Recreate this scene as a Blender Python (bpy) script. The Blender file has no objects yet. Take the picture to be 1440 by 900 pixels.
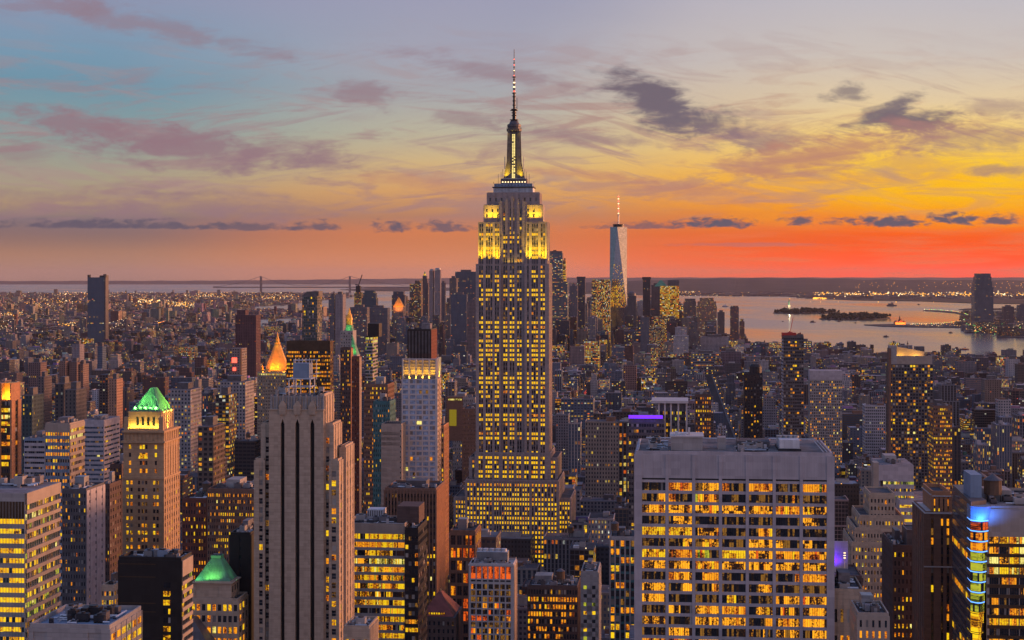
import bpy, math, random
import numpy as np
R = math.radians
random.seed(7)
scn = bpy.context.scene
COL = scn.collection

# ------------------------------------------------------------------ camera
F = 2300.0            # focal length in photograph pixels (1440 wide)
HZ = 390.0            # horizon row
CH = 260.0            # eye height: a rooftop deck
cam = bpy.data.cameras.new('camera')
cam_o = bpy.data.objects.new('camera', cam)
COL.objects.link(cam_o)
cam_o.location = (0, 0, CH)
cam_o.rotation_euler = (R(90), 0, 0)
cam.sensor_width = 36.0
cam.lens = 36.0 * F / 1440.0
cam.shift_y = -(450 - HZ) / 1440.0
cam.clip_start = 1.0
cam.clip_end = 400000.0
scn.camera = cam_o
scn.render.resolution_x = 1024
scn.render.resolution_y = 640
scn.view_settings.view_transform = 'Standard'
scn.view_settings.look = 'None'
scn.view_settings.exposure = 0.0
scn.view_settings.gamma = 1.0
scn.view_settings.use_curve_mapping = False
scn.cycles.use_denoising = True
scn.cycles.max_bounces = 4
scn.cycles.diffuse_bounces = 2
scn.cycles.glossy_bounces = 2
scn.cycles.transmission_bounces = 2
scn.cycles.volume_bounces = 0
scn.cycles.sample_clamp_indirect = 3.0
scn.cycles.volume_step_rate = 4.0
scn.cycles.caustics_reflective = False
scn.cycles.caustics_refractive = False


def lin(c):
    return tuple(((v / 255.0) / 12.92 if v / 255.0 <= 0.04045 else ((v / 255.0 + 0.055) / 1.055) ** 2.4) for v in c)


# ------------------------------------------------------------------ node maths
class N:
    def __init__(s, nt, sock): s.nt, s.s = nt, sock
    def _m(s, op, *a, clamp=False):
        n = s.nt.nodes.new('ShaderNodeMath'); n.operation = op; n.use_clamp = clamp
        for i, v in enumerate((s,) + a):
            if isinstance(v, N): s.nt.links.new(v.s, n.inputs[i])
            else: n.inputs[i].default_value = v
        return N(s.nt, n.outputs[0])
    def __add__(s, o): return s._m('ADD', o)
    def __sub__(s, o): return s._m('SUBTRACT', o)
    def __mul__(s, o): return s._m('MULTIPLY', o)
    def __truediv__(s, o): return s._m('DIVIDE', o)
    def f(s, op, *a): return s._m(op, *a)
    def clamp(s): return s._m('ADD', 0.0, clamp=True)
    def rng(s, a, b, c=0.0, d=1.0, smooth=False):
        n = s.nt.nodes.new('ShaderNodeMapRange'); n.clamp = True
        if smooth: n.interpolation_type = 'SMOOTHSTEP'
        s.nt.links.new(s.s, n.inputs[0])
        for i, v in enumerate((a, b, c, d)): n.inputs[1 + i].default_value = v
        return N(s.nt, n.outputs[0])


def node(nt, kind, **kw):
    n = nt.nodes.new(kind)
    for k, v in kw.items(): setattr(n, k, v)
    return n


def put(nt, dst, v):
    if isinstance(v, N): nt.links.new(v.s, dst)
    elif isinstance(v, (tuple, list)) and len(v) == 3 and dst.type == 'RGBA': dst.default_value = (*v, 1)
    else: dst.default_value = v


def sep(nt, v):
    n = node(nt, 'ShaderNodeSeparateXYZ'); put(nt, n.inputs[0], v)
    return [N(nt, o) for o in n.outputs]


def comb(nt, x, y, z):
    n = node(nt, 'ShaderNodeCombineXYZ')
    for i, v in enumerate((x, y, z)): put(nt, n.inputs[i], v)
    return N(nt, n.outputs[0])


def noise(nt, vec, scale=1.0, detail=3.0, rough=0.55, dist=0.0, col=False):
    n = node(nt, 'ShaderNodeTexNoise'); put(nt, n.inputs['Vector'], vec)
    n.inputs['Scale'].default_value = scale; n.inputs['Detail'].default_value = detail
    n.inputs['Roughness'].default_value = rough; n.inputs['Distortion'].default_value = dist
    return N(nt, n.outputs['Color' if col else 'Fac'])


def white(nt, vec):
    n = node(nt, 'ShaderNodeTexWhiteNoise', noise_dimensions='3D'); put(nt, n.inputs['Vector'], vec)
    return N(nt, n.outputs['Value'])


def mixc(nt, fac, a, b, kind='MIX'):
    n = node(nt, 'ShaderNodeMix', data_type='RGBA', blend_type=kind)
    put(nt, n.inputs[0], fac); put(nt, n.inputs[6], a); put(nt, n.inputs[7], b)
    return N(nt, n.outputs[2])


def ramp(nt, fac, stops, interp='LINEAR'):
    n = node(nt, 'ShaderNodeValToRGB'); put(nt, n.inputs[0], fac)
    cr = n.color_ramp; cr.interpolation = interp
    while len(cr.elements) < len(stops): cr.elements.new(0.5)
    for e, (p, c) in zip(cr.elements, sorted(stops, key=lambda t: t[0])):
        e.position = p; e.color = (*c, 1)
    return N(nt, n.outputs[0])


# ------------------------------------------------------------------ sky
BACK = 0.84
SUN_AZ, SUN_EL = 64.0, 6.0        # degrees to the right of the view, above the horizon
w = bpy.data.worlds.new('World'); scn.world = w; w.use_nodes = True
nt = w.node_tree; nt.nodes.clear()
tc = node(nt, 'ShaderNodeTexCoord')
d = N(nt, tc.outputs['Generated'])
X, Y, Z = sep(nt, d)
ysafe = Y.f('MAXIMUM', 0.15)
u = X / ysafe
uc = u.f('MAXIMUM', -0.4).f('MINIMUM', 0.4)
hor = (X * X + Y * Y).f('SQRT').f('MAXIMUM', 0.02)
V = Z / hor * F * (uc * uc + 1.0).f('SQRT')
U = u.f('MAXIMUM', -2.0).f('MINIMUM', 2.0) * F
base = comb(nt, U / 300.0, V / 70.0, 0.0)
wob = noise(nt, base, 1.0, 4, 0.55) - 0.5
wob2 = noise(nt, comb(nt, U / 520.0 + 9.1, V / 190.0, 0.4), 1.0, 3, 0.5) - 0.5
Vw = V + wob * 22.0 * V.rng(20, 120) + wob2 * 40.0 * V.rng(40, 200)
t = (Vw / 1600.0).clamp()
def col_ramp(st): return ramp(nt, t, [(v / 1600.0, lin(c)) for v, c in st])
UP = [(620, (112, 132, 172)), (1000, (98, 124, 176)), (1600, (88, 118, 178))]
cL = col_ramp([(0, (146, 112, 100)), (35, (160, 118, 98)), (62, (136, 110, 110)), (82, (128, 112, 120)), (105, (176, 148, 116)),
               (145, (166, 158, 138)), (200, (134, 156, 158)), (275, (108, 148, 170)), (330, (120, 152, 178)), (390, (140, 150, 178))] + UP)
cM = col_ramp([(0, (186, 118, 88)), (40, (204, 124, 84)), (65, (214, 126, 80)), (88, (184, 128, 100)), (120, (218, 160, 100)),
               (160, (212, 180, 130)), (205, (188, 180, 158)), (260, (168, 168, 172)), (320, (164, 164, 180)), (390, (158, 158, 182))] + UP)
cR = col_ramp([(0, (224, 88, 36)), (35, (238, 92, 32)), (60, (238, 104, 40)), (80, (228, 124, 54)), (102, (244, 152, 46)),
               (140, (246, 182, 70)), (182, (236, 196, 122)), (240, (214, 192, 164)), (310, (196, 186, 184)), (390, (186, 180, 190))] + UP)
cX = col_ramp([(0, (255, 66, 2)), (30, (255, 74, 2)), (60, (255, 92, 6)), (82, (255, 140, 2)), (112, (255, 184, 0)),
               (155, (255, 200, 36)), (196, (250, 208, 104)), (250, (230, 204, 162)), (320, (206, 194, 186)), (390, (194, 188, 194))] + UP)
Uw = U + wob2 * 260.0
sky = mixc(nt, Uw.rng(-600, -60, smooth=True), cL, cM)
sky = mixc(nt, Uw.rng(-20, 330, smooth=True), sky, cR)
sky = mixc(nt, Uw.rng(230, 560, smooth=True), sky, cX)
kk = V.rng(0, 60, 1.42, 1.0, smooth=True)
sky = mixc(nt, 1.0, sky, comb(nt, kk, kk, kk), 'MULTIPLY')
# deeper orange streaks low on the right
st = noise(nt, comb(nt, U / 170.0, V / 11.0, 2.0), 1.0, 3, 0.55)
sky = mixc(nt, st.rng(0.45, 0.62) * V.rng(96, 60) * U.rng(60, 400) * 0.55, sky, lin((240, 120, 74)))
st = noise(nt, comb(nt, U / 130.0 + 4.0, V / 22.0, 5.0), 1.0, 3, 0.55)
sky = mixc(nt, st.rng(0.45, 0.66) * V.rng(60, 90) * V.rng(175, 120) * U.rng(160, 480) * 0.6, sky, lin((255, 172, 20)))
# thin mauve veils
tw1 = noise(nt, comb(nt, (U + V * 0.9) / 210.0, (V - U * 0.07) / 30.0, 1.3), 1.0, 6, 0.62, 0.9)
veil = tw1.rng(0.49, 0.64, smooth=True) * V.rng(58, 100) * V.rng(350, 220) * 0.62 * U.rng(700, 250, 0.55, 1.0)
veil_c = mixc(nt, U.rng(-100, 640), lin((158, 122, 130)), lin((192, 138, 116)))
sky = mixc(nt, veil, sky, veil_c)
tw2 = noise(nt, comb(nt, (U - V * 0.8) / 190.0 + 7.7, (V + U * 0.16) / 26.0, 4.3), 1.0, 5, 0.6, 0.9)
sky = mixc(nt, tw2.rng(0.51, 0.66, smooth=True) * V.rng(70, 130) * V.rng(390, 250) * 0.42 * U.rng(700, 250, 0.5, 1.0), sky, lin((170, 138, 140)))
tw3 = noise(nt, comb(nt, (U * 0.96 - V * 0.28) / 150.0 + 2.0, (V * 0.96 + U * 0.28) / 11.0, 6.3), 1.0, 6, 0.62, 0.5)
tw4 = noise(nt, comb(nt, U / 240.0, V / 90.0, 9.0), 1.0, 3, 0.5)
sky = mixc(nt, tw3.rng(0.50, 0.66, smooth=True) * tw4.rng(0.44, 0.60, smooth=True) * V.rng(90, 140) * V.rng(330, 200) * U.rng(-160, 60) * 0.6, sky, lin((172, 134, 130)))
tw5 = noise(nt, comb(nt, (U * 0.98 + V * 0.16) / 170.0 + 5.0, (V * 0.98 - U * 0.16) / 13.0, 2.3), 1.0, 6, 0.62, 0.5)
sky = mixc(nt, tw5.rng(0.49, 0.66, smooth=True) * tw4.rng(0.60, 0.44, smooth=True) * V.rng(80, 120) * V.rng(360, 230) * U.rng(260, 20) * 0.5, sky, lin((158, 130, 138)))
# named cloud banks: x, y, half width, half height, tilt, strength, colour
GREY, MAUVE, ROSE, DARK = lin((112, 100, 114)), lin((146, 116, 128)), lin((188, 128, 112)), lin((92, 86, 106))
CLOUDS = [
    (918, 138, 66, 30, -0.42, 1.0, GREY), (945, 168, 50, 24, -0.2, .9, GREY), (985, 172, 82, 28, -0.35, .85, GREY), (1060, 196, 95, 18, -0.12, .6, MAUVE), (800, 190, 120, 11, -0.1, .6, MAUVE),
    (690, 100, 150, 14, -0.22, .5, MAUVE), (512, 134, 52, 20, -0.2, .65, MAUVE), (655, 168, 60, 12, -0.12, .5, MAUVE),
    (1190, 130, 34, 13, 0.12, .7, GREY), (1240, 160, 64, 15, 0.38, .9, GREY), (1290, 170, 70, 20, 0.12, .95, GREY), (1180, 212, 200, 26, 0.18, .75, ROSE),
    (1340, 195, 120, 22, 0.0, .5, MAUVE), (1400, 152, 70, 14, 0.0, .45, MAUVE), (300, 212, 200, 30, -0.06, .85, MAUVE), (130, 180, 140, 20, -0.2, .8, MAUVE), (420, 226, 90, 16, 0.1, .5, MAUVE),
    (470, 235, 120, 10, -0.05, .55, MAUVE), (590, 255, 120, 16, -0.12, .5, ROSE), (290, 292, 180, 20, -0.02, .6, MAUVE), (90, 280, 160, 22, 0.0, .5, MAUVE),
    (230, 40, 170, 16, -0.22, .5, MAUVE), (60, 8, 120, 14, 0.0, .45, MAUVE), (30, 215, 60, 10, 0.0, .4, MAUVE), (960, 268, 150, 15, -0.06, .55, ROSE), (850, 250, 120, 9, -0.1, .5, ROSE),
    (1100, 245, 110, 7, -0.1, .45, ROSE), (1410, 240, 60, 8, 0.0, .6, MAUVE),
    (110, 317, 130, 9, 0.0, .9, DARK), (215, 318, 110, 9, 0.0, .85, DARK), (335, 320, 75, 9, 0.0, .8, DARK), (445, 319, 36, 10, 0.0, .85, DARK), (552, 321, 38, 13, 0.0, .95, DARK),
    (622, 321, 42, 12, 0.0, .85, DARK), (920, 319, 90, 7, 0.0, .75, DARK), (1000, 315, 60, 12, 0.0, 1, DARK), (1122, 313, 28, 9, 0.0, .95, DARK), (1232, 314, 68, 11, -0.02, 1, DARK),
    (1345, 310, 34, 12, -0.08, 1, DARK), (1405, 311, 42, 11, 0.02, .95, DARK), (1050, 344, 120, 3, 0.0, .4, MAUVE)]
cn = noise(nt, comb(nt, U / 38.0, V / 13.0, 0.0), 1.0, 6, 0.66, 0.4) - 0.5
cn3 = noise(nt, comb(nt, U / 21.0, V / 9.0, 8.0), 1.0, 5, 0.6, 0.3) - 0.5
cn2 = noise(nt, comb(nt, U / 110.0, V / 36.0, 3.0), 1.0, 4, 0.6, 0.8) - 0.5
for cx, cy, rx, ry, tl, stg, cc in CLOUDS:
    ca, sa = math.cos(tl), math.sin(tl)
    du = U - (cx - 720.0); dv = V - (HZ - cy)
    a_ = (du * ca + dv * sa) / float(rx); b_ = (dv * ca - du * sa) / float(ry)
    if cc is DARK:      # flat bases, puffed tops
        b_ = b_ + (b_ + 0.2).f('MINIMUM', 0.0) * 1.6
    r = (a_ * a_ + b_ * b_).f('SQRT')
    amp = 1.7 if cc is DARK else 2.6
    if cc is DARK: dens = (r * -1.0 + 1.12 + cn3 * 3.0 + cn2 * 1.6).rng(0.0, 0.9, smooth=True)
    else: dens = (r * -1.0 + 1.32 + cn * (amp * 0.75) + cn2 * amp).rng(0.0, 1.15, smooth=True)
    dens = dens * r.rng(2.0, 1.1)
    sky = mixc(nt, dens * float(stg), sky, cc)
# behind the viewer the dusk is lavender blue
back = ramp(nt, (V / 1600.0).clamp(), [(0, (.48, .45, .58)), (0.25, (.47, .48, .70)), (1, (.36, .42, .70))])
back = mixc(nt, 1.0, back, (BACK, BACK, BACK), 'MULTIPLY')
sky = mixc(nt, Y.rng(0.35, -0.25, smooth=True), sky, back)
# lit western sky outside the frame on the right
west = X.rng(0.35, 0.85, smooth=True) * V.rng(900, 160, smooth=True)
sky = mixc(nt, west, sky, (3.6, 1.65, 0.75))
below = V.rng(-40, 0)
sky = mixc(nt, below, (0.10, 0.085, 0.10), sky)
bg = node(nt, 'ShaderNodeBackground'); put(nt, bg.inputs[0], sky); bg.inputs[1].default_value = 0.97
ns = node(nt, 'ShaderNodeTexSky', sky_type='NISHITA', sun_disc=False)
ns.sun_elevation = R(2.0); ns.sun_rotation = R(SUN_AZ); ns.altitude = 200
bg2 = node(nt, 'ShaderNodeBackground'); nt.links.new(ns.outputs[0], bg2.inputs[0]); bg2.inputs[1].default_value = 0.008
ad = node(nt, 'ShaderNodeAddShader'); nt.links.new(bg.outputs[0], ad.inputs[0]); nt.links.new(bg2.outputs[0], ad.inputs[1])
wo = node(nt, 'ShaderNodeOutputWorld'); nt.links.new(ad.outputs[0], wo.inputs[0])
w.cycles.sampling_method = 'MANUAL'; w.cycles.sample_map_resolution = 512

sl = bpy.data.lights.new('sun', 'SUN'); sl.energy = 4.6; sl.angle = R(14); sl.color = (1.0, 0.42, 0.20)
so = bpy.data.objects.new('sun', sl); COL.objects.link(so)
from mathutils import Vector
sd = Vector((math.sin(R(SUN_AZ)) * math.cos(R(SUN_EL)), math.cos(R(SUN_AZ)) * math.cos(R(SUN_EL)), math.sin(R(SUN_EL))))
so.rotation_euler = (-sd).to_track_quat('-Z', 'Y').to_euler()
so['kind'] = 'structure'

# ------------------------------------------------------------------ materials
MAT = {}
def mat_new(name):
    m = bpy.data.materials.new(name); m.use_nodes = True
    MAT[name] = m
    nt = m.node_tree
    return m, nt, nt.nodes['Principled BSDF']


def plain(name, c, rough=0.8, var=0.12, scale=0.15, metal=0.0, streak=True, c2=None):
    m, nt, b = mat_new(name)
    tc = node(nt, 'ShaderNodeTexCoord'); o = N(nt, tc.outputs['Object'])
    x, y, z = sep(nt, o)
    n1 = noise(nt, o, scale, 4, 0.6)
    if streak:
        n2 = noise(nt, comb(nt, x * 1.0, y * 1.0, z * 0.08), 0.7, 3, 0.6)
        n1 = n1 * 0.5 + n2 * 0.5
    lo = tuple(v * (1 - var * 1.4) for v in c); hi = tuple(min(1, v * (1 + var)) for v in (c2 or c))
    blk = white(nt, comb(nt, ((x + y) / 3.1).f('FLOOR'), 1.0, (z / 2.4).f('FLOOR')))
    col = ramp(nt, n1 * 0.8 + blk * 0.2, [(0.3, lo), (0.7, hi)])
    put(nt, b.inputs['Base Color'], col)
    b.inputs['Roughness'].default_value = rough; b.inputs['Metallic'].default_value = metal
    b.inputs['Specular IOR Level'].default_value = 0.3
    return m


def brickish(name, c, mortar=0.8, course=3.6, var=0.15):
    """masonry: fine courses plus a slightly darker joint at each storey"""
    m, nt, b = mat_new(name)
    tc = node(nt, 'ShaderNodeTexCoord'); o = N(nt, tc.outputs['Object'])
    x, y, z = sep(nt, o)
    n1 = noise(nt, comb(nt, x * 0.4, y * 0.4, z * 0.06), 1.0, 4, 0.6)
    n2 = noise(nt, comb(nt, x * 0.3, y * 0.3, z * 3.0), 1.0, 2, 0.5)
    k = n1 * 0.65 + n2 * 0.35
    h_ = x + y
    blk = white(nt, comb(nt, (h_ / 1.7).f('FLOOR'), 1.0, (z / 1.2).f('FLOOR')))
    zj = (z / 1.2).f('FRACT').f('LESS_THAN', 0.09); zs_ = (z / 3.65).f('FRACT').f('LESS_THAN', 0.07)
    st_ = noise(nt, comb(nt, h_ * 0.9, 0.0, z * 0.035), 1.0, 4, 0.65)
    k = k * 0.55 + blk * 0.2 + st_ * 0.25
    col = ramp(nt, k, [(0.25, tuple(v * (1 - var * 2.0) for v in c)), (0.5, c), (0.75, tuple(v * (1 + var * 1.3) for v in c))])
    col = mixc(nt, zj * 0.22 + zs_ * 0.2, col, tuple(v * 0.4 for v in c))
    put(nt, b.inputs['Base Color'], col)
    b.inputs['Roughness'].default_value = 0.85
    b.inputs['Specular IOR Level'].default_value = 0.25
    return m


def glass(name, c=(0.02, 0.026, 0.036), rough=0.12, bump=0.02, spec=0.7):
    m, nt, b = mat_new(name)
    tc = node(nt, 'ShaderNodeTexCoord'); o = N(nt, tc.outputs['Object'])
    n1 = noise(nt, o, 0.35, 2, 0.5)
    put(nt, b.inputs['Base Color'], ramp(nt, n1, [(0.35, tuple(v * 0.6 for v in c)), (0.7, tuple(v * 1.5 for v in c))]))
    b.inputs['Roughness'].default_value = rough; b.inputs['Specular IOR Level'].default_value = spec
    bp = node(nt, 'ShaderNodeBump'); bp.inputs['Strength'].default_value = bump * 5; bp.inputs['Distance'].default_value = 0.4
    put(nt, bp.inputs['Height'], noise(nt, o, 0.25, 1, 0.5)); nt.links.new(bp.outputs[0], b.inputs['Normal'])
    return m


def lit(name, lo, hi, strength, sx=1.3, sz=1.5, dark=0.06):
    """a lit room behind glass: patchy ceiling lights and furniture"""
    m, nt, b = mat_new(name)
    tc = node(nt, 'ShaderNodeTexCoord'); o = N(nt, tc.outputs['Object'])
    x, y, z = sep(nt, o)
    h = x + y
    n1 = noise(nt, comb(nt, h * sx, 0.0, z * sz), 1.0, 3, 0.65)
    n2 = white(nt, comb(nt, (h / 1.7).f('FLOOR'), 3.0, (z / 3.6).f('FLOOR')))
    n3 = white(nt, comb(nt, (h / 0.75).f('FLOOR'), 5.0, (z / 3.6).f('FLOOR')))
    k = (n1 * 1.25 + n2 * 0.45 + n3 * 0.25 - 0.42)
    stops = [(0.25 + dark, tuple(v * 0.10 for v in lo)), (0.40 + dark * 0.6, lo), (0.62, hi), (0.9, tuple(min(1.2, v * 1.25) for v in hi))]
    put(nt, b.inputs['Emission Color'], ramp(nt, k, stops))
    b.inputs['Emission Strength'].default_value = strength
    b.inputs['Base Color'].default_value = (0.03, 0.025, 0.02, 1); b.inputs['Roughness'].default_value = 0.2
    m.cycles.emission_sampling = 'NONE'
    return m


def glow(name, c, strength, sample=False):
    m, nt, b = mat_new(name)
    b.inputs['Emission Color'].default_value = (*c, 1); b.inputs['Emission Strength'].default_value = strength
    b.inputs['Base Color'].default_value = (*[v * 0.3 for v in c], 1)
    if not sample: m.cycles.emission_sampling = 'NONE'
    return m


brickish('limestone', (0.32, 0.26, 0.25))
brickish('stone_warm', (0.42, 0.325, 0.25))
brickish('stone_uplit', (0.42, 0.285, 0.175))  # warm stone with the golden uplight of the facade put into its colour
brickish('stone_grey', (0.33, 0.31, 0.31))
brickish('brick_brown', (0.20, 0.115, 0.085))
brickish('brick_red', (0.20, 0.075, 0.055))
brickish('brick_dark', (0.11, 0.075, 0.07))
brickish('brick_orange', (0.40, 0.20, 0.11))
plain('precast', (0.41, 0.37, 0.40), 0.7, 0.16)
plain('travertine', (0.34, 0.28, 0.24), 0.6, 0.12)
plain('white_panel', (0.50, 0.46, 0.46), 0.5, 0.08)
plain('concrete', (0.33, 0.31, 0.31), 0.85, 0.18)
plain('dark_metal', (0.030, 0.030, 0.036), 0.45, 0.3, metal=0.2)
plain('spandrel_grey', (0.12, 0.11, 0.12), 0.5, 0.25, metal=0.3)
plain('bronze', (0.09, 0.055, 0.035), 0.4, 0.2, metal=0.4)
plain('black_panel', (0.022, 0.02, 0.021), 0.5, 0.25)
plain('tar_roof', (0.09, 0.085, 0.095), 0.9, 0.45, 0.25, streak=False)
plain('pale_roof', (0.20, 0.19, 0.21), 0.9, 0.3, 0.25, streak=False)
plain('gravel_roof', (0.19, 0.17, 0.17), 0.95, 0.35, 0.3, streak=False)
plain('copper_green', (0.11, 0.29, 0.19), 0.6, 0.25, 0.3)
plain('gold_roof', (0.68, 0.36, 0.07), 0.5, 0.15, 0.4, metal=0.2)
plain('tile_red', (0.20, 0.06, 0.05), 0.7, 0.25)
plain('steel', (0.32, 0.33, 0.36), 0.4, 0.2, metal=0.7)
plain('steel_pale', (0.55, 0.56, 0.60), 0.5, 0.2, metal=0.3)
plain('tank_wood', (0.13, 0.085, 0.06), 0.9, 0.3, 1.2)
plain('blind_grey', (0.22, 0.20, 0.19), 0.6, 0.2)
plain('blind_pale', (0.42, 0.38, 0.34), 0.6, 0.15)
plain('teal_panel', (0.05, 0.15, 0.17), 0.4, 0.3)
plain('crane_red', (0.45, 0.05, 0.04), 0.5, 0.1)
plain('blue_box', (0.20, 0.27, 0.38), 0.6, 0.15)
glass('glass_dark')
glass('glass_blue', (0.05, 0.085, 0.13), 0.16)
glass('glass_pale', (0.26, 0.34, 0.48), 0.25, spec=0.6)
glass('glass_green', (0.03, 0.06, 0.06), 0.15)
lit('lit_yellow', lin((215, 130, 10)), lin((255, 205, 20)), 0.95)
lit('lit_gold', lin((235, 160, 5)), lin((255, 196, 8)), 1.0, dark=-0.1)
lit('lit_amber', lin((190, 85, 10)), lin((255, 160, 20)), 0.95)
lit('lit_pale', lin((190, 170, 60)), lin((255, 235, 130)), 1.0)
lit('lit_red', lin((120, 35, 8)), lin((225, 90, 20)), 1.0)
lit('lit_green', lin((70, 90, 20)), lin((190, 190, 50)), 0.8)
lit('lit_dim', lin((60, 35, 15)), lin((140, 95, 30)), 0.8, dark=0.15)
lit('lit_party', lin((80, 40, 8)), lin((255, 165, 25)), 1.2, 1.6, 1.4, dark=0.12)
glow('lamp_white', (1.0, 0.72, 0.36), 2.6)
glow('lamp_amber', (1.0, 0.42, 0.04), 2.6)
glow('lamp_red', (1.0, 0.10, 0.06), 2.5)
glow('lamp_green', (0.25, 1.0, 0.2), 2.0)
glow('lamp_blue', (0.12, 0.06, 1.0), 2.2)
glow('led_blue', (0.12, 0.35, 1.0), 2.4)
glow('led_purple', (0.20, 0.03, 1.0), 1.3)
glow('screen_yellow', (0.6, 0.45, 0.02), 0.3)
glow('mast_strip', (1.0, 0.80, 0.28), 1.15)


# ------------------------------------------------------------------ facade shader shared by the many smaller buildings
def facade_mat():
    m, nt, b = mat_new('masonry_with_windows')
    uvn = node(nt, 'ShaderNodeUVMap', uv_map='UVMap')
    x, y, z = sep(nt, N(nt, uvn.outputs[0]))
    at = node(nt, 'ShaderNodeAttribute', attribute_name='wall')
    ap = node(nt, 'ShaderNodeAttribute', attribute_name='par')
    wc = N(nt, at.outputs['Color']); bid = N(nt, at.outputs['Alpha'])
    pr, pg, pb = sep(nt, N(nt, ap.outputs['Vector'])); pa = N(nt, ap.outputs['Alpha'])
    cu, cv = x.f('FLOOR'), y.f('FLOOR'); fu, fv = x - cu, y - cv
    inu = (fu - 0.5).f('ABSOLUTE').f('LESS_THAN', pr * 0.5)
    inv = (fv - 0.52).f('ABSOLUTE').f('LESS_THAN', pg * 0.5)
    mask = inu * inv
    idk = bid * 977.0
    w1 = white(nt, comb(nt, cu, cv, idk)); w2 = white(nt, comb(nt, cv, 17.3, idk)); w3 = white(nt, comb(nt, cu + 31.7, cv, idk))
    clus = white(nt, comb(nt, (cu / 4.0).f('FLOOR'), cv, idk))
    p = w1 * 0.55 + w2 * 0.2 + clus * 0.25
    on = p.f('LESS_THAN', pb * 0.62 + 0.10) * mask
    on = on * pb.f('GREATER_THAN', 0.001)
    dirt = noise(nt, comb(nt, x * 0.5, y * 0.15, idk), 1.0, 3, 0.6)
    wall = mixc(nt, 1.0, wc, ramp(nt, dirt, [(0.3, (0.72, 0.72, 0.74)), (0.7, (1.15, 1.12, 1.1))]), 'MULTIPLY')
    band = fv.f('LESS_THAN', 0.07) * 0.25
    wall = mixc(nt, band, wall, (0.05, 0.045, 0.045))
    gl = mixc(nt, pa, (0.022, 0.024, 0.03), (0.07, 0.12, 0.19))
    base = mixc(nt, mask, wall, gl)
    put(nt, b.inputs['Base Color'], base)
    put(nt, b.inputs['Roughness'], mask.rng(0, 1, 0.88, 0.2))
    b.inputs['Specular IOR Level'].default_value = 0.4
    ec = ramp(nt, w3, [(0.0, lin((235, 95, 12))), (0.25, lin((255, 150, 18))), (0.65, lin((255, 205, 30))), (0.84, lin((255, 225, 120))), (1.0, lin((230, 235, 225)))])
    inner = noise(nt, comb(nt, x * 3.1, y * 2.6, idk), 1.0, 2, 0.6).rng(0.3, 0.65, 0.25, 1.15)
    put(nt, b.inputs['Emission Color'], ec)
    put(nt, b.inputs['Emission Strength'], on * inner * (w2 * 0.45 + 0.4) * (white(nt, comb(nt, cu + 5.1, cv + 9.2, idk)) * 1.0 + 0.35) * 1.25)
    m.cycles.emission_sampling = 'NONE'
    m2, nt, b = mat_new('flat_roof')
    at = node(nt, 'ShaderNodeAttribute', attribute_name='wall')
    tcn = node(nt, 'ShaderNodeTexCoord')
    n1 = noise(nt, N(nt, tcn.outputs['Object']), 0.09, 5, 0.7)
    put(nt, b.inputs['Base Color'], mixc(nt, 1.0, N(nt, at.outputs['Color']), ramp(nt, n1, [(0.3, (0.55, 0.55, 0.6)), (0.68, (1.4, 1.35, 1.35))]), 'MULTIPLY'))
    b.inputs['Roughness'].default_value = 0.92; b.inputs['Specular IOR Level'].default_value = 0.2
facade_mat()

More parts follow.
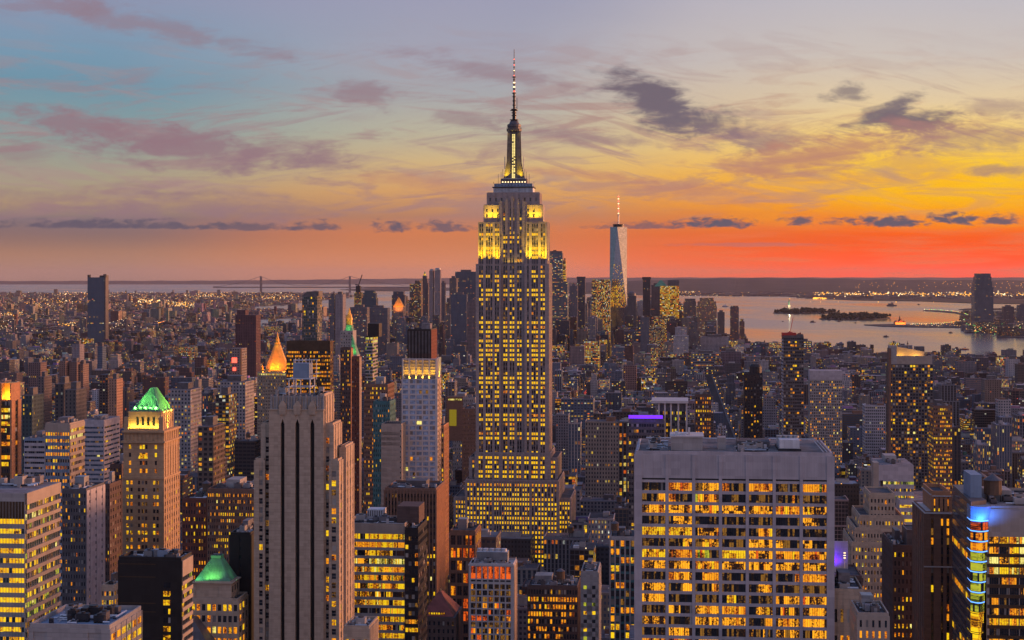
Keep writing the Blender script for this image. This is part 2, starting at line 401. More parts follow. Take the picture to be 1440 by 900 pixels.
# ------------------------------------------------------------------ mesh builder
class MB:
    def __init__(s): s.v, s.f, s.m, s.ms = [], [], [], []
    def mi(s, mat):
        if mat not in s.ms: s.ms.append(mat)
        return s.ms.index(mat)
    def poly(s, pts, mat):
        i = len(s.v); s.v += [tuple(p) for p in pts]; s.f.append(tuple(range(i, i + len(pts)))); s.m.append(s.mi(mat))
    def box(s, x0, x1, y0, y1, z0, z1, mat, top=None, skip=''):
        P = [(x0, y0, z0), (x1, y0, z0), (x1, y1, z0), (x0, y1, z0), (x0, y0, z1), (x1, y0, z1), (x1, y1, z1), (x0, y1, z1)]
        i = len(s.v); s.v += P; k = s.mi(mat); kt = s.mi(top) if top else k
        for nm, q, mm in (('F', (0, 1, 5, 4), k), ('R', (1, 2, 6, 5), k), ('B', (2, 3, 7, 6), k), ('L', (3, 0, 4, 7), k), ('T', (4, 5, 6, 7), kt), ('D', (3, 2, 1, 0), k)):
            if nm in skip: continue
            s.f.append(tuple(i + a for a in q)); s.m.append(mm)
    def prism(s, rings, mat, cap=True):
        """rings: list of equal length point rings from bottom to top"""
        i = len(s.v); n = len(rings[0])
        for r in rings: s.v += [tuple(p) for p in r]
        k = s.mi(mat)
        for a in range(len(rings) - 1):
            for b in range(n):
                c = (b + 1) % n
                s.f.append((i + a * n + b, i + a * n + c, i + (a + 1) * n + c, i + (a + 1) * n + b)); s.m.append(k)
        if cap:
            s.f.append(tuple(i + (len(rings) - 1) * n + b for b in range(n))); s.m.append(k)
            s.f.append(tuple(i + b for b in reversed(range(n)))); s.m.append(k)
    def lathe(s, cx, cy, prof, mat, n=12, ph=0.0, sx=1, sy=1):
        s.prism([[(cx + sx * r * math.cos(ph + 2 * math.pi * k / n), cy + sy * r * math.sin(ph + 2 * math.pi * k / n), z) for k in range(n)] for r, z in prof], mat)
    def rod(s, p, q, r, mat, n=4):
        p, q = Vector(p), Vector(q); dd = (q - p).normalized()
        a = dd.orthogonal().normalized(); b = dd.cross(a)
        s.prism([[tuple(c + a * r * math.cos(2 * math.pi * (k + .5) / n) + b * r * math.sin(2 * math.pi * (k + .5) / n)) for k in range(n)] for c in (p, q)], mat)
    def build(s, name, parent=None, loc=None, rz=None):
        me = bpy.data.meshes.new(name); me.from_pydata(s.v, [], s.f); 
        for m in s.ms: me.materials.append(MAT[m])
        me.polygons.foreach_set('material_index', s.m); me.update()
        o = bpy.data.objects.new(name, me); COL.objects.link(o)
        if parent is not None: o.parent = parent
        if loc is not None: o.location = loc
        if rz is not None: o.rotation_euler = (0, 0, rz)
        return o


def tag(o, label, cat=None, group=None, kind=None):
    if label: o['label'] = label
    if cat: o['category'] = cat
    if group: o['group'] = group
    if kind: o['kind'] = kind
    return o


TH = R(5.7)                                  # the street grid is turned a little to the right of the view
SV, CV = math.sin(TH), math.cos(TH)
def ground(px, py):
    y = CH * F / (py - HZ)
    return ((px - 720.0) / F * y, y)


PROT = []        # things that smaller buildings must not hide: (px0, px1, lowest row seen, distance)
FOOT = []        # footprints in grid coordinates
BOXES = []       # for the visibility buffer


class Hero:
    """a tower: its front face between two pixel columns at distance Y"""
    def __init__(s, name, label, cat, pl, pr, Y, depth, vb, group=None, mark=None):
        s.Y, s.depth = Y, depth
        pc = (pl + pr) / 2.0; s.pc = pc
        s.X = (pc - 720.0) / F * Y
        s.k = F * (CV + (s.X / Y) * SV) / Y          # pixels per metre along the front
        s.W = (pr - pl) / s.k
        s.vb = vb
        s.r = bpy.data.objects.new(name, None); COL.objects.link(s.r)
        s.r.location = (s.X, Y, 0); s.r.rotation_euler = (0, 0, -TH)
        tag(s.r, label, cat, group)
        PROT.append((pl - 1, pr + 3, vb, Y))
        a = s.X * CV - Y * SV; b = s.X * SV + Y * CV
        FOOT.append((a - s.W / 2 - 4, a + s.W / 2 + 4, b - 5, b + depth + 5))
        s.side = 'R' if pc < 950 else 'L'
        s.seed = int(pl * 7 + Y)
        s.rng = random.Random(s.seed)
        s.wins = []; s.wall = MB(); s.parts = {}
        BOXES.append((s.X, Y, s.W, depth, None))
        s.top = 0
    def x(s, px): return (px - s.pc) / s.k
    def z(s, py, yoff=0.0): return CH - (py - HZ) / F * (s.Y + yoff)
    def part(s, name):
        return s.parts.setdefault(name, MB())
    def newpart(s, name):
        b = MB(); s.parts[name + '|%d' % len(s.parts)] = b; return b

    def pt(s, side, x0, x1, y0, y1, a, z, out):
        if side == 'F': return (a, y0 - out, z)
        if side == 'R': return (x1 + out, a, z)
        return (x0 - out, a, z)
    def fbox(s, side, t, a0, a1, z0, z1, o0, o1, mat, B=None):
        B = B or s.wall
        x0, x1, y0, y1 = t
        if side == 'F': B.box(a0, a1, y0 - o1, y0 - o0, z0, z1, mat, skip='B' if o0 <= 0 else '')
        elif side == 'R': B.box(x1 + o0, x1 + o1, a0, a1, z0, z1, mat, skip='L' if o0 <= 0 else '')
        else: B.box(x0 - o1, x0 - o0, a0, a1, z0, z1, mat, skip='R' if o0 <= 0 else '')

    def tier(s, x0, x1, y0, y1, z0, z1, wall='limestone', core=None, front=None, side=None, roof='tar_roof', para=1.0, both=False):
        """core block with lattice facades"""
        t = (x0, x1, y0, y1)
        s.top = max(s.top, z1)
        s.wall.box(x0, x1, y0, y1, z0, z1, core or wall, top=roof, skip='D')
        if para:
            o = 0.0
            for q in ((x0, x1, y0, y0 + .45), (x0, x1, y1 - .45, y1), (x0, x0 + .45, y0 + .45, y1 - .45), (x1 - .45, x1, y0 + .45, y1 - .45)):
                s.wall.box(*q, z1 + 0.003, z1 + para, wall, skip='D')
        zb = max(z0, s.z(min(960, s.vb + 150)))
        if front: s.facade('F', t, x0, x1, zb, z1, dict(front, wall=front.get('wall', wall)))
        for sd in ((('R', 'L') if both else (s.side,)) if side else ()):
            s.facade(sd, t, y0, y1, zb, z1, dict(side, wall=side.get('wall', wall)))

    def facade(s, side, t, a0, a1, z0, z1, sp):
        g = s.rng
        W = a1 - a0
        fh = sp.get('fh', 3.8); wh = sp.get('wh', 0.55) * fh
        p = sp.get('pier', 0.4); q = sp.get('span', 0.2)
        wall = sp['wall']; smat = sp.get('smat', wall)
        topm = sp.get('top', 1.5)
        cols = sp.get('cols', 6)
        if isinstance(cols, int):
            e = sp.get('edge', 0.0); cw = sp.get('cw', 0.6); pw = (W - 2 * e) / cols
            cols = [(a0 + e + pw * (i + .5 - cw / 2), a0 + e + pw * (i + .5 + cw / 2)) for i in range(cols)]
        cols = [c for c in cols if c[0] > a0 and c[1] < a1]
        edges = [a0 - (p if side == 'F' else 0)] + [v for c in cols for v in c] + [a1 + (p if side == 'F' else 0)]
        major = sp.get('major', 0)
        for i in range(0, len(edges), 2):
            pp = p
            if major and (i // 2) % major == 0: pp = p + sp.get('mproud', 0.3)
            if edges[i + 1] - edges[i] > 0.02:
                s.fbox(side, t, edges[i], edges[i + 1], z0, z1 - 0.004, 0.0, pp, wall)
        ws = z1 - topm
        if topm > 0.05: s.fbox(side, t, a0, a1, ws, z1 - 0.01, 0.0, q + .003, sp.get('tmat', wall))
        nrow = int((ws - z0) / fh)
        nrow = min(nrow, sp.get('maxrows', 999))
        pl = sp.get('lit', 0.3); mats = sp.get('mats', (('lit_yellow', 4), ('lit_amber', 3), ('lit_pale', 1)))
        mn = [m for m, _ in mats]; mw = [x for _, x in mats]
        dk = sp.get('glass', 'glass_dark'); panes = sp.get('panes', 1); blank = sp.get('blank', ())
        for r in range(nrow):
            zt = ws - r * fh; zw1 = zt - sp.get('head', 0.0) * fh; zw0 = zw1 - wh
            if q > 0 and zw0 - (zt - fh) > 0.02:
                s.fbox(side, t, a0 + (0.0 if side == 'F' else 0.01), a1 - (0.0 if side == 'F' else 0.01), zt - fh, zw0, 0.0, q, smat)
            rowp = pl * g.choice((0.35, 0.7, 1.0, 1.2, 1.6)) if sp.get('rowvar', True) else pl
            fn = sp.get('rowfn')
            if fn: rowp = fn(r, rowp)
            rm = g.choices(mn, mw)[0]
            for ci, (c0, c1) in enumerate(cols):
                if (r, ci) in blank: continue
                on = g.random() < rowp
                base = g.choices(mn, mw)[0] if g.random() < .4 else rm
                quads = []
                n = panes
                lw = (c1 - c0) / n
                run = on
                for k in range(n):
                    if n > 1 and g.random() < sp.get('pvar', .25): run = g.random() < rowp
                    mm = base if run else dk
                    if n > 1 and run and g.random() < .25: mm = g.choices(mn, mw)[0]
                    if (not run) and g.random() < sp.get('dim', .1): mm = 'lit_dim'
                    elif (not run) and sp.get('blinds', .14) > g.random(): mm = g.choice(('blind_grey', 'blind_grey', 'blind_pale'))
                    gap = 0.05 if n > 1 else 0.0
                    qa, qb = c0 + k * lw + gap, c0 + (k + 1) * lw - gap
                    quads.append((qa, qb, zw0, zw1, mm))
                s.wins.append((side, t, quads, sp, (side != 'F', zw0 * -1)))

    def flush_windows(s, n_ind=100):
        """the hundred that show best are parts of their own, the rest one part"""
        def addq(B, w, FB=None):
            side, t, quads, sp, _ = w
            x0, x1, y0, y1 = t; o = 0.06
            for qa, qb, za, zb, mm in quads:
                if side == 'F': pts = [(qa, y0 - o, za), (qb, y0 - o, za), (qb, y0 - o, zb), (qa, y0 - o, zb)]
                elif side == 'R': pts = [(x1 + o, qa, za), (x1 + o, qb, za), (x1 + o, qb, zb), (x1 + o, qa, zb)]
                else: pts = [(x0 - o, qb, za), (x0 - o, qa, za), (x0 - o, qa, zb), (x0 - o, qb, zb)]
                B.poly(pts, mm)
            fm = sp.get('frame')
            if fm:
                for k in range(len(quads) + 1):
                    a = quads[k][0] - .05 if k < len(quads) else quads[-1][1] + .0
                    s.fbox(side, t, a - .04, a + .04, quads[0][2], quads[0][3], 0.0, 0.12, fm, FB or B)
            if sp.get('sash') and len(quads) == 1:
                qa, qb, za, zb, mm = quads[0]
                s.fbox(side, t, qa, qb, (za + zb) / 2 - .06, (za + zb) / 2 + .06, 0.0, 0.1, sp['sash'], FB or B)
        if len(s.wins) <= 45: n_ind = 45
        vis = lambda w: w[2][0][3] > s.z(min(915, s.vb))
        seen = sorted([w for w in s.wins if vis(w)], key=lambda w: w[4])
        ind = seen[:n_ind]; ids = set(id(w) for w in ind)
        rest = [w for w in s.wins if id(w) not in ids]
        for w_ in ind:
            B = MB(); FB = MB(); addq(B, w_, FB); wo_ = B.build('window', s.r)
            if FB.v: FB.build('frame', wo_)
        if rest:
            B = MB()
            for w_ in rest: addq(B, w_)
            o = B.build('window', s.r)
            if ind or len(rest) > 100: o['kind'] = 'stuff'

    def done(s, n_ind=0, ptop=None):
        if s.wall.v: s.wall.build('wall', s.r)
        s.flush_windows(n_ind)
        for k, b in s.parts.items():
            if b.v:
                po = b.build(k.split('|')[0], s.r)
                if k.split('|')[0] == 'window': po['kind'] = 'stuff'
                if hasattr(b, 'sub'): b.sub.build(b.subname, po)
        BOXES[-1] = BOXES[-1]
        for i, bx in enumerate(BOXES):
            if bx[4] is None: BOXES[i] = (*bx[:4], s.top)
        return s.r

    def light(s, kind, loc, target, energy, color, size=(6, 1), spread=None, ang=60):
        l = bpy.data.lights.new('floodlight', kind); l.energy = energy; l.color = color
        if kind == 'AREA':
            l.shape = 'RECTANGLE'; l.size, l.size_y = size
            if spread: l.spread = R(spread)
        if kind == 'SPOT': l.spot_size = R(ang); l.spot_blend = 0.7; l.shadow_soft_size = size[0]
        if kind == 'POINT': l.shadow_soft_size = size[0]
        o = bpy.data.objects.new('floodlight', l); COL.objects.link(o); o.parent = s.r; o.location = loc
        dv = Vector(target) - Vector(loc)
        o.rotation_euler = dv.to_track_quat('-Z', 'Y').to_euler()
        return o

    def tank(s, x, y, z, r=2.2, h=4.0, leg=3.0):
        B = s.newpart('water_tank')
        B.lathe(x, y, [(r, z + leg), (r * .96, z + leg + h)], 'tank_wood', 12)
        L_ = MB(); B.sub, B.subname = L_, 'tank_roof'
        L_.lathe(x, y, [(r * 1.1, z + leg + h + .02), (0.05, z + leg + h + r * .7)], 'spandrel_grey', 12)
        for dx in (-.7, .7):
            for dy in (-.7, .7): B.rod((x + dx * r, y + dy * r, z), (x + dx * r, y + dy * r, z + leg), .16, 'dark_metal')
    def ducts(s, x0, x1, y0, y1, z, n):
        g = s.rng
        for i in range(n):
            B = s.newpart(g.choice(['duct', 'pipe', 'vent_box']))
            a, b_ = g.uniform(x0 + .5, x1 - .5), g.uniform(y0 + .5, y1 - .5); L_ = g.uniform(2, 9); r_ = g.uniform(.12, .4)
            if g.random() < .5: B.rod((a, b_, z + r_ + .3), (min(x1 - .3, a + L_), b_, z + r_ + .3), r_, g.choice(['steel', 'steel_pale', 'dark_metal']))
            elif g.random() < .5: B.rod((a, b_, z + r_ + .3), (a, min(y1 - .3, b_ + L_), z + r_ + .3), r_, g.choice(['steel', 'steel_pale', 'dark_metal']))
            else: B.box(a - .5, a + .5, b_ - .5, b_ + .5, z + .01, z + g.uniform(.8, 2.2), g.choice(['steel', 'concrete', 'dark_metal', 'white_panel']), skip='D')
    def clutter(s, x0, x1, y0, y1, z, n=6, big=True, mats=('concrete', 'steel', 'pale_roof', 'spandrel_grey')):
        g = s.rng
        if s.Y < 900: s.ducts(x0, x1, y0, y1, z, 26)
        if big:
            w_ = (x1 - x0) * g.uniform(.3, .5); d_ = (y1 - y0) * g.uniform(.3, .5)
            bx = g.uniform(x0 + 1, x1 - w_ - 1); by = g.uniform(y0 + (y1 - y0) * .3, max(y0 + (y1 - y0) * .31, y1 - d_ - 1))
            s.newpart('bulkhead').box(bx, bx + w_, by, by + d_, z + .003, z + g.uniform(3.5, 6), g.choice(mats), skip='D')
        for i in range(n):
            w_, d_, h_ = g.uniform(1.5, 4.5), g.uniform(1.5, 4), g.uniform(1, 2.6)
            if w_ > x1 - x0 - 2 or d_ > y1 - y0 - 2: continue
            bx, by = g.uniform(x0 + 1, x1 - w_ - 1), g.uniform(y0 + 1, y1 - d_ - 1)
            B = s.newpart('air_conditioner')
            B.box(bx, bx + w_, by, by + d_, z + .4 + i * .003, z + .4 + h_, g.choice(mats))
            for dx in (0.1, w_ - .3): B.box(bx + dx, bx + dx + .2, by + .1, by + d_ - .1, z, z + .41, 'dark_metal')
            if w_ > 2: B.lathe(bx + w_ / 2, by + d_ / 2, [(min(w_, d_) * .35, z + .4 + h_), (min(w_, d_) * .35, z + .8 + h_)], 'dark_metal', 10)
# ------------------------------------------------------------------ the tall floodlit spire tower
def spire_tower():
    h = Hero('skyscraper', 'tallest limestone tower with setbacks, yellow floodlit crown and needle mast', 'skyscraper', 670, 771, 1300, 34, 752)
    x, z = h.x, h.z
    cs = [157, 171, 200, 215, 230, 257, 272, 309, 323, 350, 367, 397, 413, 446, 461, 490, 503, 518, 547, 562]
    C = [(x(640 + c / 4.5) - .68, x(640 + c / 4.5) + .68) for c in cs]
    mats = (('lit_gold', 9), ('lit_amber', 1))
    RW = [h.rng.choice([.1, .15, .3, .5, .9, .95, .75]) for _ in range(200)]
    rf = lambda r, p: RW[r]
    base = dict(fh=3.68, wh=.56, pier=.55, span=.06, smat='spandrel_grey', lit=.44, mats=mats, top=1.5, dim=.16, rowfn=rf)
    lit2 = dict(base, lit=.78, fh=3.72, blinds=.03, rowfn=lambda r, p: min(.95, .45 + RW[r + 60] * .6))
    wing_l = (x(670), x(703.5)); wing_r = (x(738.5), x(771))
    zs = z(644)
    sd = dict(base, rowfn=None, cols=10, cw=.5, lit=.3, span=.06)
    W = 'limestone'
    # main shaft: two wings with a recessed centre
    for wl in (wing_l, wing_r):
        h.tier(wl[0], wl[1], 0, 34, zs, z(371), W, 'spandrel_grey', dict(base, cols=[c for c in C if wl[0] < c[0] and c[1] < wl[1]]),
               sd if wl is wing_r else None, 'pale_roof', 0.0)
    ctr = (x(703.5), x(738.5))
    h.tier(ctr[0], ctr[1], 2.6, 34, zs, z(371) - .1, W, 'spandrel_grey', dict(base, lit=.42, cols=[c for c in C if ctr[0] < c[0] and c[1] < ctr[1]]), None, 'pale_roof', 0)
    # floodlit tier
    for a, b in ((x(673), x(702)), (x(740), x(768))):
        h.tier(a, b, 1.6, 32, z(371), z(312), W, 'spandrel_grey', dict(base, span=.1, lit=.34, cols=[c for c in C if a < c[0] and c[1] < b]), sd if a > 0 else None, 'tar_roof', 0)
    h.tier(x(702), x(740), 2.6, 32, z(371), z(284), W, 'spandrel_grey', dict(base, span=.1, lit=.42, cols=[c for c in C if x(702) < c[0] and c[1] < x(740)], top=5), None, 'pale_roof', 0)
    # upper corners (floodlit) and the top block
    for a, b in ((x(680), x(703)), (x(738), x(762))):
        h.tier(a, b, 4.5, 29, z(312), z(288), W, None, dict(base, rowfn=None, fh=4.2, span=.3, smat=W, lit=.15, cols=3, cw=.3, top=3), None, 'pale_roof', .5)
    h.tier(x(684), x(757), 7, 28, z(312), z(270.5), W, None, dict(base, rowfn=None, fh=5, span=.3, smat=W, lit=.08, cols=9, cw=.3, top=4), dict(base, cols=6, cw=.3), 'steel_pale', .4)
    for a in (704, 712, 720, 728, 736):      # tall centre piers rising through the crown
        h.wall.box(x(a) - 1.0, x(a) + 1.0, 1.4, 3.2, z(330), z(276 + abs(a - 720) * .4), W, skip='D')
    d = h.part('observation_deck')
    d.box(x(692), x(748), 9, 26, z(270.4), z(263), 'steel_pale', skip='D')
    d.box(x(690.5), x(749.5), 8, 27, z(263), z(261.6), 'dark_metal')
    d.box(x(693), x(747), 9.5, 25.5, z(261.6), z(257), 'blue_box', skip='D')
    for k in range(27): d.box(x(693) + k * 1.15, x(693) + k * 1.15 + .12, 8.7, 8.95, z(270), z(263.2), 'dark_metal')
    for k in range(12): d.box(x(694.5) + k * 2.6, x(694.5) + k * 2.6 + .7, 9.2, 9.45, z(260), z(258.4), 'glass_blue')
    d.box(x(702), x(739), 11, 24, z(257), z(250), 'spandrel_grey', skip='D')
    for k in range(9): d.box(x(704) + k * 2.25, x(704) + k * 2.25 + 1.0, 10.85, 11.0, z(255.6), z(254), 'lamp_white')
    d.box(x(704), x(737), 11.5, 23.5, z(250.6), z(249.4), 'steel_pale')
    m = h.part('mast'); cx, cy = x(720), 17.5
    def sq(px_w, py): 
        r_ = px_w / 2 / h.k; return [(cx - r_, cy - r_, z(py)), (cx + r_, cy - r_, z(py)), (cx + r_, cy + r_, z(py)), (cx - r_, cy + r_, z(py))]
    m.prism([sq(17, 250), sq(13, 225), sq(12, 181)], 'spandrel_grey')
    for sx in (-1, 1):      # winged buttresses of the mast
        for yy in (-1, 1):
            a0 = cx + sx * 7.2; 
            m.prism([[(cx + sx * 2.6, cy + yy * 4.0, z(250)), (cx + sx * 8.2, cy + yy * 4.2, z(250)), (cx + sx * 8.2, cy + yy * 4.9, z(250)), (cx + sx * 2.6, cy + yy * 4.9, z(250))],
                     [(cx + sx * 2.6, cy + yy * 4.0, z(226)), (cx + sx * 5.6, cy + yy * 4.2, z(226)), (cx + sx * 5.6, cy + yy * 4.9, z(226)), (cx + sx * 2.6, cy + yy * 4.9, z(226))],
                     [(cx + sx * 2.6, cy + yy * 3.6, z(182)), (cx + sx * 4.9, cy + yy * 3.8, z(182)), (cx + sx * 4.9, cy + yy * 4.4, z(182)), (cx + sx * 2.6, cy + yy * 4.4, z(182))]], 'spandrel_grey')
    gw = h.part('mast_window')
    g = h.rng
    for k in range(30):
        z0 = z(249 - k * 2.1)
        for j, xx in enumerate((-1.1, 0.2)):
            if g.random() < .78: gw.box(cx + xx, cx + xx + .85, cy - 5.3 + k * .03 - (2.2 if k < 6 else 0) * (1 - k / 6.), cy - 3.2, z0, z0 + .8, 'mast_strip')
    m.lathe(cx, cy, [(6.0, z(182)), (6.2, z(179)), (5.2, z(178.5)), (5.2, z(176)), (5.6, z(175.6)), (5.6, z(172.5)), (4.0, z(171)), (3.4, z(168)), (1.6, z(165))], 'spandrel_grey', 16)
    for k in range(12):
        a_ = k / 12 * 6.283; m.rod((cx + 6 * math.cos(a_), cy + 6 * math.sin(a_), z(179)), (cx + 6 * math.cos(a_), cy + 6 * math.sin(a_), z(176.5)), .12, 'dark_metal')
    an = h.part('antenna')
    an.lathe(cx, cy, [(1.5, z(167)), (1.35, z(152)), (.95, z(150)), (.9, z(128)), (.62, z(127)), (.55, z(105)), (.34, z(104)), (.34, z(80)), (.3, z(79)), (.22, z(65))], 'dark_metal', 8)
    for py, r_ in ((166, 3.6), (152.5, 3.2), (151, 2.4), (145, 1.5), (139, 1.5), (133, 1.5), (128, 1.9), (122, 1.2), (115, 1.2), (109, 1.1), (105, 1.7), (160, 2.2), (156, 2.2), (97, .7), (91, .7), (85, .7)):
        an.lathe(cx, cy, [(r_, z(py)), (r_, z(py) + .5)], 'dark_metal', 10)
    for k in range(9):
        an.lathe(cx, cy, [(.8, z(163 - k * 6.2)), (.8, z(163 - k * 6.2) + .9)], 'lamp_white' if k % 3 else 'lamp_red', 6)
    for py in (80, 88, 96, 103): an.lathe(cx, cy, [(.45, z(py)), (.45, z(py) + .7)], 'lamp_red' if py % 3 else 'lamp_white', 6)
    an.rod((cx + 2.3, cy, z(151)), (cx + 2.3, cy, z(134)), .22, 'dark_metal')
    an.rod((cx, cy, z(148)), (cx + 2.3, cy, z(148)), .15, 'dark_metal')
    for sx in (-1, 1):       # whip aerials on the deck
        for dx, py in ((12.5, 243), (10.2, 240), (16.3, 254), (8.9, 236)):
            an.rod((cx + sx * dx, 14, z(257 if dx > 11 else 250)), (cx + sx * dx, 14, z(py)), .13, 'dark_metal')
        an.rod((cx + sx * 7.6, 18, z(235)), (cx + sx * 7.6, 18, z(218)), .3, 'steel_pale')
    # lower setbacks
    low = lambda a, b, yf, p0, p1, cols, lt=.8, sdw=None: h.tier(x(a), x(b), yf, 46, z(p0), z(p1), W, 'spandrel_grey', dict(base, lit=lt, cols=cols, cw=.5, top=2.2), sdw, 'tar_roof', .8)
    cc = [c for c in C if x(672) < c[0] and c[1] < x(769)]
    h.tier(x(669), x(774), -2.5, 44, z(675), z(637), W, 'spandrel_grey', dict(lit2, cols=C, top=2.5), sd, 'tar_roof', .8)
    h.tier(x(660.5), x(784), -.5, 46, z(675), z(644), W, 'spandrel_grey', dict(lit2, cols=[(x(664.4), x(666.4)), (x(667.4), x(669.0)), (x(775.2), x(777.0)), (x(778.2), x(780.4))], top=2.0), None, 'tar_roof', .8)
    cc2 = [(x(657.5) + .8 + i * 3.47, x(657.5) + 2.3 + i * 3.47) for i in range(10)]
    pair = lambda a, b, n: [(x(a) + (x(b) - x(a)) * (i + .26) / n, x(a) + (x(b) - x(a)) * (i + .74) / n) for i in range(n)]
    h.tier(x(657.5), x(787), -13, 48, z(800), z(673), W, 'spandrel_grey', dict(lit2, lit=.62, cols=pair(659, 695, 8) + pair(697, 747, 14) + pair(749, 785, 8), top=2.4), dict(sd, lit=.5), 'tar_roof', .8)
    h.tier(x(640), x(803), -6, 50, z(800), z(699), W, 'spandrel_grey', dict(lit2, lit=.72, cols=pair(641.5, 657, 4) + pair(787, 802, 4), top=2.6), dict(sd, lit=.5), 'tar_roof', .8)
    h.wall.box(x(630), x(812), -16, 56, 0, z(800), W, skip='D')
    # real floodlights on the ledges
    yel = (1.0, .62, .0)
    for a, b in ((673, 702), (740, 768)):
        mid = (x(a) + x(b)) / 2
        h.light('AREA', (mid, -1.2, z(370.4)), (mid, .6, z(312)), 6800, yel, (16, .6), 48)
        for q_ in (a + 3, b - 3): h.light('AREA', (x(q_), -.6, z(370.4)), (x(q_), 1.0, z(330)), 1500, yel, (2, .5), 44)
    h.light('AREA', (x(721), 1.2, z(370)), (x(721), 2.6, z(335)), 480, yel, (15, .5), 110)
    h.light('AREA', (x(768) + 1.4, 16, z(370)), (x(768) + .2, 16, z(320)), 9000, (1.0, .60, .05), (.5, 28), 90)
    h.light('AREA', (x(673) - 1.4, 18, z(370)), (x(673) - .2, 18, z(320)), 1800, yel, (.5, 28), 110)
    for a in (692, 750):
        h.light('AREA', (x(a), 2.4, z(310)), (x(a), 4.2, z(280)), 3400, yel, (12, .6), 60)
    h.light('AREA', (x(762) + 1.2, 18, z(311)), (x(762), 18, z(285)), 1800, yel, (.5, 24), 120)
    for sx in (-1, 1):
        h.light('AREA', (cx + sx * 5.6, cy - 7, z(249)), (cx + sx * 3.8, cy - 4.6, z(200)), 2200, yel, (3.0, .6), 90)
        h.light('AREA', (cx + sx * 5.2, cy - 6, z(182)+0), (cx + sx * 4.0, cy - 4.4, z(205)), 90, yel, (2.0, .6), 90)
    h.done(100)
spire_tower()


# ------------------------------------------------------------------ near offices
def precast_slab():
    h = Hero('office_tower', 'wide grey office slab with seven bays of lit ribbon windows and plant on its roof', 'office building', 893.5, 1170, 560, 43, 910)
    x, z = h.x, h.z
    n = 7; W = h.W; p = 1.05
    cols = [(-W / 2 + 2.1 + i * (W - 3.0) / n, -W / 2 + 2.1 + (i + 1) * (W - 3.0) / n - 1.1) for i in range(n)]
    mats = (('lit_yellow', 2.5), ('lit_amber', 3), ('lit_party', 7), ('lit_red', .4), ('lit_green', .2))
    fr = dict(cols=cols, fh=3.83, wh=.72, pier=.6, span=.35, lit=.6, blinds=.02, mats=mats, panes=10, pvar=.10, top=9.6, frame='black_panel', dim=.5, tmat='precast')
    t = h.tier(-W / 2, W / 2, 0, 43, 0, z(640), 'precast', 'black_panel', fr, dict(fr, cols=8, cw=.85, panes=3), 'gravel_roof', 0.0)
    w_ = h.wall
    # louvre slot under the blank attic, thin lines between the attic panels
    for c0, c1 in cols: w_.box(c0, c1, -.30, -.01 + 0, z(676.4), z(674), 'black_panel') if False else None
    sl = h.part('louvre')
    for c0, c1 in cols:
        sl.box(c0, c1, -.375, -.358, z(675.6), z(673.2), 'black_panel')
        k = 14
        for i in range(1, k): sl.box(c0 + (c1 - c0) * i / k - .03, c0 + (c1 - c0) * i / k + .03, -.372, -.355, z(672), z(641.5), 'concrete')
    zt = z(640)
    for q in ((-W / 2, W / 2, -.0, .6), (-W / 2, W / 2, 42.4, 43), (-W / 2, -W / 2 + .6, .6, 42.4), (W / 2 - .6, W / 2, .6, 42.4)):
        w_.box(*q, zt + .003, zt + 1.1, 'precast', skip='D')
    b = h.part('bulkhead')      # round-ended plant house with pale top
    bx0, bx1 = x(943), x(989)
    zz = zt
    b.box(bx0, bx1, 14, 28, zz + .01, zz + 4.6, 'concrete', top='white_panel', skip='D')
    b.box(bx0 - .4, bx1 + .4, 13.6, 28.4, zz + 4.6, zz + 5.1, 'white_panel')
    b.box(x(949), x(953), 17, 20, zz + 5.1, zz + 6.2, 'steel_pale'); b.box(x(958), x(966), 18, 22, zz + 5.1, zz + 5.7, 'steel_pale'); b.box(x(968), x(971), 18, 20, zz + 5.1, zz + 7.5, 'white_panel')
    b2 = h.newpart('bulkhead'); b2.box(x(1011), x(1023), 18, 24, zz + .01, zz + 4.2, 'concrete', skip='D'); b2.box(x(1017), x(1021), 19.8, 19.99, zz + 1.1, zz + 3.2, 'lit_yellow')
    b3 = h.newpart('cooling_tower'); b3.box(x(1100), x(1129), 16, 34, zz + .8, zz + 3.8, 'steel_pale'); b3.box(x(1098), x(1131), 15, 35, zz + .01, zz + .8, 'dark_metal')
    for k in range(4): b3.lathe(x(1103 + k * 7.6), 25, [(1.2, zz + 3.8), (1.2, zz + 4.5)], 'steel', 12)
    b4 = h.newpart('bulkhead'); b4.box(x(1040), x(1088), 24, 36, zz + .01, zz + 2.4, 'spandrel_grey', top='tar_roof', skip='D')
    rl = h.part('gantry_rail')
    for yy in (39, 41): rl.rod((x(905), yy, zz + 1.8), (x(1160), yy, zz + 1.8), .12, 'steel_pale')
    for px_ in (1158, 1163): rl.rod((x(px_), 2, zz + 1.2), (x(px_),  41, zz + 1.2), .14, 'steel_pale')
    rl.rod((x(897), 2, zz + 1.3), (x(897),  41, zz + 1.3), .14, 'steel_pale')
    for px_, hh in ((1045, 5), (1062, 3.5), (1018, 7)): rl.rod((x(px_), 30, zz), (x(px_), 30, zz + hh), .12, 'dark_metal')
    h.clutter(x(1030), x(1085), 8, 24, zz, 7, False)
    h.clutter(x(905), x(940), 10, 40, zz, 6, False)
    h.done(98)
precast_slab()


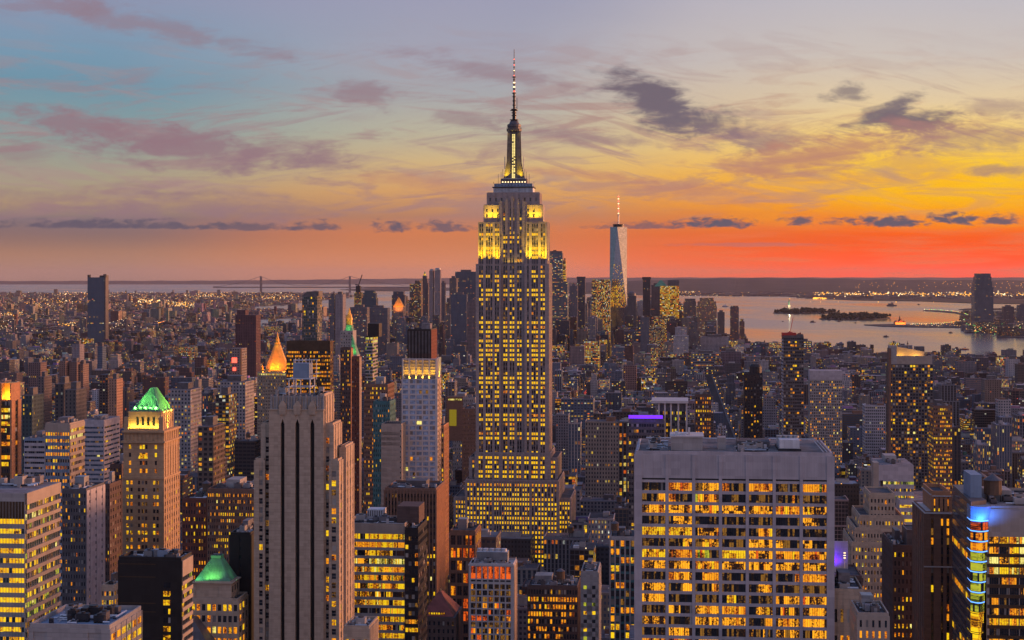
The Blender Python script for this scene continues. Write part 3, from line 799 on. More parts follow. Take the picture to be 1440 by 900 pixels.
def stone_slab():
    h = Hero('office_tower', 'pale stone setback tower with three long black vertical slots', 'office building', 375, 455, 640, 28, 910)
    x, z = h.x, h.z
    st = 'stone_warm'
    zt = z(557)
    w_ = h.wall
    # central mass with three black slots, bevelled stone over each
    slots = [(394.6, 400), (415.2, 421), (436.2, 442)]
    e = [378] + [v for s_ in slots for v in s_] + [455]
    h.top = zt
    w_.box(x(378), x(455), 1.6, 17.5, 0, zt - 4, 'black_panel', top='tar_roof', skip='D')
    zslot = z(589)
    for i in range(0, len(e), 2): w_.box(x(e[i]), x(e[i + 1]), 0.0, 1.6, z(960), z(577), st, skip='BD')
    for a, b in slots:
        w_.box(x(a), x(b), .15, 1.6, zslot, z(577), st, skip='B')
        w_.prism([[(x(a) - .0, .01, zslot - 2.0), (x(a) + .1, .01, zslot - 2), (x(a) + .1, 1.5, zslot - 2), (x(a), 1.5, zslot - 2)], [(x(a), .01, zslot), (x((a + b) / 2), .01, zslot), (x((a + b) / 2), 1.5, zslot), (x(a), 1.5, zslot)]], st)
        w_.prism([[(x(b) - .1, .01, zslot - 2), (x(b), .01, zslot - 2), (x(b), 1.5, zslot - 2), (x(b) - .1, 1.5, zslot - 2)], [(x((a + b) / 2), .01, zslot), (x(b), .01, zslot), (x(b), 1.5, zslot), (x((a + b) / 2), 1.5, zslot)]], st)
        # keystone ornament rising over the ledge
        m = (a + b) / 2
        w_.prism([[(x(m) - 1.3, -.5, z(583)), (x(m) + 1.3, -.5, z(583)), (x(m) + 1.3, .6, z(583)), (x(m) - 1.3, .6, z(583))], [(x(m) - 1.5, -.6, z(571)), (x(m) + 1.5, -.6, z(571)), (x(m) + 1.5, .9, z(571)), (x(m) - 1.5, .9, z(571))],
                  [(x(m) - .4, -.2, z(564)), (x(m) + .4, -.2, z(564)), (x(m) + .4, .9, z(564)), (x(m) - .4, .9, z(564))]], 'stone_warm')
    w_.box(x(377.5), x(455.5), -.35, 1.6, z(577), z(575.4), st)
    # fluted attic
    w_.box(x(379), x(454.5), 1.2, 17, zt - 4, zt, 'stone_grey', top='tar_roof', skip='D')
    w_.box(x(379), x(454.5), 1.0, 1.6, z(575.4), zt, 'stone_grey', skip='BD')
    for i in range(10):
        a = 380 + i * 8.15; w_.box(x(a), x(a) + .55, .35, 1.0, z(575.4), zt + .5, 'stone_grey', skip='BD')
    for i in range(20):
        a = 383 + i * 3.7; w_.box(x(a), x(a) + .3, .72, 1.0, z(574), zt - .3, st, skip='BD')
    # right face of the centre, lit by the west
    xr = x(455)
    fr = dict(fh=3.63, wh=.62, pier=.5, span=.28, lit=.18, mats=(('lit_yellow', 3), ('lit_amber', 3)), top=6.0, sash='stone_grey', dim=.15)
    h.tier(x(448), xr + .01, 1.6, 17.4, z(960), zt, st, None, None, dict(fr, cols=3, cw=.3, smat=st, span=.22, top=5), 'tar_roof', .9)
    # stepped shoulders
    for a, b, c, d, top, y0 in ((366.5, 378, 455, 466, 598, 2.5), (358, 370, 463.5, 474.5, 648, 1.2)):
        nl = dict(fr, cols=[(x(a) + (x(b) - x(a)) * q0, x(a) + (x(b) - x(a)) * q1) for q0, q1 in (((.44, .86),) if top < 640 else ((.46, .88),))], top=4.0 if top > 640 else 5, lit=.22)
        h.tier(x(a), x(b) - .01, y0, 22, z(960), z(top), st, None, nl, None, 'tar_roof', .8)
        nr = dict(fr, cols=[(x(c) + (x(d) - x(c)) * q0, x(c) + (x(d) - x(c)) * q1) for q0, q1 in (((.14, .58),) if top < 640 else ((.2, .75),))], top=4.0 if top > 640 else 5, lit=.35)
        h.tier(x(c) + .01, x(d), y0, 18 + (top - 598) * .1, z(960), z(top), st, None, nr, dict(fr, cols=3, cw=.34, lit=.3, fh=3.63), 'tar_roof', .8)
    h.tier(x(474.5) - .8, x(478), 10, 26, z(960), z(632), st, None, dict(fr, cols=1, cw=.4), dict(fr, cols=3, cw=.34, lit=.3), 'tar_roof', .8)
    # steel cooling plant on top
    p = h.part('cooling_plant')
    for a in (402, 412, 432):
        for yy in (5, 13): p.rod((x(a), yy, zt), (x(a), yy, zt + 6.5), .28, 'steel_pale')
    for zz in (3.2, 6.4):
        for yy in (5, 13): p.rod((x(399), yy, zt + zz), (x(435), yy, zt + zz), .25, 'steel_pale')
        p.rod((x(402), 5, zt + zz), (x(402), 13, zt + zz), .25, 'steel_pale'); p.rod((x(432), 5, zt + zz), (x(432), 13, zt + zz), .25, 'steel_pale')
    b = h.part('water_tank'); b.box(x(407), x(430), 6, 12, zt + 6.7, zt + 12.5, 'blue_box')
    for a in (406, 431, 438):
        p.rod((x(a), 9, zt + 6), (x(a), 9, zt + 14), .2, 'steel_pale')
    p.rod((x(405), 9, zt + 13.5), (x(440), 9, zt + 13.8), .22, 'steel_pale'); p.rod((x(432), 9, zt + 8), (x(444), 9, zt + 8.6), .2, 'steel_pale')
    for k in range(5): p.rod((x(408 + k * 5), 9, zt + 12.5), (x(408 + k * 5), 9, zt + 14.5), .12, 'steel_pale')
    h.clutter(x(382), x(400), 3, 16, zt, 6, False); h.clutter(x(436), x(452), 3, 16, zt, 5, False)
    # low block attached at its foot
    h.done(100)
stone_slab()


def office(name, label, pl, pr, ptop, Y, depth, vb, wall, front, side=None, roof='tar_roof', n_ind=60, core=None, clutter=6, big=True, para=1.0, cat='office building', group=None, tanks=0, extra=None):
    h = Hero(name, label, cat, pl, pr, Y, depth, vb, group)
    zt = h.z(ptop)
    h.tier(-h.W / 2, h.W / 2, 0, depth, 0, zt, wall, core or wall, front, side or front, roof, para)
    if clutter: h.clutter(-h.W / 2 + 1, h.W / 2 - 1, 2, depth - 2, zt, clutter, big)
    for k in range(tanks):
        h.tank(h.rng.uniform(-h.W / 3, h.W / 3), depth * h.rng.uniform(.3, .6), zt)
    if extra: extra(h, zt)
    h.done(n_ind)
    return h

Y_ = (('lit_yellow', 6), ('lit_amber', 2), ('lit_pale', 1)); A_ = (('lit_amber', 5), ('lit_yellow', 3)); G_ = (('lit_yellow', 5), ('lit_green', 3), ('lit_pale', 2)); P_ = (('lit_party', 3), ('lit_yellow', 4), ('lit_amber', 2))


def striped_left():
    h = Hero('office_tower', 'office block cut by the frame with glowing yellow floor bands and pale stripes', 'office building', -60, 34.5, 470, 26, 910)
    zt = h.z(693)
    fr = dict(fh=2.82, wh=.5, cols=22, cw=.9, pier=.2, span=.12, mproud=.0, smat='concrete', lit=.88, mats=(('lit_gold', 5), ('lit_yellow', 4)), panes=1, top=7.4, tmat='bronze', rowvar=False, glass='glass_green')
    sr = dict(fh=2.82, wh=.62, cols=16, cw=.9, pier=.2, span=.7, smat='travertine', lit=.34, mats=G_, top=3.2, glass='glass_green', dim=.3)
    h.tier(-h.W / 2, h.W / 2, 0, 26, 0, zt, 'concrete', 'bronze', fr, sr, 'pale_roof', 0)
    h.wall.box(-h.W / 2, h.W / 2, -.3, 0, zt - 2.4, zt, 'concrete', skip='B')
    h.wall.box(h.W / 2, h.W / 2 + .75, 0, 26, zt - 3.3, zt, 'travertine', skip='L')
    h.clutter(-h.W / 2 + 1, h.W / 2 - 2, 12, 25, zt, 5, False)
    h.part('railing').rod((-h.W / 2, 1, zt + 1), (h.W / 2, 1, zt + 1), .07, 'steel_pale')
    h.done(100)
striped_left()


def black_office():
    h = Hero('office_tower', 'blank black office block with one short column of lit windows', 'office building', 167, 255, 560, 12, 910)
    zt = h.z(788)
    x, z = h.x, h.z
    h.top = zt
    fr = dict(cols=[(x(229.5), x(240))], fh=3.0, wh=.62, pier=.25, span=.24, lit=.8, mats=(('lit_yellow', 1),), top=7.4, rowvar=False, panes=3)
    h.tier(-h.W / 2, h.W / 2, 0, 12, 0, zt, 'black_panel', 'black_panel', fr, dict(fh=3.0, wh=.55, cols=4, cw=.94, pier=.15, span=.5, smat='travertine', lit=.35, mats=G_, top=5.5, tmat='travertine'), 'tar_roof', 1.2)
    for py in (794, 812, 849, 861): h.wall.box(-h.W / 2 + .2, h.W / 2 - 9, -.30, -.26, z(py), z(py) + .35, 'bronze')
    h.clutter(-h.W / 2 + 1, h.W / 2 - 1, 1, 11, zt, 9, False, ('spandrel_grey', 'dark_metal', 'steel', 'blue_box'))
    h.done(12)
black_office()


def low_roof():
    h = Hero('office_block', 'grey office with rooftop plant at the foot of the striped office block', 'office building', 42, 154, 440, 26, 910)
    zt = h.z(884); x = h.x
    h.tier(-h.W / 2, h.W / 2, 0, 26, 0, zt, 'stone_grey', None, dict(fh=30, wh=.9, cols=[(x(47), x(66)), (x(124), x(142))], pier=.3, span=.2, lit=0, dim=0, top=1.0), dict(fh=3.2, wh=.6, cols=6, cw=.9, lit=1, mats=Y_, top=1.5, span=.2), 'blue_box', 1.2)
    h.clutter(-h.W / 2 + 2, h.W / 2 - 2, 3, 24, zt, 16, False, ('steel', 'blue_box', 'spandrel_grey', 'dark_metal'))
    h.done(30)
low_roof()


def green_pyramid_tower():
    h = Hero('skyscraper', 'tan stone tower with steep green lit copper roof and yellow lit top storeys', 'skyscraper', 173, 230, 880, 28, 782)
    x, z = h.x, h.z; st = 'stone_uplit'
    mats = (('lit_yellow', 5), ('lit_amber', 3))
    px = lambda v: x(v)
    # the shaft's windows from the photograph: pairs at the edges, four in the centre
    gz = lambda zx: 4.737 and zx / 4.737
    pair = lambda lst: [(px(v / 4.737) - .62, px(v / 4.737) + .62) for v in lst]
    low = pair([850, 877, 927, 952, 975, 1028, 1051]); hi = pair([865, 937, 956, 974, 1037])
    fr = dict(fh=3.85, wh=.52, pier=.3, span=.25, lit=.42, mats=mats, top=1.5, sash='bronze', cols=low)
    sr = dict(fh=3.85, wh=.55, pier=.35, span=.15, lit=.12, mats=mats, top=1.5, cols=7, cw=.4)
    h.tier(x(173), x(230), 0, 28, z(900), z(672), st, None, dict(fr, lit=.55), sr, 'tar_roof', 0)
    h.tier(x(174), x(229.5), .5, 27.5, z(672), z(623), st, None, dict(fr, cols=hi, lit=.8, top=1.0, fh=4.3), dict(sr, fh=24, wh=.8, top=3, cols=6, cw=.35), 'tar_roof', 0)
    # cornices
    w_ = h.wall
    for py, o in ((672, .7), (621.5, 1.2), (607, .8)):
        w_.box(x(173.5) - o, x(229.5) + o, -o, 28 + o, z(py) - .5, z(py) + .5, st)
    # arch over centre
    w_.lathe(x(201), .1, [(3.0, 0)], st, 3) if False else None
    ar = h.part('arched_window')
    n = 10; cz = z(645)
    ar.poly([(x(201) + 2.6 * math.cos(math.pi * k / n), -.36 + .5, cz + 2.6 * math.sin(math.pi * k / n)) for k in range(n + 1)], 'lit_yellow')
    for v in ar.v[:]: pass
    ar.v = [(a, .13, c) for a, b, c in ar.v]
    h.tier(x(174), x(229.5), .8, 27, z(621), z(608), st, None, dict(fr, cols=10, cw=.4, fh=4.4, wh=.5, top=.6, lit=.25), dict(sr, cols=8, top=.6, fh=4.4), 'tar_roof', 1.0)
    # lit belfry stage
    bx0, bx1 = x(178.5), x(223.5)
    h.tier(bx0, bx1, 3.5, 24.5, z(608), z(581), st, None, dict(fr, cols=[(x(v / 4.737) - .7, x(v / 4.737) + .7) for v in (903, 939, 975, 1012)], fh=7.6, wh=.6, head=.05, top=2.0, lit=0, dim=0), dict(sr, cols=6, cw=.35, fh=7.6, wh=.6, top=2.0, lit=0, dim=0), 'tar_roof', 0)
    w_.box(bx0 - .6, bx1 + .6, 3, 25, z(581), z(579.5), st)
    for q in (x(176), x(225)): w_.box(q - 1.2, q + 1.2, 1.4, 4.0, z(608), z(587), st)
    # steep hipped copper roof
    r = h.part('roof')
    z0, z1 = z(579.4), z(547.5); yc = 20
    A = [(x(180), 4, z0), (x(222.5), 4, z0), (x(222.5), 24, z0), (x(180), 24, z0)]
    Bt = [(x(205.5), 18, z1), (x(209), 18, z1), (x(209), 22, z1), (x(205.5), 22, z1)]
    Bt = [(x(202), 12, z1), (x(207.5), 12, z1), (x(207.5), 16, z1), (x(202), 16, z1)]
    r.prism([A, Bt], 'copper_green')
    for k in range(12):         # standing seams
        t_ = (k + .5) / 12
        for (p0, p1, q0, q1) in ((A[0], A[1], Bt[0], Bt[1]), (A[1], A[2], Bt[1], Bt[2])):
            P = Vector(p0).lerp(Vector(p1), t_); Q = Vector(q0).lerp(Vector(q1), t_)
            r.rod(P, Q, .26, 'copper_green')
    for k in range(5):
        m = x(187 + k * 7.2); r.box(m - .7, m + .7, 3.9, 6.5, z0, z0 + 2.4, 'copper_green')
    gcol = (.46, 1.0, .22)
    for k in range(3): h.light('AREA', (x(187 + k * 14), 1.8, z0 + .6), (x(196 + k * 5), 12, z1), 1050, gcol, (4, .6), 80)
    for k in range(3): h.light('AREA', (x(223) + 2.2, 7 + k * 7, z0 + .6), (x(212), 11 + k * 3, z1 - 4), 800, (.6, 1, .1), (.6, 5), 120)
    yl = (1, .72, .08)
    for k in range(2): h.light('AREA', (x(189 + k * 23), 1.9, z(604.5)), (x(189 + k * 23), 4, z(588)), 1300, yl, (9, .5), 120)
    h.light('AREA', (bx1 + 1.8, 14, z(604)), (bx1, 14, z(588)), 3000, (1, .6, .06), (.5, 18), 120)
    h.light('AREA', (bx0 - 1.6, 12, z(604)), (bx0, 12, z(588)), 1500, yl, (.5, 12), 120)
    h.done(100)
green_pyramid_tower()


def green_cap_hotel():
    h = Hero('office_block', 'squat stone office with small green lit pyramid cap and lit windows', 'office building', 266, 326, 640, 16, 910)
    x, z = h.x, h.z; st = 'stone_warm'
    fr = dict(fh=4.4, wh=.58, pier=.35, span=.25, lit=.75, mats=A_ + Y_, top=1.4, cols=7, cw=.66)
    h.tier(x(266), x(333), 2, 16, 0, z(846), st, None, dict(fr, cols=9), dict(fr, cols=3, lit=.4), 'tar_roof', 1)
    h.tier(x(268), x(321), 3.5, 15, z(846), z(822), st, None, dict(fr, cols=[(x(271), x(305))], fh=6, wh=.5, panes=12, lit=0, top=1.5), dict(fr, cols=3), 'tar_roof', .6)
    h.wall.box(x(266), x(324), 2.6, 16, z(822.5), z(821), st)
    r = h.part('roof')
    z0, z1 = z(820.9), z(789)
    r.prism([[(x(269), 4, z0), (x(320), 4, z0), (x(320), 15, z0), (x(269), 15, z0)], [(x(290), 7, z1), (x(303), 7, z1), (x(303), 11, z1), (x(290), 11, z1)]], 'copper_green')
    r.box(x(289.5), x(303.5), 6.8, 11.2, z1, z1 + 1.0, 'copper_green'); r.box(x(291), x(302), 7.4, 10.6, z1 + 1.0, z1 + 1.3, 'dark_metal')
    for k in range(9):
        t_ = (k + .5) / 9
        r.rod((x(269 + 51 * t_), 4, z0), (x(290 + 13 * t_), 7, z1), .09, 'copper_green')
    h.light('AREA', (x(294), 2.6, z0 + .4), (x(296), 8, z1), 360, (.5, 1, .22), (6, .5), 100)
    h.light('AREA', (x(275), 2.6, z0 + .4), (x(290), 9, z1), 120, (.3, 1, .4), (4, .5), 120)
    h.light('AREA', (x(320) + 2, 9, z0 + .4), (x(308), 9, z1), 150, (.3, 1, .4), (.5, 10), 120)
    t = h.part('lower_roof')      # dark glazed hip in front
    t.prism([[(x(256), -8, z(905)), (x(304), -8, z(905)), (x(304), 2, z(905)), (x(256), 2, z(905))], [(x(268), -4, z(868)), (x(276), -4, z(868)), (x(276), 1.9, z(868)), (x(268), 1.9, z(868))]], 'spandrel_grey')
    h.done(60)
green_cap_hotel()


def ribbon_lit():
    def ex(h, zt):
        x, z = h.x, h.z
        b = h.newpart('bulkhead'); b.box(x(554), x(585), 8, 24, zt, zt + 7.5, 'brick_dark', skip='D')
        c = h.newpart('cooling_tower'); c.box(x(508), x(531), 14, 22, zt + 1, zt + 5, 'steel_pale')
        for k in range(7): c.box(x(509 + k * 3.2), x(510 + k * 3.2), 13.9, 14, zt + 2, zt + 4.6, 'dark_metal')
    fr = dict(fh=3.63, wh=.64, cols=5, cw=.965, pier=.12, span=.30, smat='concrete', lit=.86, mats=(('lit_yellow', 6), ('lit_party', 3), ('lit_green', 1), ('lit_pale', 1), ('lit_amber', 1)), panes=9, pvar=.12, top=3.6, frame=None, rowvar=False)
    h = office('office_tower', 'broad office block with nearly every floor lit yellow in wavy ribbons', 486, 569, 739, 720, 24, 910, 'travertine', fr, dict(fr), 'gravel_roof', 98, 'black_panel', 8, False, extra=ex)
ribbon_lit()
office('office_tower', 'dark glass wing joined to the broad yellow-lit office', 570, 588, 745, 716, 26, 910, 'dark_metal',
       dict(fh=3.63, wh=.5, cols=4, cw=.86, pier=.15, span=.1, lit=.12, mats=A_, top=3, rowfn=lambda r, p: .75 if r in (11, 13, 15, 17, 18) else p), dict(fh=3.63, wh=.5, cols=14, cw=.86, pier=.15, span=.1, lit=0, dim=.05), 'tar_roof', 40, 'black_panel', 3, False)

office('office_tower', 'flat-topped brown tower of vertical bays with dark attic arcade', 541, 613, 689, 850, 32, 868, 'brick_brown',
       dict(fh=3.9, wh=.5, cols=16, cw=.5, pier=.45, span=.2, major=2, lit=.38, mats=Y_, top=2, smat='bronze', rowfn=lambda r, p: (0 if r in (0, 1, 2, 4, 6) else p)),
       dict(fh=3.9, wh=.6, cols=12, cw=.5, pier=.4, span=.2, lit=.25, mats=A_, wall='brick_orange'), 'tar_roof', 80, None, 10, True)


def blue_hotel():
    h = Hero('skyscraper', 'slim white-framed hotel tower of pale blue windows under yellow lit fins', 'skyscraper', 565.5, 614.5, 1050, 17, 688)
    x, z = h.x, h.z; wp = 'white_panel'
    fr = dict(fh=3.3, wh=.7, cols=[(x(566.5 + i * 9.2), x(572.2 + i * 9.2)) for i in range(5)] and
              [(x(565.5 + v), x(565.5 + v + 7.4)) for v in (1.0, 11.2, 20.2, 29.4, 39.0)], pier=.35, span=.25, lit=.05, mats=(('lit_pale', 3), ('lit_amber', 1)), glass='glass_pale', panes=2, top=0.5, dim=.03, rowvar=False)
    h.tier(-h.W / 2, h.W / 2, 0, 17, 0, z(533), wp, 'spandrel_grey', fr, dict(fh=3.3, wh=.5, cols=1, cw=.14, pier=.2, span=.2, lit=.1, wall='stone_warm'), 'tar_roof', 0)
    w_ = h.wall
    fins = h.part('crown_fin')
    for v in (0, 9.2, 18.6, 27.8, 37.2, 46.8):
        fins.box(x(565.5 + v), x(565.5 + v + 2.0), -.35, .9, z(533), z(505 + v * .0), wp, skip='D')
    for k in range(4): fins.box(h.W / 2 - .9, h.W / 2 + .3, 1.0 + k * 4.6, 2.0 + k * 4.6, z(533), z(503.5), wp, skip='D')
    w_.box(-h.W / 2 + 1.2, h.W / 2 - 1.2, 1.5, 16, z(533), z(507), 'travertine', top='tar_roof', skip='D')
    for k in range(6): w_.box(-h.W / 2 + 1.2, h.W / 2 - 1.2, 1.3, 1.5, z(532 - k * 4) - .3, z(532 - k * 4), 'concrete', skip='B')
    fins.box(-h.W / 2, h.W / 2, -.36, .9, z(505.5), z(504.3), wp)
    h.light('AREA', (0, -.3, z(532)), (0, 1.2, z(508)), 3800, (1, .52, .03), (20, .8), 62)
    h.light('AREA', (h.W / 2 - .1, 9, z(532)), (h.W / 2 - 1.3, 9, z(510)), 2600, (1, .75, .05), (.8, 14), 140)
    h.done(60)
    b = Hero('office_block', 'blank pale party-wall slab beside the blue-windowed hotel tower', 'office building', 536.5, 564.5, 1035, 20, 690)
    b.tier(-b.W / 2, b.W / 2, 0, 20, 0, b.z(598), 'travertine', None, dict(fh=3.3, wh=.35, cols=[(b.x(562.5), b.x(563.8))], pier=.2, span=.2, lit=.1, top=3), None, 'tar_roof', 1)
    for k in range(7): b.newpart('planter').lathe(b.x(541 + k * 3), 6, [(.9, b.z(598)), (1.2, b.z(596)), (.3, b.z(594))], 'copper_green' if k < 0 else 'tar_roof', 7)
    b.done(10)
blue_hotel()


def white_grid():
    h = Hero('office_tower', 'white-framed grid office with deep red top-floor glazing', 'office building', 660, 722, 800, 15, 910)
    x, z = h.x, h.z; wp = 'white_panel'
    zt = z(795)
    cols = [(x(662.3 + i * 8.25), x(662.3 + i * 8.25 + 6.4)) for i in range(7)]
    h.tier(-h.W / 2, h.W / 2, 0, 15, 0, z(818), wp, 'dark_metal', dict(fh=3.1, wh=.78, cols=cols, pier=.3, span=.28, lit=.2, mats=(('lit_amber', 3), ('lit_red', 2)), panes=2, top=1.2, glass='glass_dark', dim=.55, frame='spandrel_grey'), dict(fh=3.1, wh=.6, cols=2, cw=.3, lit=.1, wall='stone_warm'), None or 'tar_roof', 0)
    h.tier(-h.W / 2, h.W / 2, 0, 15, z(818), zt, wp, 'dark_metal', dict(fh=6.6, wh=.9, cols=cols, pier=.3, span=.28, lit=1, mats=(('lit_red', 1),), panes=1, top=.6, rowvar=False), dict(fh=8, wh=.8, cols=2, cw=.3, lit=0, wall='stone_warm'), 'pale_roof', 1.0)
    h.wall.box(-h.W / 2 - .5, h.W / 2 + .4, -.5, 15.5, zt - .4, zt + .3, wp)
    h.newpart('bulkhead').box(x(668), x(712), 6, 13, zt, zt + 5.5, 'steel', top='steel_pale', skip='D')
    for k in range(5): h.newpart('cooling_fan').lathe(x(672 + k * 8.5), 9, [(1.4, zt + 5.5), (1.4, zt + 6.8)], 'steel_pale', 12)
    h.clutter(x(662), x(720), 1, 6, zt, 6, False)
    h.done(100)
white_grid()


def mansard():
    h = Hero('apartment_house', 'dark brick house with steep red pyramid roof and strip of lit dormers', 'house', 588, 640, 800, 26, 910)
    x, z = h.x, h.z
    h.tier(-h.W / 2, h.W / 2, 0, 28, 0, z(868), 'brick_dark', None, dict(fh=3.8, wh=.5, cols=8, cw=.4, pier=.3, span=.2, lit=.12, mats=A_, top=2), None, 'tar_roof', 0)
    r = h.part('roof')
    r.prism([[(x(591), .8, z(867.5)), (x(637), .8, z(867.5)), (x(637), 27, z(867.5)), (x(591), 27, z(867.5))], [(x(612), 11, z(838)), (x(616), 11, z(838)), (x(616), 15, z(838)), (x(612), 15, z(838))]], 'tile_red')
    for i in range(7):
        d_ = h.newpart('dormer'); a = x(602 + i * 3.4); d_.box(a, a + .9, 1.5, 3.4, z(865), z(862), 'tile_red'); d_.box(a + .1, a + .8, 1.42, 1.5, z(864.8), z(862.4), 'lit_yellow')
    r.lathe(x(614), 13, [(.5, z(838)), (.1, z(833))], 'dark_metal', 6)
    h.done(30)
mansard()

office('office_block', 'narrow brick block with two glowing orange top windows and lit lower bays', 633, 668, 748, 930, 26, 832, 'brick_brown',
       dict(fh=7.2, wh=.74, cols=4, cw=.74, pier=.4, span=.3, lit=.6, mats=(('lit_red', 2), ('lit_amber', 3)), top=2, panes=2), None, 'tar_roof', 30, None, 5, True)

def brown_pair():
    h = Hero('office_tower', 'brown brick setback tower with white-edged crown beside the blue-lit corner office', 'office building', 1300, 1337, 620, 30, 910)
    x, z = h.x, h.z
    fr = dict(fh=3.6, wh=.72, pier=.6, span=.1, lit=.22, mats=A_, top=1.5, smat='bronze')
    h.tier(x(1312), x(1337.5), 2, 26, z(760), z(697), 'brick_orange', None, dict(fr, cols=4, cw=.3), None, 'tar_roof', 1.5)
    h.wall.box(x(1311), x(1338.5), 1.2, 27, z(699), z(697.6), 'white_panel')
    h.tier(x(1301), x(1337), 0, 30, 0, z(722), 'brick_brown', None, dict(fr, cols=[(x(1309), x(1312.5)), (x(1323), x(1326)), (x(1331), x(1334.5))], top=2), dict(fr, cols=6, cw=.3), 'tar_roof', .8)
    h.wall.box(x(1299.5), x(1338), -.9, 31, z(722.4), z(720.6), 'white_panel')
    h.wall.box(x(1299), x(1338.4), -1.0, 0, z(797.4), z(796), 'white_panel')
    h.done(60)
brown_pair()


def blue_corner():
    h = Hero('office_tower', 'glass corner office with blue LED bands on its curved bay', 'office building', 1364, 1500, 560, 50, 910)
    x, z = h.x, h.z
    zt = z(716)
    fr = dict(fh=3.5, wh=.66, cols=[(x(1391 + i * 14.3), x(1391 + i * 14.3 + 13.2)) for i in range(7)], pier=.25, span=.35, smat='bronze', lit=.75, mats=(('lit_amber', 3), ('lit_yellow', 4), ('lit_pale', 2), ('lit_party', 3)), panes=4, pvar=.15, top=9.5, tmat='travertine', frame='bronze')
    fr['rowfn'] = lambda r, p: .12 if r == 6 else p
    h.tier(x(1388), h.W / 2, 0, 50, 0, zt, 'travertine', 'black_panel', fr, None, 'pale_roof', 1)
    # faceted left flank running back
    fl = h.wall
    # curved glass bay with LED lines
    zc = z(712)
    n = 8
    def bay_ring(zz, tp):
        c0, c1 = x(1364), x(1389 - tp)
        return [(c0 + (c1 - c0) * k / n, -1.0 - 2.2 * math.sin(math.pi * k / n), zz) for k in range(n + 1)] + [(c1, 6, zz), (c0, 6, zz)]
    bay = h.part('curved_bay')
    rows = 22
    tap = lambda r: min(12, r * .75)
    g = h.rng
    for r_ in range(rows):
        za = z(732 + r_ * 14.3 + 14.3) ; zb = z(732 + r_ * 14.3)
        A = bay_ring(za + .4, tap(r_)); Bq = bay_ring(zb - .4, tap(r_))
        i = len(bay.v)
        mt = ('lit_green' if 3 <= r_ <= 8 else 'lit_amber') if r_ != 0 and r_ != 1 else ('lit_red' if r_ == 0 else 'lit_amber')
        if r_ > 8: mt = g.choice(['lit_yellow', 'lit_amber', 'lit_yellow'])
        for k in range(n):
            bay.poly([A[k], A[k + 1], Bq[k + 1], Bq[k]], mt if g.random() < .85 else 'glass_dark')
        bay.prism([bay_ring(za - .35, tap(r_)), bay_ring(za + .4, tap(r_))], 'bronze')
        led = h.newpart('light_band')
        Lr = [(a, b - .14 if b < 5 else b, c) for a, b, c in bay_ring(za - .16, tap(r_))]; Lu = [(a, b, c + .32) for a, b, c in Lr]
        led.prism([Lr, Lu], 'led_blue' if r_ < 8 else 'lit_yellow')
    bay.prism([bay_ring(z(732), 0), bay_ring(z(712), -4)], 'blue_box')
    ld = h.newpart('light_band'); R_ = [(a, b - .14 if b < 5 else b, c) for a, b, c in bay_ring(z(732.5), 0)]; ld.prism([R_, [(a, b, c + .4) for a, b, c in R_]], 'led_blue')
    h.light('AREA', (x(1377), -5.0, z(731)), (x(1377), -1.2, z(716)), 2200, (.04, .2, 1.0), (9, .5), 150)
    h.top = max(h.top, zc)
    # left flank: angled wall of dark glass with slanting lit floors
    sl = h.part('side_wall')
    P0 = (x(1364), -1.0); P1 = (x(1364) + 1.6, 46.0)
    for r_ in range(26):
        zb = z(708) - r_ * 3.5
        for k in range(12):
            ta, tb = k / 12, (k + .92) / 12
            pa = (P0[0] + (P1[0] - P0[0]) * ta, P0[1] + (P1[1] - P0[1]) * ta); pb = (P0[0] + (P1[0] - P0[0]) * tb, P0[1] + (P1[1] - P0[1]) * tb)
            mt = 'glass_blue'
            if r_ in (5, 9) or (r_ > 13 and g.random() < .55): mt = g.choice(['lit_amber', 'lit_yellow', 'lit_dim'])
            sl.poly([(pb[0], pb[1], zb - 2.9), (pa[0], pa[1], zb - 2.9), (pa[0], pa[1], zb - .9), (pb[0], pb[1], zb - .9)], mt)
    zt2 = z(706)
    sl.prism([[(P0[0] + .12, P0[1], 0), (x(1390), 4, 0), (x(1390), 46, 0), (P1[0] + .12, P1[1], 0)], [(P0[0] + .12, P0[1], zt2), (x(1390), 4, zt2), (x(1390), 46, zt2), (P1[0] + .12, P1[1], zt2)]], 'spandrel_grey')
    h.newpart('bulkhead').box(x(1372), x(1388), 10, 24, zt2 + .01, zt2 + 8, 'blue_box', skip='D')
    h.tank(x(1412), 20, zt, 3.2, 5.0, 2.5); h.tank(x(1403), 34, zt, 2.6, 4.0, 3.0)
    h.clutter(x(1396), h.W / 2 - 2, 8, 46, zt, 10)
    h.done(100)
blue_corner()

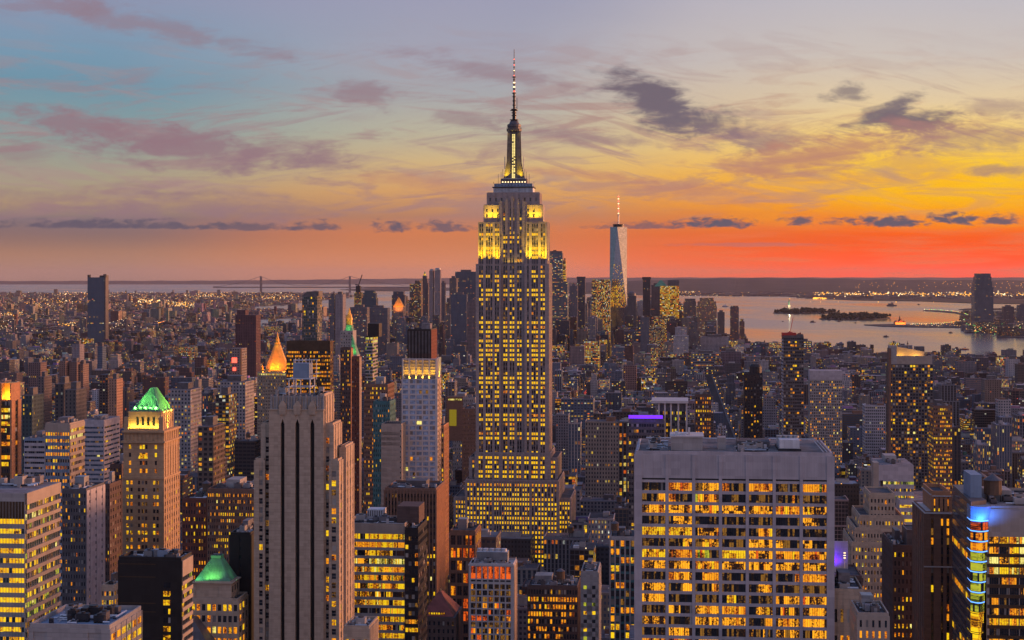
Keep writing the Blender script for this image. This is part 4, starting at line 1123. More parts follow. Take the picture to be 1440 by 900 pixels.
def setback_stone():
    h = Hero('office_tower', 'cream brick ziggurat office stepping up behind the grey office slab', 'office building', 1196, 1284, 800, 40, 826)
    x, z = h.x, h.z; fr = dict(fh=3.7, wh=.5, pier=.3, span=.2, lit=.3, mats=Y_, top=2.0, cw=.45)
    h.tier(x(1226), x(1261), 8, 34, 0, z(699), 'stone_warm', None, dict(fr, cols=7, lit=.06), dict(fr, cols=5), 'tar_roof', 1)
    h.tier(x(1210), x(1272), 4, 38, 0, z(729), 'stone_warm', None, dict(fr, cols=14, lit=.5), dict(fr, cols=6), 'tar_roof', 1)
    h.tier(x(1203), x(1280), 2, 40, 0, z(746), 'stone_warm', None, dict(fr, cols=18), dict(fr, cols=6), 'tar_roof', 1)
    h.tier(x(1198), x(1284), 0, 42, 0, z(765), 'stone_warm', None, dict(fr, cols=20, lit=.35), dict(fr, cols=6), 'tar_roof', 1)
    h.wall.box(x(1247), x(1250), 7.7, 8, z(712), z(707), 'lit_amber')
    h.done(80)
    h = Hero('apartment_block', 'dark brick block with three bright rows of paired windows, before the cream ziggurat office', 'apartment building', 1256, 1300, 660, 34, 910)
    x, z = h.x, h.z; fr = dict(fh=3.6, wh=.5, pier=.3, span=.2, lit=.28, mats=Y_, top=2.0, cw=.4)
    h.tier(x(1278), x(1300), 6, 20, 0, z(750), 'spandrel_grey', None, None, None, 'tar_roof', .5)
    h.tier(x(1256), x(1300), 0, 34, 0, z(770), 'brick_dark', None, dict(fr, cols=8, rowfn=lambda r, p: .95 if r in (8, 9, 10) else p * .6), dict(fr, cols=9, lit=.12), 'tar_roof', 1)
    h.clutter(x(1258), x(1276), 4, 30, z(770), 5)
    h.done(80)
setback_stone()

def pale_slab():
    h = Hero('office_tower', 'blank-topped pale office with one bright yellow strip beneath, beyond the cream ziggurat', 'office building', 1229, 1285, 1000, 46, 760)
    x, z = h.x, h.z
    fr = dict(fh=4.3, wh=.4, cols=24, cw=.85, pier=.15, span=.15, lit=.3, mats=G_, top=2, rowfn=lambda r, p: .95 if r in (0, 2) else p)
    h.tier(x(1242), x(1285), 0, 46, 0, z(676), 'precast', None, dict(fr, top=.5), None, 'pale_roof', 0)
    h.wall.box(x(1236), x(1285), .5, 40, z(676), z(654), 'precast', top='pale_roof', skip='D')
    h.wall.box(x(1228.5), x(1236), .5, 12, z(780), z(651), 'travertine', skip='D')
    h.tier(x(1260), x(1312), -16, 24, 0, z(700), 'precast', None, dict(fr, lit=.6), None, 'pale_roof', 1)
    h.clutter(x(1240), x(1280), 5, 36, z(654), 5)
    h.done(60)
pale_slab()

# glass apartment tower with glowing roof recess
def west_tower():
    h = Hero('skyscraper', 'dark balconied apartment tower with two amber lit recesses on its sloped crown', 'skyscraper', 1251, 1312, 1700, 30, 690)
    x, z = h.x, h.z
    fr = dict(fh=3.3, wh=.66, cols=15, cw=.72, pier=.25, span=.15, major=4, smat='spandrel_grey', lit=.15, mats=A_ + Y_, top=1.0, glass='glass_dark', dim=.2)
    h.tier(x(1251), x(1312), 0, 30, 0, z(512), 'spandrel_grey', 'spandrel_grey', fr, dict(fr, cols=6), 'pale_roof', 0)
    w_ = h.wall
    w_.box(x(1250), x(1253), -1, 14, 0, z(490), 'brick_brown', skip='D')
    w_.box(x(1261), x(1311), 0, 1.0, z(512), z(500.5), 'travertine', skip='D')
    # sloping screen wall behind the recess
    y = 12
    w_.prism([[(x(1251), y, z(512)), (x(1302), y, z(512)), (x(1302), y + 2, z(512)), (x(1251), y + 2, z(512))], [(x(1251), y, z(486)), (x(1302), y, z(495)), (x(1302), y + 2, z(495)), (x(1251), y + 2, z(486))]], 'travertine')
    w_.box(x(1251), x(1261), 0, y, z(512), z(486.5), 'stone_grey', skip='D')
    w_.box(x(1290), x(1303), y + 2.5, y + 12, z(512), z(488), 'spandrel_grey', skip='D')
    h.part('antenna').rod((x(1279), y + 4, z(492)), (x(1279), y + 4, z(480)), .25, 'dark_metal')
    h.light('AREA', (x(1268), 8, z(508)), (x(1268), 12, z(497)), 2240, (1, .5, .06), (6, .6), 130)
    h.light('AREA', (x(1289), 8, z(508)), (x(1289), 12, z(498)), 2880, (1, .5, .06), (12, .6), 130)
    h.done(60)
west_tower()

def crane(h, x, y, z, hh, jib, ang, mat='crane_red'):
    B = h.newpart('crane')
    B.rod((x, y, z), (x, y, z + hh * .4), .5, mat)
    dx, dz = jib * math.cos(ang), jib * math.sin(ang)
    B.rod((x, y, z + hh * .4), (x + dx, y, z + hh * .4 + dz), .3, mat)
    B.rod((x, y, z + hh * .4), (x - dx * .2, y, z + hh * .4 + 1), .6, mat)
    B.box(x - 2.5, x + 2.5, y - 1.5, y + 1.5, z + hh * .2, z + hh * .42, mat)

def ex_c(h, zt):
    crane(h, h.x(1112), 10, zt, 10, 15, R(78))
    h.newpart('scaffold').box(h.x(1100), h.x(1120), 1, 12, zt, zt + 3.5, 'crane_red', skip='D')
office('skyscraper', 'dark glass tower topped by a red crane and scaffold', 1102, 1130, 473, 1650, 26, 640, 'spandrel_grey', dict(fh=3.4, wh=.55, cols=9, cw=.84, pier=.15, span=.3, smat='spandrel_grey', lit=.14, mats=A_, glass='glass_dark', dim=.1), dict(fh=3.4, wh=.5, cols=10, cw=.8, pier=.2, span=.6, smat='precast', lit=.1, mats=A_), 'tar_roof', 30, None, 0, False, cat='skyscraper', extra=ex_c)
office('apartment_block', 'grey apartment slab with blank pale attic, beyond the crane-topped tower', 1139, 1184, 534, 1900, 24, 650, 'stone_grey', dict(fh=3.3, wh=.6, cols=18, cw=.55, pier=.2, span=.15, lit=.2, mats=Y_ + A_, top=1.5), None, 'pale_roof', 20, None, 0, False, cat='apartment building',
       extra=lambda h, zt: h.newpart('attic').box(h.x(1138.5), h.x(1184.5), -.5, 20, zt, h.z(521), 'precast', skip='D'))
office('apartment_block', 'near-black slab tower with dome tank, between the column-fronted office and crane-topped tower', 1047, 1072, 526, 1850, 24, 640, 'dark_metal', dict(fh=3.4, wh=.6, cols=6, cw=.5, pier=.3, span=.1, lit=.1, mats=A_, glass='glass_dark'), None, 'tar_roof', 10, None, 0, False, cat='apartment building',
       extra=lambda h, zt: (h.newpart('tank').lathe(h.x(1063), 10, [(7, zt), (7, zt + 8), (5, zt + 11)], 'dark_metal', 14), h.newpart('antenna').rod((h.x(1060), 10, zt), (h.x(1060), 10, zt + 14), .2, 'dark_metal')))


def column_front():
    h = Hero('office_tower', 'flat-roofed office with four tall white columns before lit floors', 'office building', 925, 967, 1150, 30, 626)
    x, z = h.x, h.z
    fr = dict(fh=4.1, wh=.5, cols=16, cw=.8, pier=.1, span=.1, smat='spandrel_grey', lit=.4, mats=Y_ + G_, top=6, glass='glass_dark')
    h.tier(x(927), x(966), 2, 30, 0, z(567), 'spandrel_grey', None, fr, dict(fr, cols=8), 'pale_roof', 0)
    c = h.part('column')
    for v in (926.5, 935, 943.5, 954, 965.5): h.newpart('column').box(x(v) - .6, x(v) + .6, 0, 1.9, z(700), z(567), 'white_panel', skip='D')
    h.part('roof_slab').box(x(916), x(968), -1.5, 32, z(567), z(563.5), 'white_panel')
    h.done(40)
    h = Hero('office_block', 'dark flat block edged along its roof with a violet light strip', 'office building', 884, 934, 1120, 34, 650)
    x, z = h.x, h.z
    h.tier(-h.W / 2, h.W / 2, 0, 34, 0, z(592), 'spandrel_grey', 'black_panel', dict(fh=4, wh=.5, cols=14, cw=.8, pier=.15, span=.15, lit=.12, mats=Y_, top=2), None, 'tar_roof', 1)
    b = h.part('light_strip'); b.box(x(884), x(932), -.6, .2, z(588.5), z(584), 'led_purple')
    h.clutter(x(886), x(930), 4, 30, z(592), 9)
    h.light('AREA', (x(908), -2.0, z(583)), (x(908), .0, z(592)), 900, (.12, .05, 1), (20, .5), 150)
    h.done(40)
column_front()

def violet_wall():
    h = Hero('office_block', 'small dark rooftop block in front of a violet lit wall', 'office building', 1168, 1196, 760, 24, 860)
    x, z = h.x, h.z
    h.tier(x(1164), x(1212), 0, 30, 0, z(812), 'brick_dark', None, dict(fh=3.6, wh=.5, cols=8, cw=.5, lit=.2, mats=A_), None, 'tar_roof', 1)
    s = h.part('rooftop_screen'); s.box(x(1160), x(1197), 14, 15, z(812), z(768), 'precast', skip='D')
    h.light('AREA', (x(1175), 10.5, z(798)), (x(1175), 14, z(790)), 800, (.12, .0, 1.0), (4, .8), 150)
    m = h.part('floodlight_mast')
    m.rod((x(1189), 4, z(812)), (x(1189), 4, z(777)), .12, 'steel_pale')
    for k in range(3): m.box(x(1187.5), x(1190.5), 3.8, 4.1, z(780 + k * 3.5), z(779 + k * 3.5), 'lamp_white')
    m.box(x(1187), x(1193), -.6, -.35, z(813), z(809.5), 'lamp_white')
    h.done(20)
violet_wall()

def edge_orange():
    h = Hero('office_tower', 'tall brown brick tower cut by the frame with amber lit crown bay', 'office building', -30, 15.5, 850, 12, 680)
    x, z = h.x, h.z
    zt = z(539)
    fr = dict(fh=3.5, wh=.6, cols=[(x(-18), x(-12)), (x(-8), x(0)), (x(2.0), x(14.5))], pier=.6, span=.1, smat='bronze', lit=.6, mats=A_ + Y_, panes=5, top=0.5, glass='glass_dark')
    h.tier(-h.W / 2, h.W / 2, 0, 12, 0, z(563), 'brick_orange', None, fr, dict(fr, cols=1, cw=.3, lit=.15, panes=1, wall='brick_orange'), 'tar_roof', 0)
    w_ = h.wall
    w_.box(-h.W / 2, x(2), 0, 12, z(563), zt, 'brick_orange', skip='D'); w_.box(x(14), h.W / 2, 0, 12, z(563), zt, 'brick_orange', skip='D')
    w_.box(x(2), x(14), 4, 12, z(563), zt - .01, 'gold_roof', skip='D')
    h.light('AREA', (x(8), 1.0, z(562)), (x(8), 4, z(552)), 1560, (1, .5, .05), (4, .6), 140)
    h.done(60)
edge_orange()

office('office_tower', 'boxy cream office with glowing orange band, left of the green-roofed tan tower', 64, 98, 597, 1050, 26, 700, 'travertine', dict(fh=4.3, wh=.5, cols=10, cw=.66, pier=.3, span=.3, lit=.5, mats=A_, top=5, rowfn=lambda r, p: .95 if r in (0, 1, 2, 3) else p, smat='blue_box'), dict(fh=4.3, wh=.5, cols=10, cw=.8, pier=.2, span=.5, lit=.5, mats=Y_, top=3), 'tar_roof', 80)
office('office_block', 'low blue-grey sawtooth-sided block beside the cream orange-banded office', 34, 63, 618, 1250, 40, 690, 'blue_box', dict(fh=4, wh=.4, cols=1, cw=.94, pier=.1, span=.3, smat='precast', lit=.1, panes=10, top=1), None, 'pale_roof', 10)
office('office_block', 'pale blue flat-roofed block behind the cream orange-banded office', 118, 146, 592, 1400, 40, 640, 'precast', dict(fh=4, wh=.4, cols=1, cw=.94, pier=.1, span=.3, smat='precast', lit=.1, panes=12, top=5, glass='glass_blue'), None, 'pale_roof', 10)


def lit_crown_box():
    h = Hero('office_tower', 'wide brown flat-topped office with dense amber window rows, beside the gold pyramid roof', 'office building', 403, 464, 1500, 14, 700)
    x, z = h.x, h.z
    fr = dict(fh=3.6, wh=.5, cols=26, cw=.7, pier=.2, span=.15, lit=.55, mats=A_, top=8.5, smat='bronze')
    h.tier(-h.W / 2, h.W / 2, 0, 14, 0, z(481), 'bronze', 'black_panel', fr, dict(fr, lit=.2, cols=4), 'tar_roof', 1)
    h.done(60)
lit_crown_box()

def gold_pyramid():
    h = Hero('skyscraper', 'stone tower with glowing golden octagonal pyramid roof', 'skyscraper', 362, 404, 1850, 34, 560)
    x, z = h.x, h.z
    h.tier(-h.W / 2, h.W / 2, 0, 34, 0, z(524), 'stone_warm', None, dict(fh=3.8, wh=.5, cols=18, cw=.5, pier=.2, span=.2, lit=.1, mats=Y_, top=1, rowfn=lambda r, p: .95 if r == 0 else p), None, 'tar_roof', 1)
    r = h.part('roof'); cx, cy = x(385), 17
    s = 1 / h.k
    r.lathe(cx, cy, [(17.5 * s, z(523.8)), (14 * s, z(511)), (9.5 * s, z(500)), (5 * s, z(487)), (3.4 * s, z(484))], 'gold_roof', 8, math.pi / 8)
    r.lathe(cx, cy, [(4.2 * s, z(484)), (4.2 * s, z(482.5)), (2.6 * s, z(482)), (2.6 * s, z(478)), (1.0 * s, z(473)), (.1, z(467))], 'gold_roof', 8)
    for sx in (-1, 1):
        for sy in (-1, 1): h.newpart('pinnacle').lathe(cx + sx * 17.5 * s, cy + sy * 13, [(1.6, z(524)), (1.6, z(517)), (.1, z(512))], 'gold_roof', 4)
    for k in range(4): h.light('AREA', (cx + (k - 1.5) * 8.6 * s, cy - 18.5, z(523)), (cx + (k - 1.5) * 3.5 * s, cy - 6, z(495)), 3600, (1, .27, .015), (5, 1), 110)
    h.light('AREA', (cx + 21 * s, cy, z(523)), (cx + 8 * s, cy, z(495)), 3000, (1, .30, .02), (1, 14), 110)
    h.light('POINT', (cx, cy - 8, z(484)), (cx, cy, z(478)), 720, (1, .6, .1), (1.0,))
    h.done(18)
gold_pyramid()

def clock_tower():
    h = Hero('skyscraper', 'slender campanile-topped tower with amber lantern and green lit cupola', 'skyscraper', 478, 497, 2100, 24, 560)
    x, z = h.x, h.z
    h.tier(x(479), x(496), 0, 24, 0, z(466), 'stone_grey', None, dict(fh=4, wh=.5, cols=5, cw=.4, pier=.2, span=.2, lit=.05, mats=Y_), None, 'tar_roof', 1)
    r = h.part('spire'); cx, cy = x(488.8), 12; s = 1 / h.k
    r.lathe(cx, cy, [(7.5 * s, z(466)), (5.2 * s, z(461)), (5.2 * s, z(457))], 'copper_green', 8)
    r.lathe(cx, cy, [(4 * s, z(457)), (4 * s, z(450)), (4.8 * s, z(449.6)), (4.6 * s, z(448)), (2.2 * s, z(441)), (1.5 * s, z(440)), (1.5 * s, z(438)), (.2, z(433))], 'gold_roof', 8)
    h.light('AREA', (cx, cy - 11, z(465)), (cx, cy - 4, z(458)), 700, (.4, 1, .2), (8, 1), 130)
    h.light('POINT', (cx, cy - 7.5, z(449)), (cx, cy, z(450)), 720, (1, .45, .06), (1.0,))
    h.light('POINT', (cx, cy - 3.2, z(440.5)), (cx, cy, z(440)), 180, (1, .6, .2), (.6,))
    h.done(6)
    h = Hero('skyscraper', 'slim stone tower with narrow green lit gable, behind the brown twin slabs', 'skyscraper', 493, 502, 2000, 22, 560)
    x, z = h.x, h.z
    h.wall.box(x(493), x(502), 0, 20, 0, z(499), 'stone_grey', skip='D'); h.top = z(499)
    r = h.part('roof')
    r.prism([[(x(493.5), 1, z(498.9)), (x(501.5), 1, z(498.9)), (x(501.5), 19, z(498.9)), (x(493.5), 19, z(498.9))], [(x(492.6), 9, z(471)), (x(493.4), 9, z(471)), (x(493.4), 11, z(471)), (x(492.6), 11, z(471))]], 'copper_green')
    h.light('AREA', (x(497), -6, z(498)), (x(496), 4, z(485)), 1200, (.3, 1, .15), (6, 1), 120)
    h.done(0)
clock_tower()

office('office_tower', 'red-brown slab with bright pink edge, left of its wider dark twin', 479, 493, 490, 1480, 10, 640, 'brick_dark', dict(fh=3.8, wh=.5, cols=6, cw=.5, pier=.2, span=.15, lit=.22, mats=A_), dict(fh=3.8, wh=.5, cols=1, cw=.1, lit=0, wall='brick_orange'), 'tar_roof', 10, None, 0, False)
office('office_tower', 'plain dark plum slab with bright edge, right one of the brown twins', 494.5, 505, 503, 1440, 9, 640, 'brick_red', dict(fh=3.8, wh=.4, cols=3, cw=.3, pier=.1, span=.1, lit=.03, mats=A_), dict(fh=3.8, wh=.5, cols=1, cw=.1, lit=0, wall='stone_warm'), 'tar_roof', 6, None, 0, False)
office('skyscraper', 'black topped slim glass tower with orange lit penthouse', 514, 524, 474, 1800, 30, 560, 'dark_metal', dict(fh=3.7, wh=.6, cols=6, cw=.8, pier=.1, span=.12, smat='concrete', lit=.2, mats=G_, top=.4, rowfn=lambda r, p: .9 if r < 2 else p, glass='glass_green'), None, 'tar_roof', 10, None, 0, False, cat='skyscraper',
       extra=lambda h, zt: h.newpart('crown').box(h.x(515.5), h.x(531.5), 6, 24, zt, h.z(455), 'black_panel', skip='D'))
office('apartment_block', 'teal-sided slim tower between the plum slab and pale party-wall slab', 525, 548, 566, 1150, 24, 690, 'teal_panel', dict(fh=3.5, wh=.5, cols=8, cw=.4, pier=.2, span=.15, lit=.1, mats=A_, glass='glass_green'), None, 'tar_roof', 20, None, 4, cat='apartment building')
office('apartment_block', 'brown gridded block behind the teal-sided tower', 512, 545, 542, 1320, 30, 620, 'brick_brown', dict(fh=3.7, wh=.5, cols=12, cw=.5, pier=.25, span=.2, lit=.22, mats=A_), None, 'tar_roof', 20, None, 5, cat='apartment building')
office('skyscraper', 'black banded tower showing above the blue-windowed hotel crown', 573.5, 606, 464, 1650, 40, 503, 'black_panel', dict(fh=27, wh=.84, cols=7, cw=.5, pier=.4, span=.4, smat='brick_dark', lit=0, dim=0, glass='spandrel_grey', top=1), dict(fh=3.7, wh=.4, cols=6, cw=.3, wall='brick_red', lit=.1), 'tar_roof', 8, None, 2, cat='skyscraper')
office('skyscraper', 'dark teal glass tower with slanted top near the river inlet', 425, 446, 416, 2200, 30, 478, 'spandrel_grey', dict(fh=3.7, wh=.7, cols=9, cw=.8, pier=.12, span=.12, lit=.07, mats=A_, glass='glass_green', rowfn=lambda r, p: .3 if r > 16 else p), None, 'tar_roof', 8, None, 0, False, cat='skyscraper',
       extra=lambda h, zt: h.newpart('crown').prism([[(h.x(425), .5, zt), (h.x(448), .5, zt), (h.x(448), 26, zt), (h.x(425), 26, zt)], [(h.x(431), .5, h.z(410)), (h.x(448), .5, h.z(409.5)), (h.x(448), 26, h.z(409.5)), (h.x(431), 26, h.z(410))]], 'spandrel_grey'))
office('apartment_block', 'brown office with warm window rows, behind the dark unlit slab', 292, 357, 690, 820, 34, 800, 'brick_brown', dict(fh=3.2, wh=.5, cols=22, cw=.5, pier=.2, span=.15, lit=.45, mats=A_ + Y_, major=4), None, 'tar_roof', 100, None, 10)
office('office_block', 'plain black unlit slab between the green-capped block and pale slotted tower', 324, 352, 752, 660, 26, 910, 'black_panel', dict(fh=3.4, wh=.4, cols=1, cw=.1, lit=0, dim=0), None, 'tar_roof', 0, None, 5)
office('office_block', 'small pale annex with three lit windows at the foot of the yellow-ribbon office', 484, 519, 884, 560, 16, 910, 'stone_warm', dict(fh=3.6, wh=.55, cols=4, cw=.5, pier=.3, span=.25, lit=.8, mats=Y_, top=3.6), dict(fh=3.4, wh=.6, cols=6, cw=.3, lit=0), 'pale_roof', 12, None, 4, False)
office('apartment_block', 'tan curved office with high lit letters and yellow banner', 637, 668, 560, 1750, 40, 610, 'stone_grey', dict(fh=4, wh=.5, cols=12, cw=.4, pier=.2, span=.2, lit=.15, mats=A_), None, 'tar_roof', 12, None, 4,
       extra=lambda h, zt: ([h.newpart('lit_letter').box(h.x(630.5 + i * 1.8 + (1.6 if i > 4 else 0)), h.x(631.6 + i * 1.8 + (1.6 if i > 4 else 0)), -.7, -.3, h.z(563), h.z(560.8), 'lit_pale') for i in range(10)], h.newpart('banner').box(h.x(632), h.x(642), -.8, -.4, h.z(599), h.z(576), 'screen_yellow'), h.newpart('banner_frame').box(h.x(628), h.x(651), -.28, 8, h.z(620), h.z(558), 'brick_brown')))
office('apartment_block', 'long blank brown block just left of the spire tower shaft', 650, 670, 576, 1560, 46, 640, 'brick_brown', dict(fh=3.6, wh=.4, cols=10, cw=.3, pier=.15, span=.1, lit=.0, mats=A_), None, 'tar_roof', 0, None, 5)
office('apartment_block', 'warm lit narrow block squeezed right of the blue-windowed hotel', 614, 624, 600, 1180, 26, 690, 'brick_orange', dict(fh=3.6, wh=.6, cols=3, cw=.5, pier=.2, span=.1, lit=.5, mats=A_), dict(fh=3.6, wh=.6, cols=12, cw=.5, pier=.2, span=.1, lit=.4, mats=A_), 'tar_roof', 40, None, 2)
office('office_block', 'green-washed concrete strip building with regular lit windows, left of the grey slab', 817, 841, 806, 790, 26, 910, 'stone_grey', dict(fh=4.1, wh=.42, cols=2, cw=.4, pier=.2, span=.2, lit=.7, mats=(('lit_yellow', 1), ('lit_green', 1)), top=6), dict(fh=4.1, wh=.5, cols=6, cw=.5, lit=.7, mats=A_), 'tar_roof', 40, None, 3)
office('loft_building', 'dark loft building with four amber window rows, right of the white-framed grid office', 742, 812, 826, 840, 26, 884, 'brick_dark', dict(fh=3.8, wh=.6, cols=18, cw=.66, pier=.2, span=.15, lit=.62, mats=A_, top=1.2), None, 'tar_roof', 100, None, 10, tanks=1)
office('loft_building', 'brown column-fronted loft with six orange windows, beside the grey slab', 858, 893, 757, 900, 26, 830, 'concrete', dict(fh=4.6, wh=.7, cols=5, cw=.7, pier=.5, span=.1, smat='teal_panel', lit=.4, mats=A_, top=1.2), None, 'tar_roof', 30, None, 5, tanks=1)
office('apartment_block', 'pale stone block with paired orange windows, beside the classical stone block', 1206, 1250, 866, 520, 20, 910, 'travertine', dict(fh=3.4, wh=.66, cols=5, cw=.36, pier=.25, span=.2, lit=.7, mats=(('lit_red', 3), ('lit_amber', 3)), top=1.4), None, 'tar_roof', 12, None, 6)
office('apartment_block', 'classical stone block with tall attic openings, at the foot of the grey slab', 1171, 1214, 832, 560, 24, 910, 'stone_warm', dict(fh=9.0, wh=.5, cols=5, cw=.45, pier=.4, span=.3, lit=.25, mats=(('lit_red', 3), ('lit_amber', 3)), top=6), None, 'tar_roof', 12, None, 6)
office('apartment_block', 'brick tower dotted with amber lights, right of the column-fronted office', 978, 1000, 556, 1350, 24, 630, 'brick_dark', dict(fh=3.5, wh=.5, cols=7, cw=.5, pier=.2, span=.15, lit=.45, mats=A_), None, 'tar_roof', 20, None, 3)
office('apartment_block', 'amber-windowed brick block right of the balconied apartment tower', 1313, 1339, 572, 1500, 30, 640, 'brick_brown', dict(fh=3.8, wh=.5, cols=9, cw=.6, pier=.2, span=.15, lit=.6, mats=A_ + Y_), None, 'tar_roof', 30, None, 5)

office('office_block', 'dark grey block with pale party-wall side, in the gap before the green-roofed tan tower', 88, 121, 690, 800, 26, 800, 'spandrel_grey', dict(fh=3.6, wh=.5, cols=9, cw=.45, pier=.2, span=.15, lit=.1, mats=A_), dict(fh=3.6, wh=.4, cols=3, cw=.2, lit=0, wall='precast'), 'tar_roof', 10, None, 5)
office('apartment_block', 'narrow plum-brown slab touching the dark grey block with pale side', 139, 154, 683, 850, 18, 800, 'brick_dark', dict(fh=3.6, wh=.5, cols=5, cw=.4, pier=.2, span=.15, lit=.06, mats=A_), None, 'tar_roof', 10, None, 2, cat='apartment building')
office('apartment_block', 'dark brick slab with a single column of amber lights hugging the green-roofed tan tower', 155, 171, 655, 930, 24, 800, 'brick_dark', dict(fh=3.8, wh=.5, cols=4, cw=.4, pier=.2, span=.15, lit=.1, mats=A_), None, 'tar_roof', 10, None, 2, cat='apartment building')
office('apartment_block', 'orange-brick block with scattered amber windows, between green-roofed tower and brown office', 257, 290, 703, 835, 24, 800, 'brick_red', dict(fh=3.7, wh=.5, cols=9, cw=.45, pier=.25, span=.2, lit=.25, mats=A_), None, 'tar_roof', 20, None, 5, cat='apartment building', tanks=1)
office('apartment_block', 'little beige block with four rows of yellow windows, down before the black office', 143, 160, 826, 630, 14, 905, 'stone_warm', dict(fh=3.4, wh=.5, cols=5, cw=.6, pier=.2, span=.15, lit=.8, mats=Y_), None, 'tar_roof', 20, None, 2, cat='apartment building')
# ------------------------------------------------------------------ water, land, roads
def sheet_mats():
    m, nt, b = mat_new('bay_water')
    tc = node(nt, 'ShaderNodeTexCoord'); o = N(nt, tc.outputs['Object']); x, y, z = sep(nt, o)
    big = noise(nt, comb(nt, x * 0.0009, y * 0.00035, 0.0), 1.0, 4, 0.6, 0.6)
    put(nt, b.inputs['Base Color'], ramp(nt, big, [(0.35, (0.10, 0.085, 0.095)), (0.65, (0.17, 0.14, 0.145))]))
    put(nt, b.inputs['Roughness'], big.rng(0.35, 0.65, 0.10, 0.24))
    b.inputs['Specular IOR Level'].default_value = 0.9
    wv = noise(nt, comb(nt, x * 0.02, y * 0.008, 0.0), 1.0, 4, 0.6)
    wv2 = noise(nt, comb(nt, x * 0.0018, y * 0.0009, 4.0), 1.0, 3, 0.6)
    bp = node(nt, 'ShaderNodeBump'); bp.inputs['Strength'].default_value = 0.12; bp.inputs['Distance'].default_value = 5.0
    put(nt, bp.inputs['Height'], wv * 0.5 + wv2 * 3.0); nt.links.new(bp.outputs[0], b.inputs['Normal'])
    for nm, c1, c2, sc in (('city_ground', (0.045, 0.043, 0.05), (0.09, 0.085, 0.09), .02), ('wooded_land', (0.02, 0.028, 0.022), (0.055, 0.055, 0.05), .0012), ('asphalt', (0.04, 0.038, 0.042), (0.065, 0.06, 0.062), .2), ('pavement', (0.16, 0.15, 0.15), (0.22, 0.2, 0.2), .3), ('leaf', (0.016, 0.022, 0.014), (0.035, 0.042, 0.026), .1)):
        m, nt, b = mat_new(nm)
        tc = node(nt, 'ShaderNodeTexCoord'); o = N(nt, tc.outputs['Object'])
        put(nt, b.inputs['Base Color'], ramp(nt, noise(nt, o, sc, 6, 0.65), [(0.35, c1), (0.65, c2)])); b.inputs['Roughness'].default_value = 0.9
        b.inputs['Specular IOR Level'].default_value = 0.15
sheet_mats()
B = MB(); B.poly([(-58000, -2500, 0), (58000, -2500, 0), (58000, 72000, 0), (-58000, 72000, 0)], 'bay_water')
o = B.build('water'); o['kind'] = 'structure'


def land(name, pts, mat, top=2.5, world=False):
    P = [p if world else ground(*p) for p in pts]
    area = sum(P[i][0] * P[(i + 1) % len(P)][1] - P[(i + 1) % len(P)][0] * P[i][1] for i in range(len(P)))
    if area < 0: P = P[::-1]
    B = MB()
    B.poly([(x, y, top) for x, y in P], mat)
    for i in range(len(P)):
        a, b = P[i], P[(i + 1) % len(P)]
        B.poly([(*a, -1), (*b, -1), (*b, top), (*a, top)], mat)
    o = B.build(name); o['kind'] = 'structure'
    return P


def inside(P, x, y):
    c = False; j = len(P) - 1
    for i in range(len(P)):
        xi, yi = P[i]; xj, yj = P[j]
        if (yi > y) != (yj > y) and x < (xj - xi) * (y - yi) / (yj - yi) + xi: c = not c
        j = i
    return c

MAN = land('ground', [(-3500, -4000), (-3500, 6500)] + [ground(*p) for p in
      ((-60, 485), (100, 476), (240, 472), (360, 469.5), (430, 467), (500, 465), (560, 462), (640, 460), (720, 459), (800, 460), (860, 462), (920, 465), (975, 470), (1020, 475), (1048, 482), (1080, 489), (1120, 496), (1180, 501), (1250, 506), (1340, 510), (1440, 513), (1600, 520))]
      + [(3500, 3500), (3500, -4000)], 'city_ground', 2.5, True)
BRK = land('brooklyn_ground', [(-500, 470), (-60, 472), (100, 468), (240, 466), (330, 463), (352, 457), (364, 449.5), (395, 448.5), (424, 446.5), (470, 444), (480, 438), (424, 438), (360, 436.6), (346, 433), (352, 430.6), (400, 429.4), (424, 425.5), (470, 421), (500, 416.5), (480, 413.5), (400, 412.5), (250, 412), (100, 412.5), (-100, 413), (-500, 413.5)], 'city_ground', 3)
land('far_spit', [(478, 407.4), (520, 405.2), (580, 404.2), (650, 405.0), (700, 407), (640, 408.6), (560, 409.8), (500, 409.2)], 'wooded_land', 6)
ISL = land('staten_shore', [(640, 410.5), (760, 411), (860, 414.5), (950, 415.5), (1020, 416.5), (1105, 417), (1150, 420), (1200, 422.5), (1300, 424), (1372, 427), (1460, 428), (1560, 430), (1900, 430), (1900, 397), (640, 397)], 'wooded_land', 5)
land('spit_of_land', [(1348, 436), (1360, 434.5), (1420, 434), (1500, 433.4), (1500, 436), (1400, 436.4)], 'wooded_land', 5)
JER = land('jersey_ground', [(1215, 457.3), (1250, 456.6), (1300, 457.2), (1340, 455.2), (1356, 451.5), (1362, 447.5), (1356, 443.6), (1342, 440.6), (1322, 438.7), (1298, 437.4), (1302, 436.4), (1330, 437.4), (1352, 439.6), (1366, 443), (1374, 439.5), (1430, 440), (1500, 441), (1560, 441), (1560, 478), (1436, 475.2), (1402, 474.6), (1408, 470.6), (1392, 468.4), (1360, 468.4), (1352, 464.6), (1372, 461.4), (1290, 460.6), (1240, 459.4)], 'city_ground', 4)
LIB = land('liberty_island', [(1087, 440.6), (1100, 438), (1130, 436.6), (1165, 437.8), (1182, 440), (1160, 441.2), (1120, 441.6)], 'wooded_land', 5)
ELL = land('ellis_island', [(1152, 449), (1170, 445), (1190, 443.4), (1240, 444.4), (1252, 447.6), (1230, 450.2), (1185, 450.6)], 'wooded_land', 5)
land('pier_ground', [(1128, 491), (1148, 490.4), (1172, 493.6), (1160, 497), (1130, 495)], 'pavement', 4)

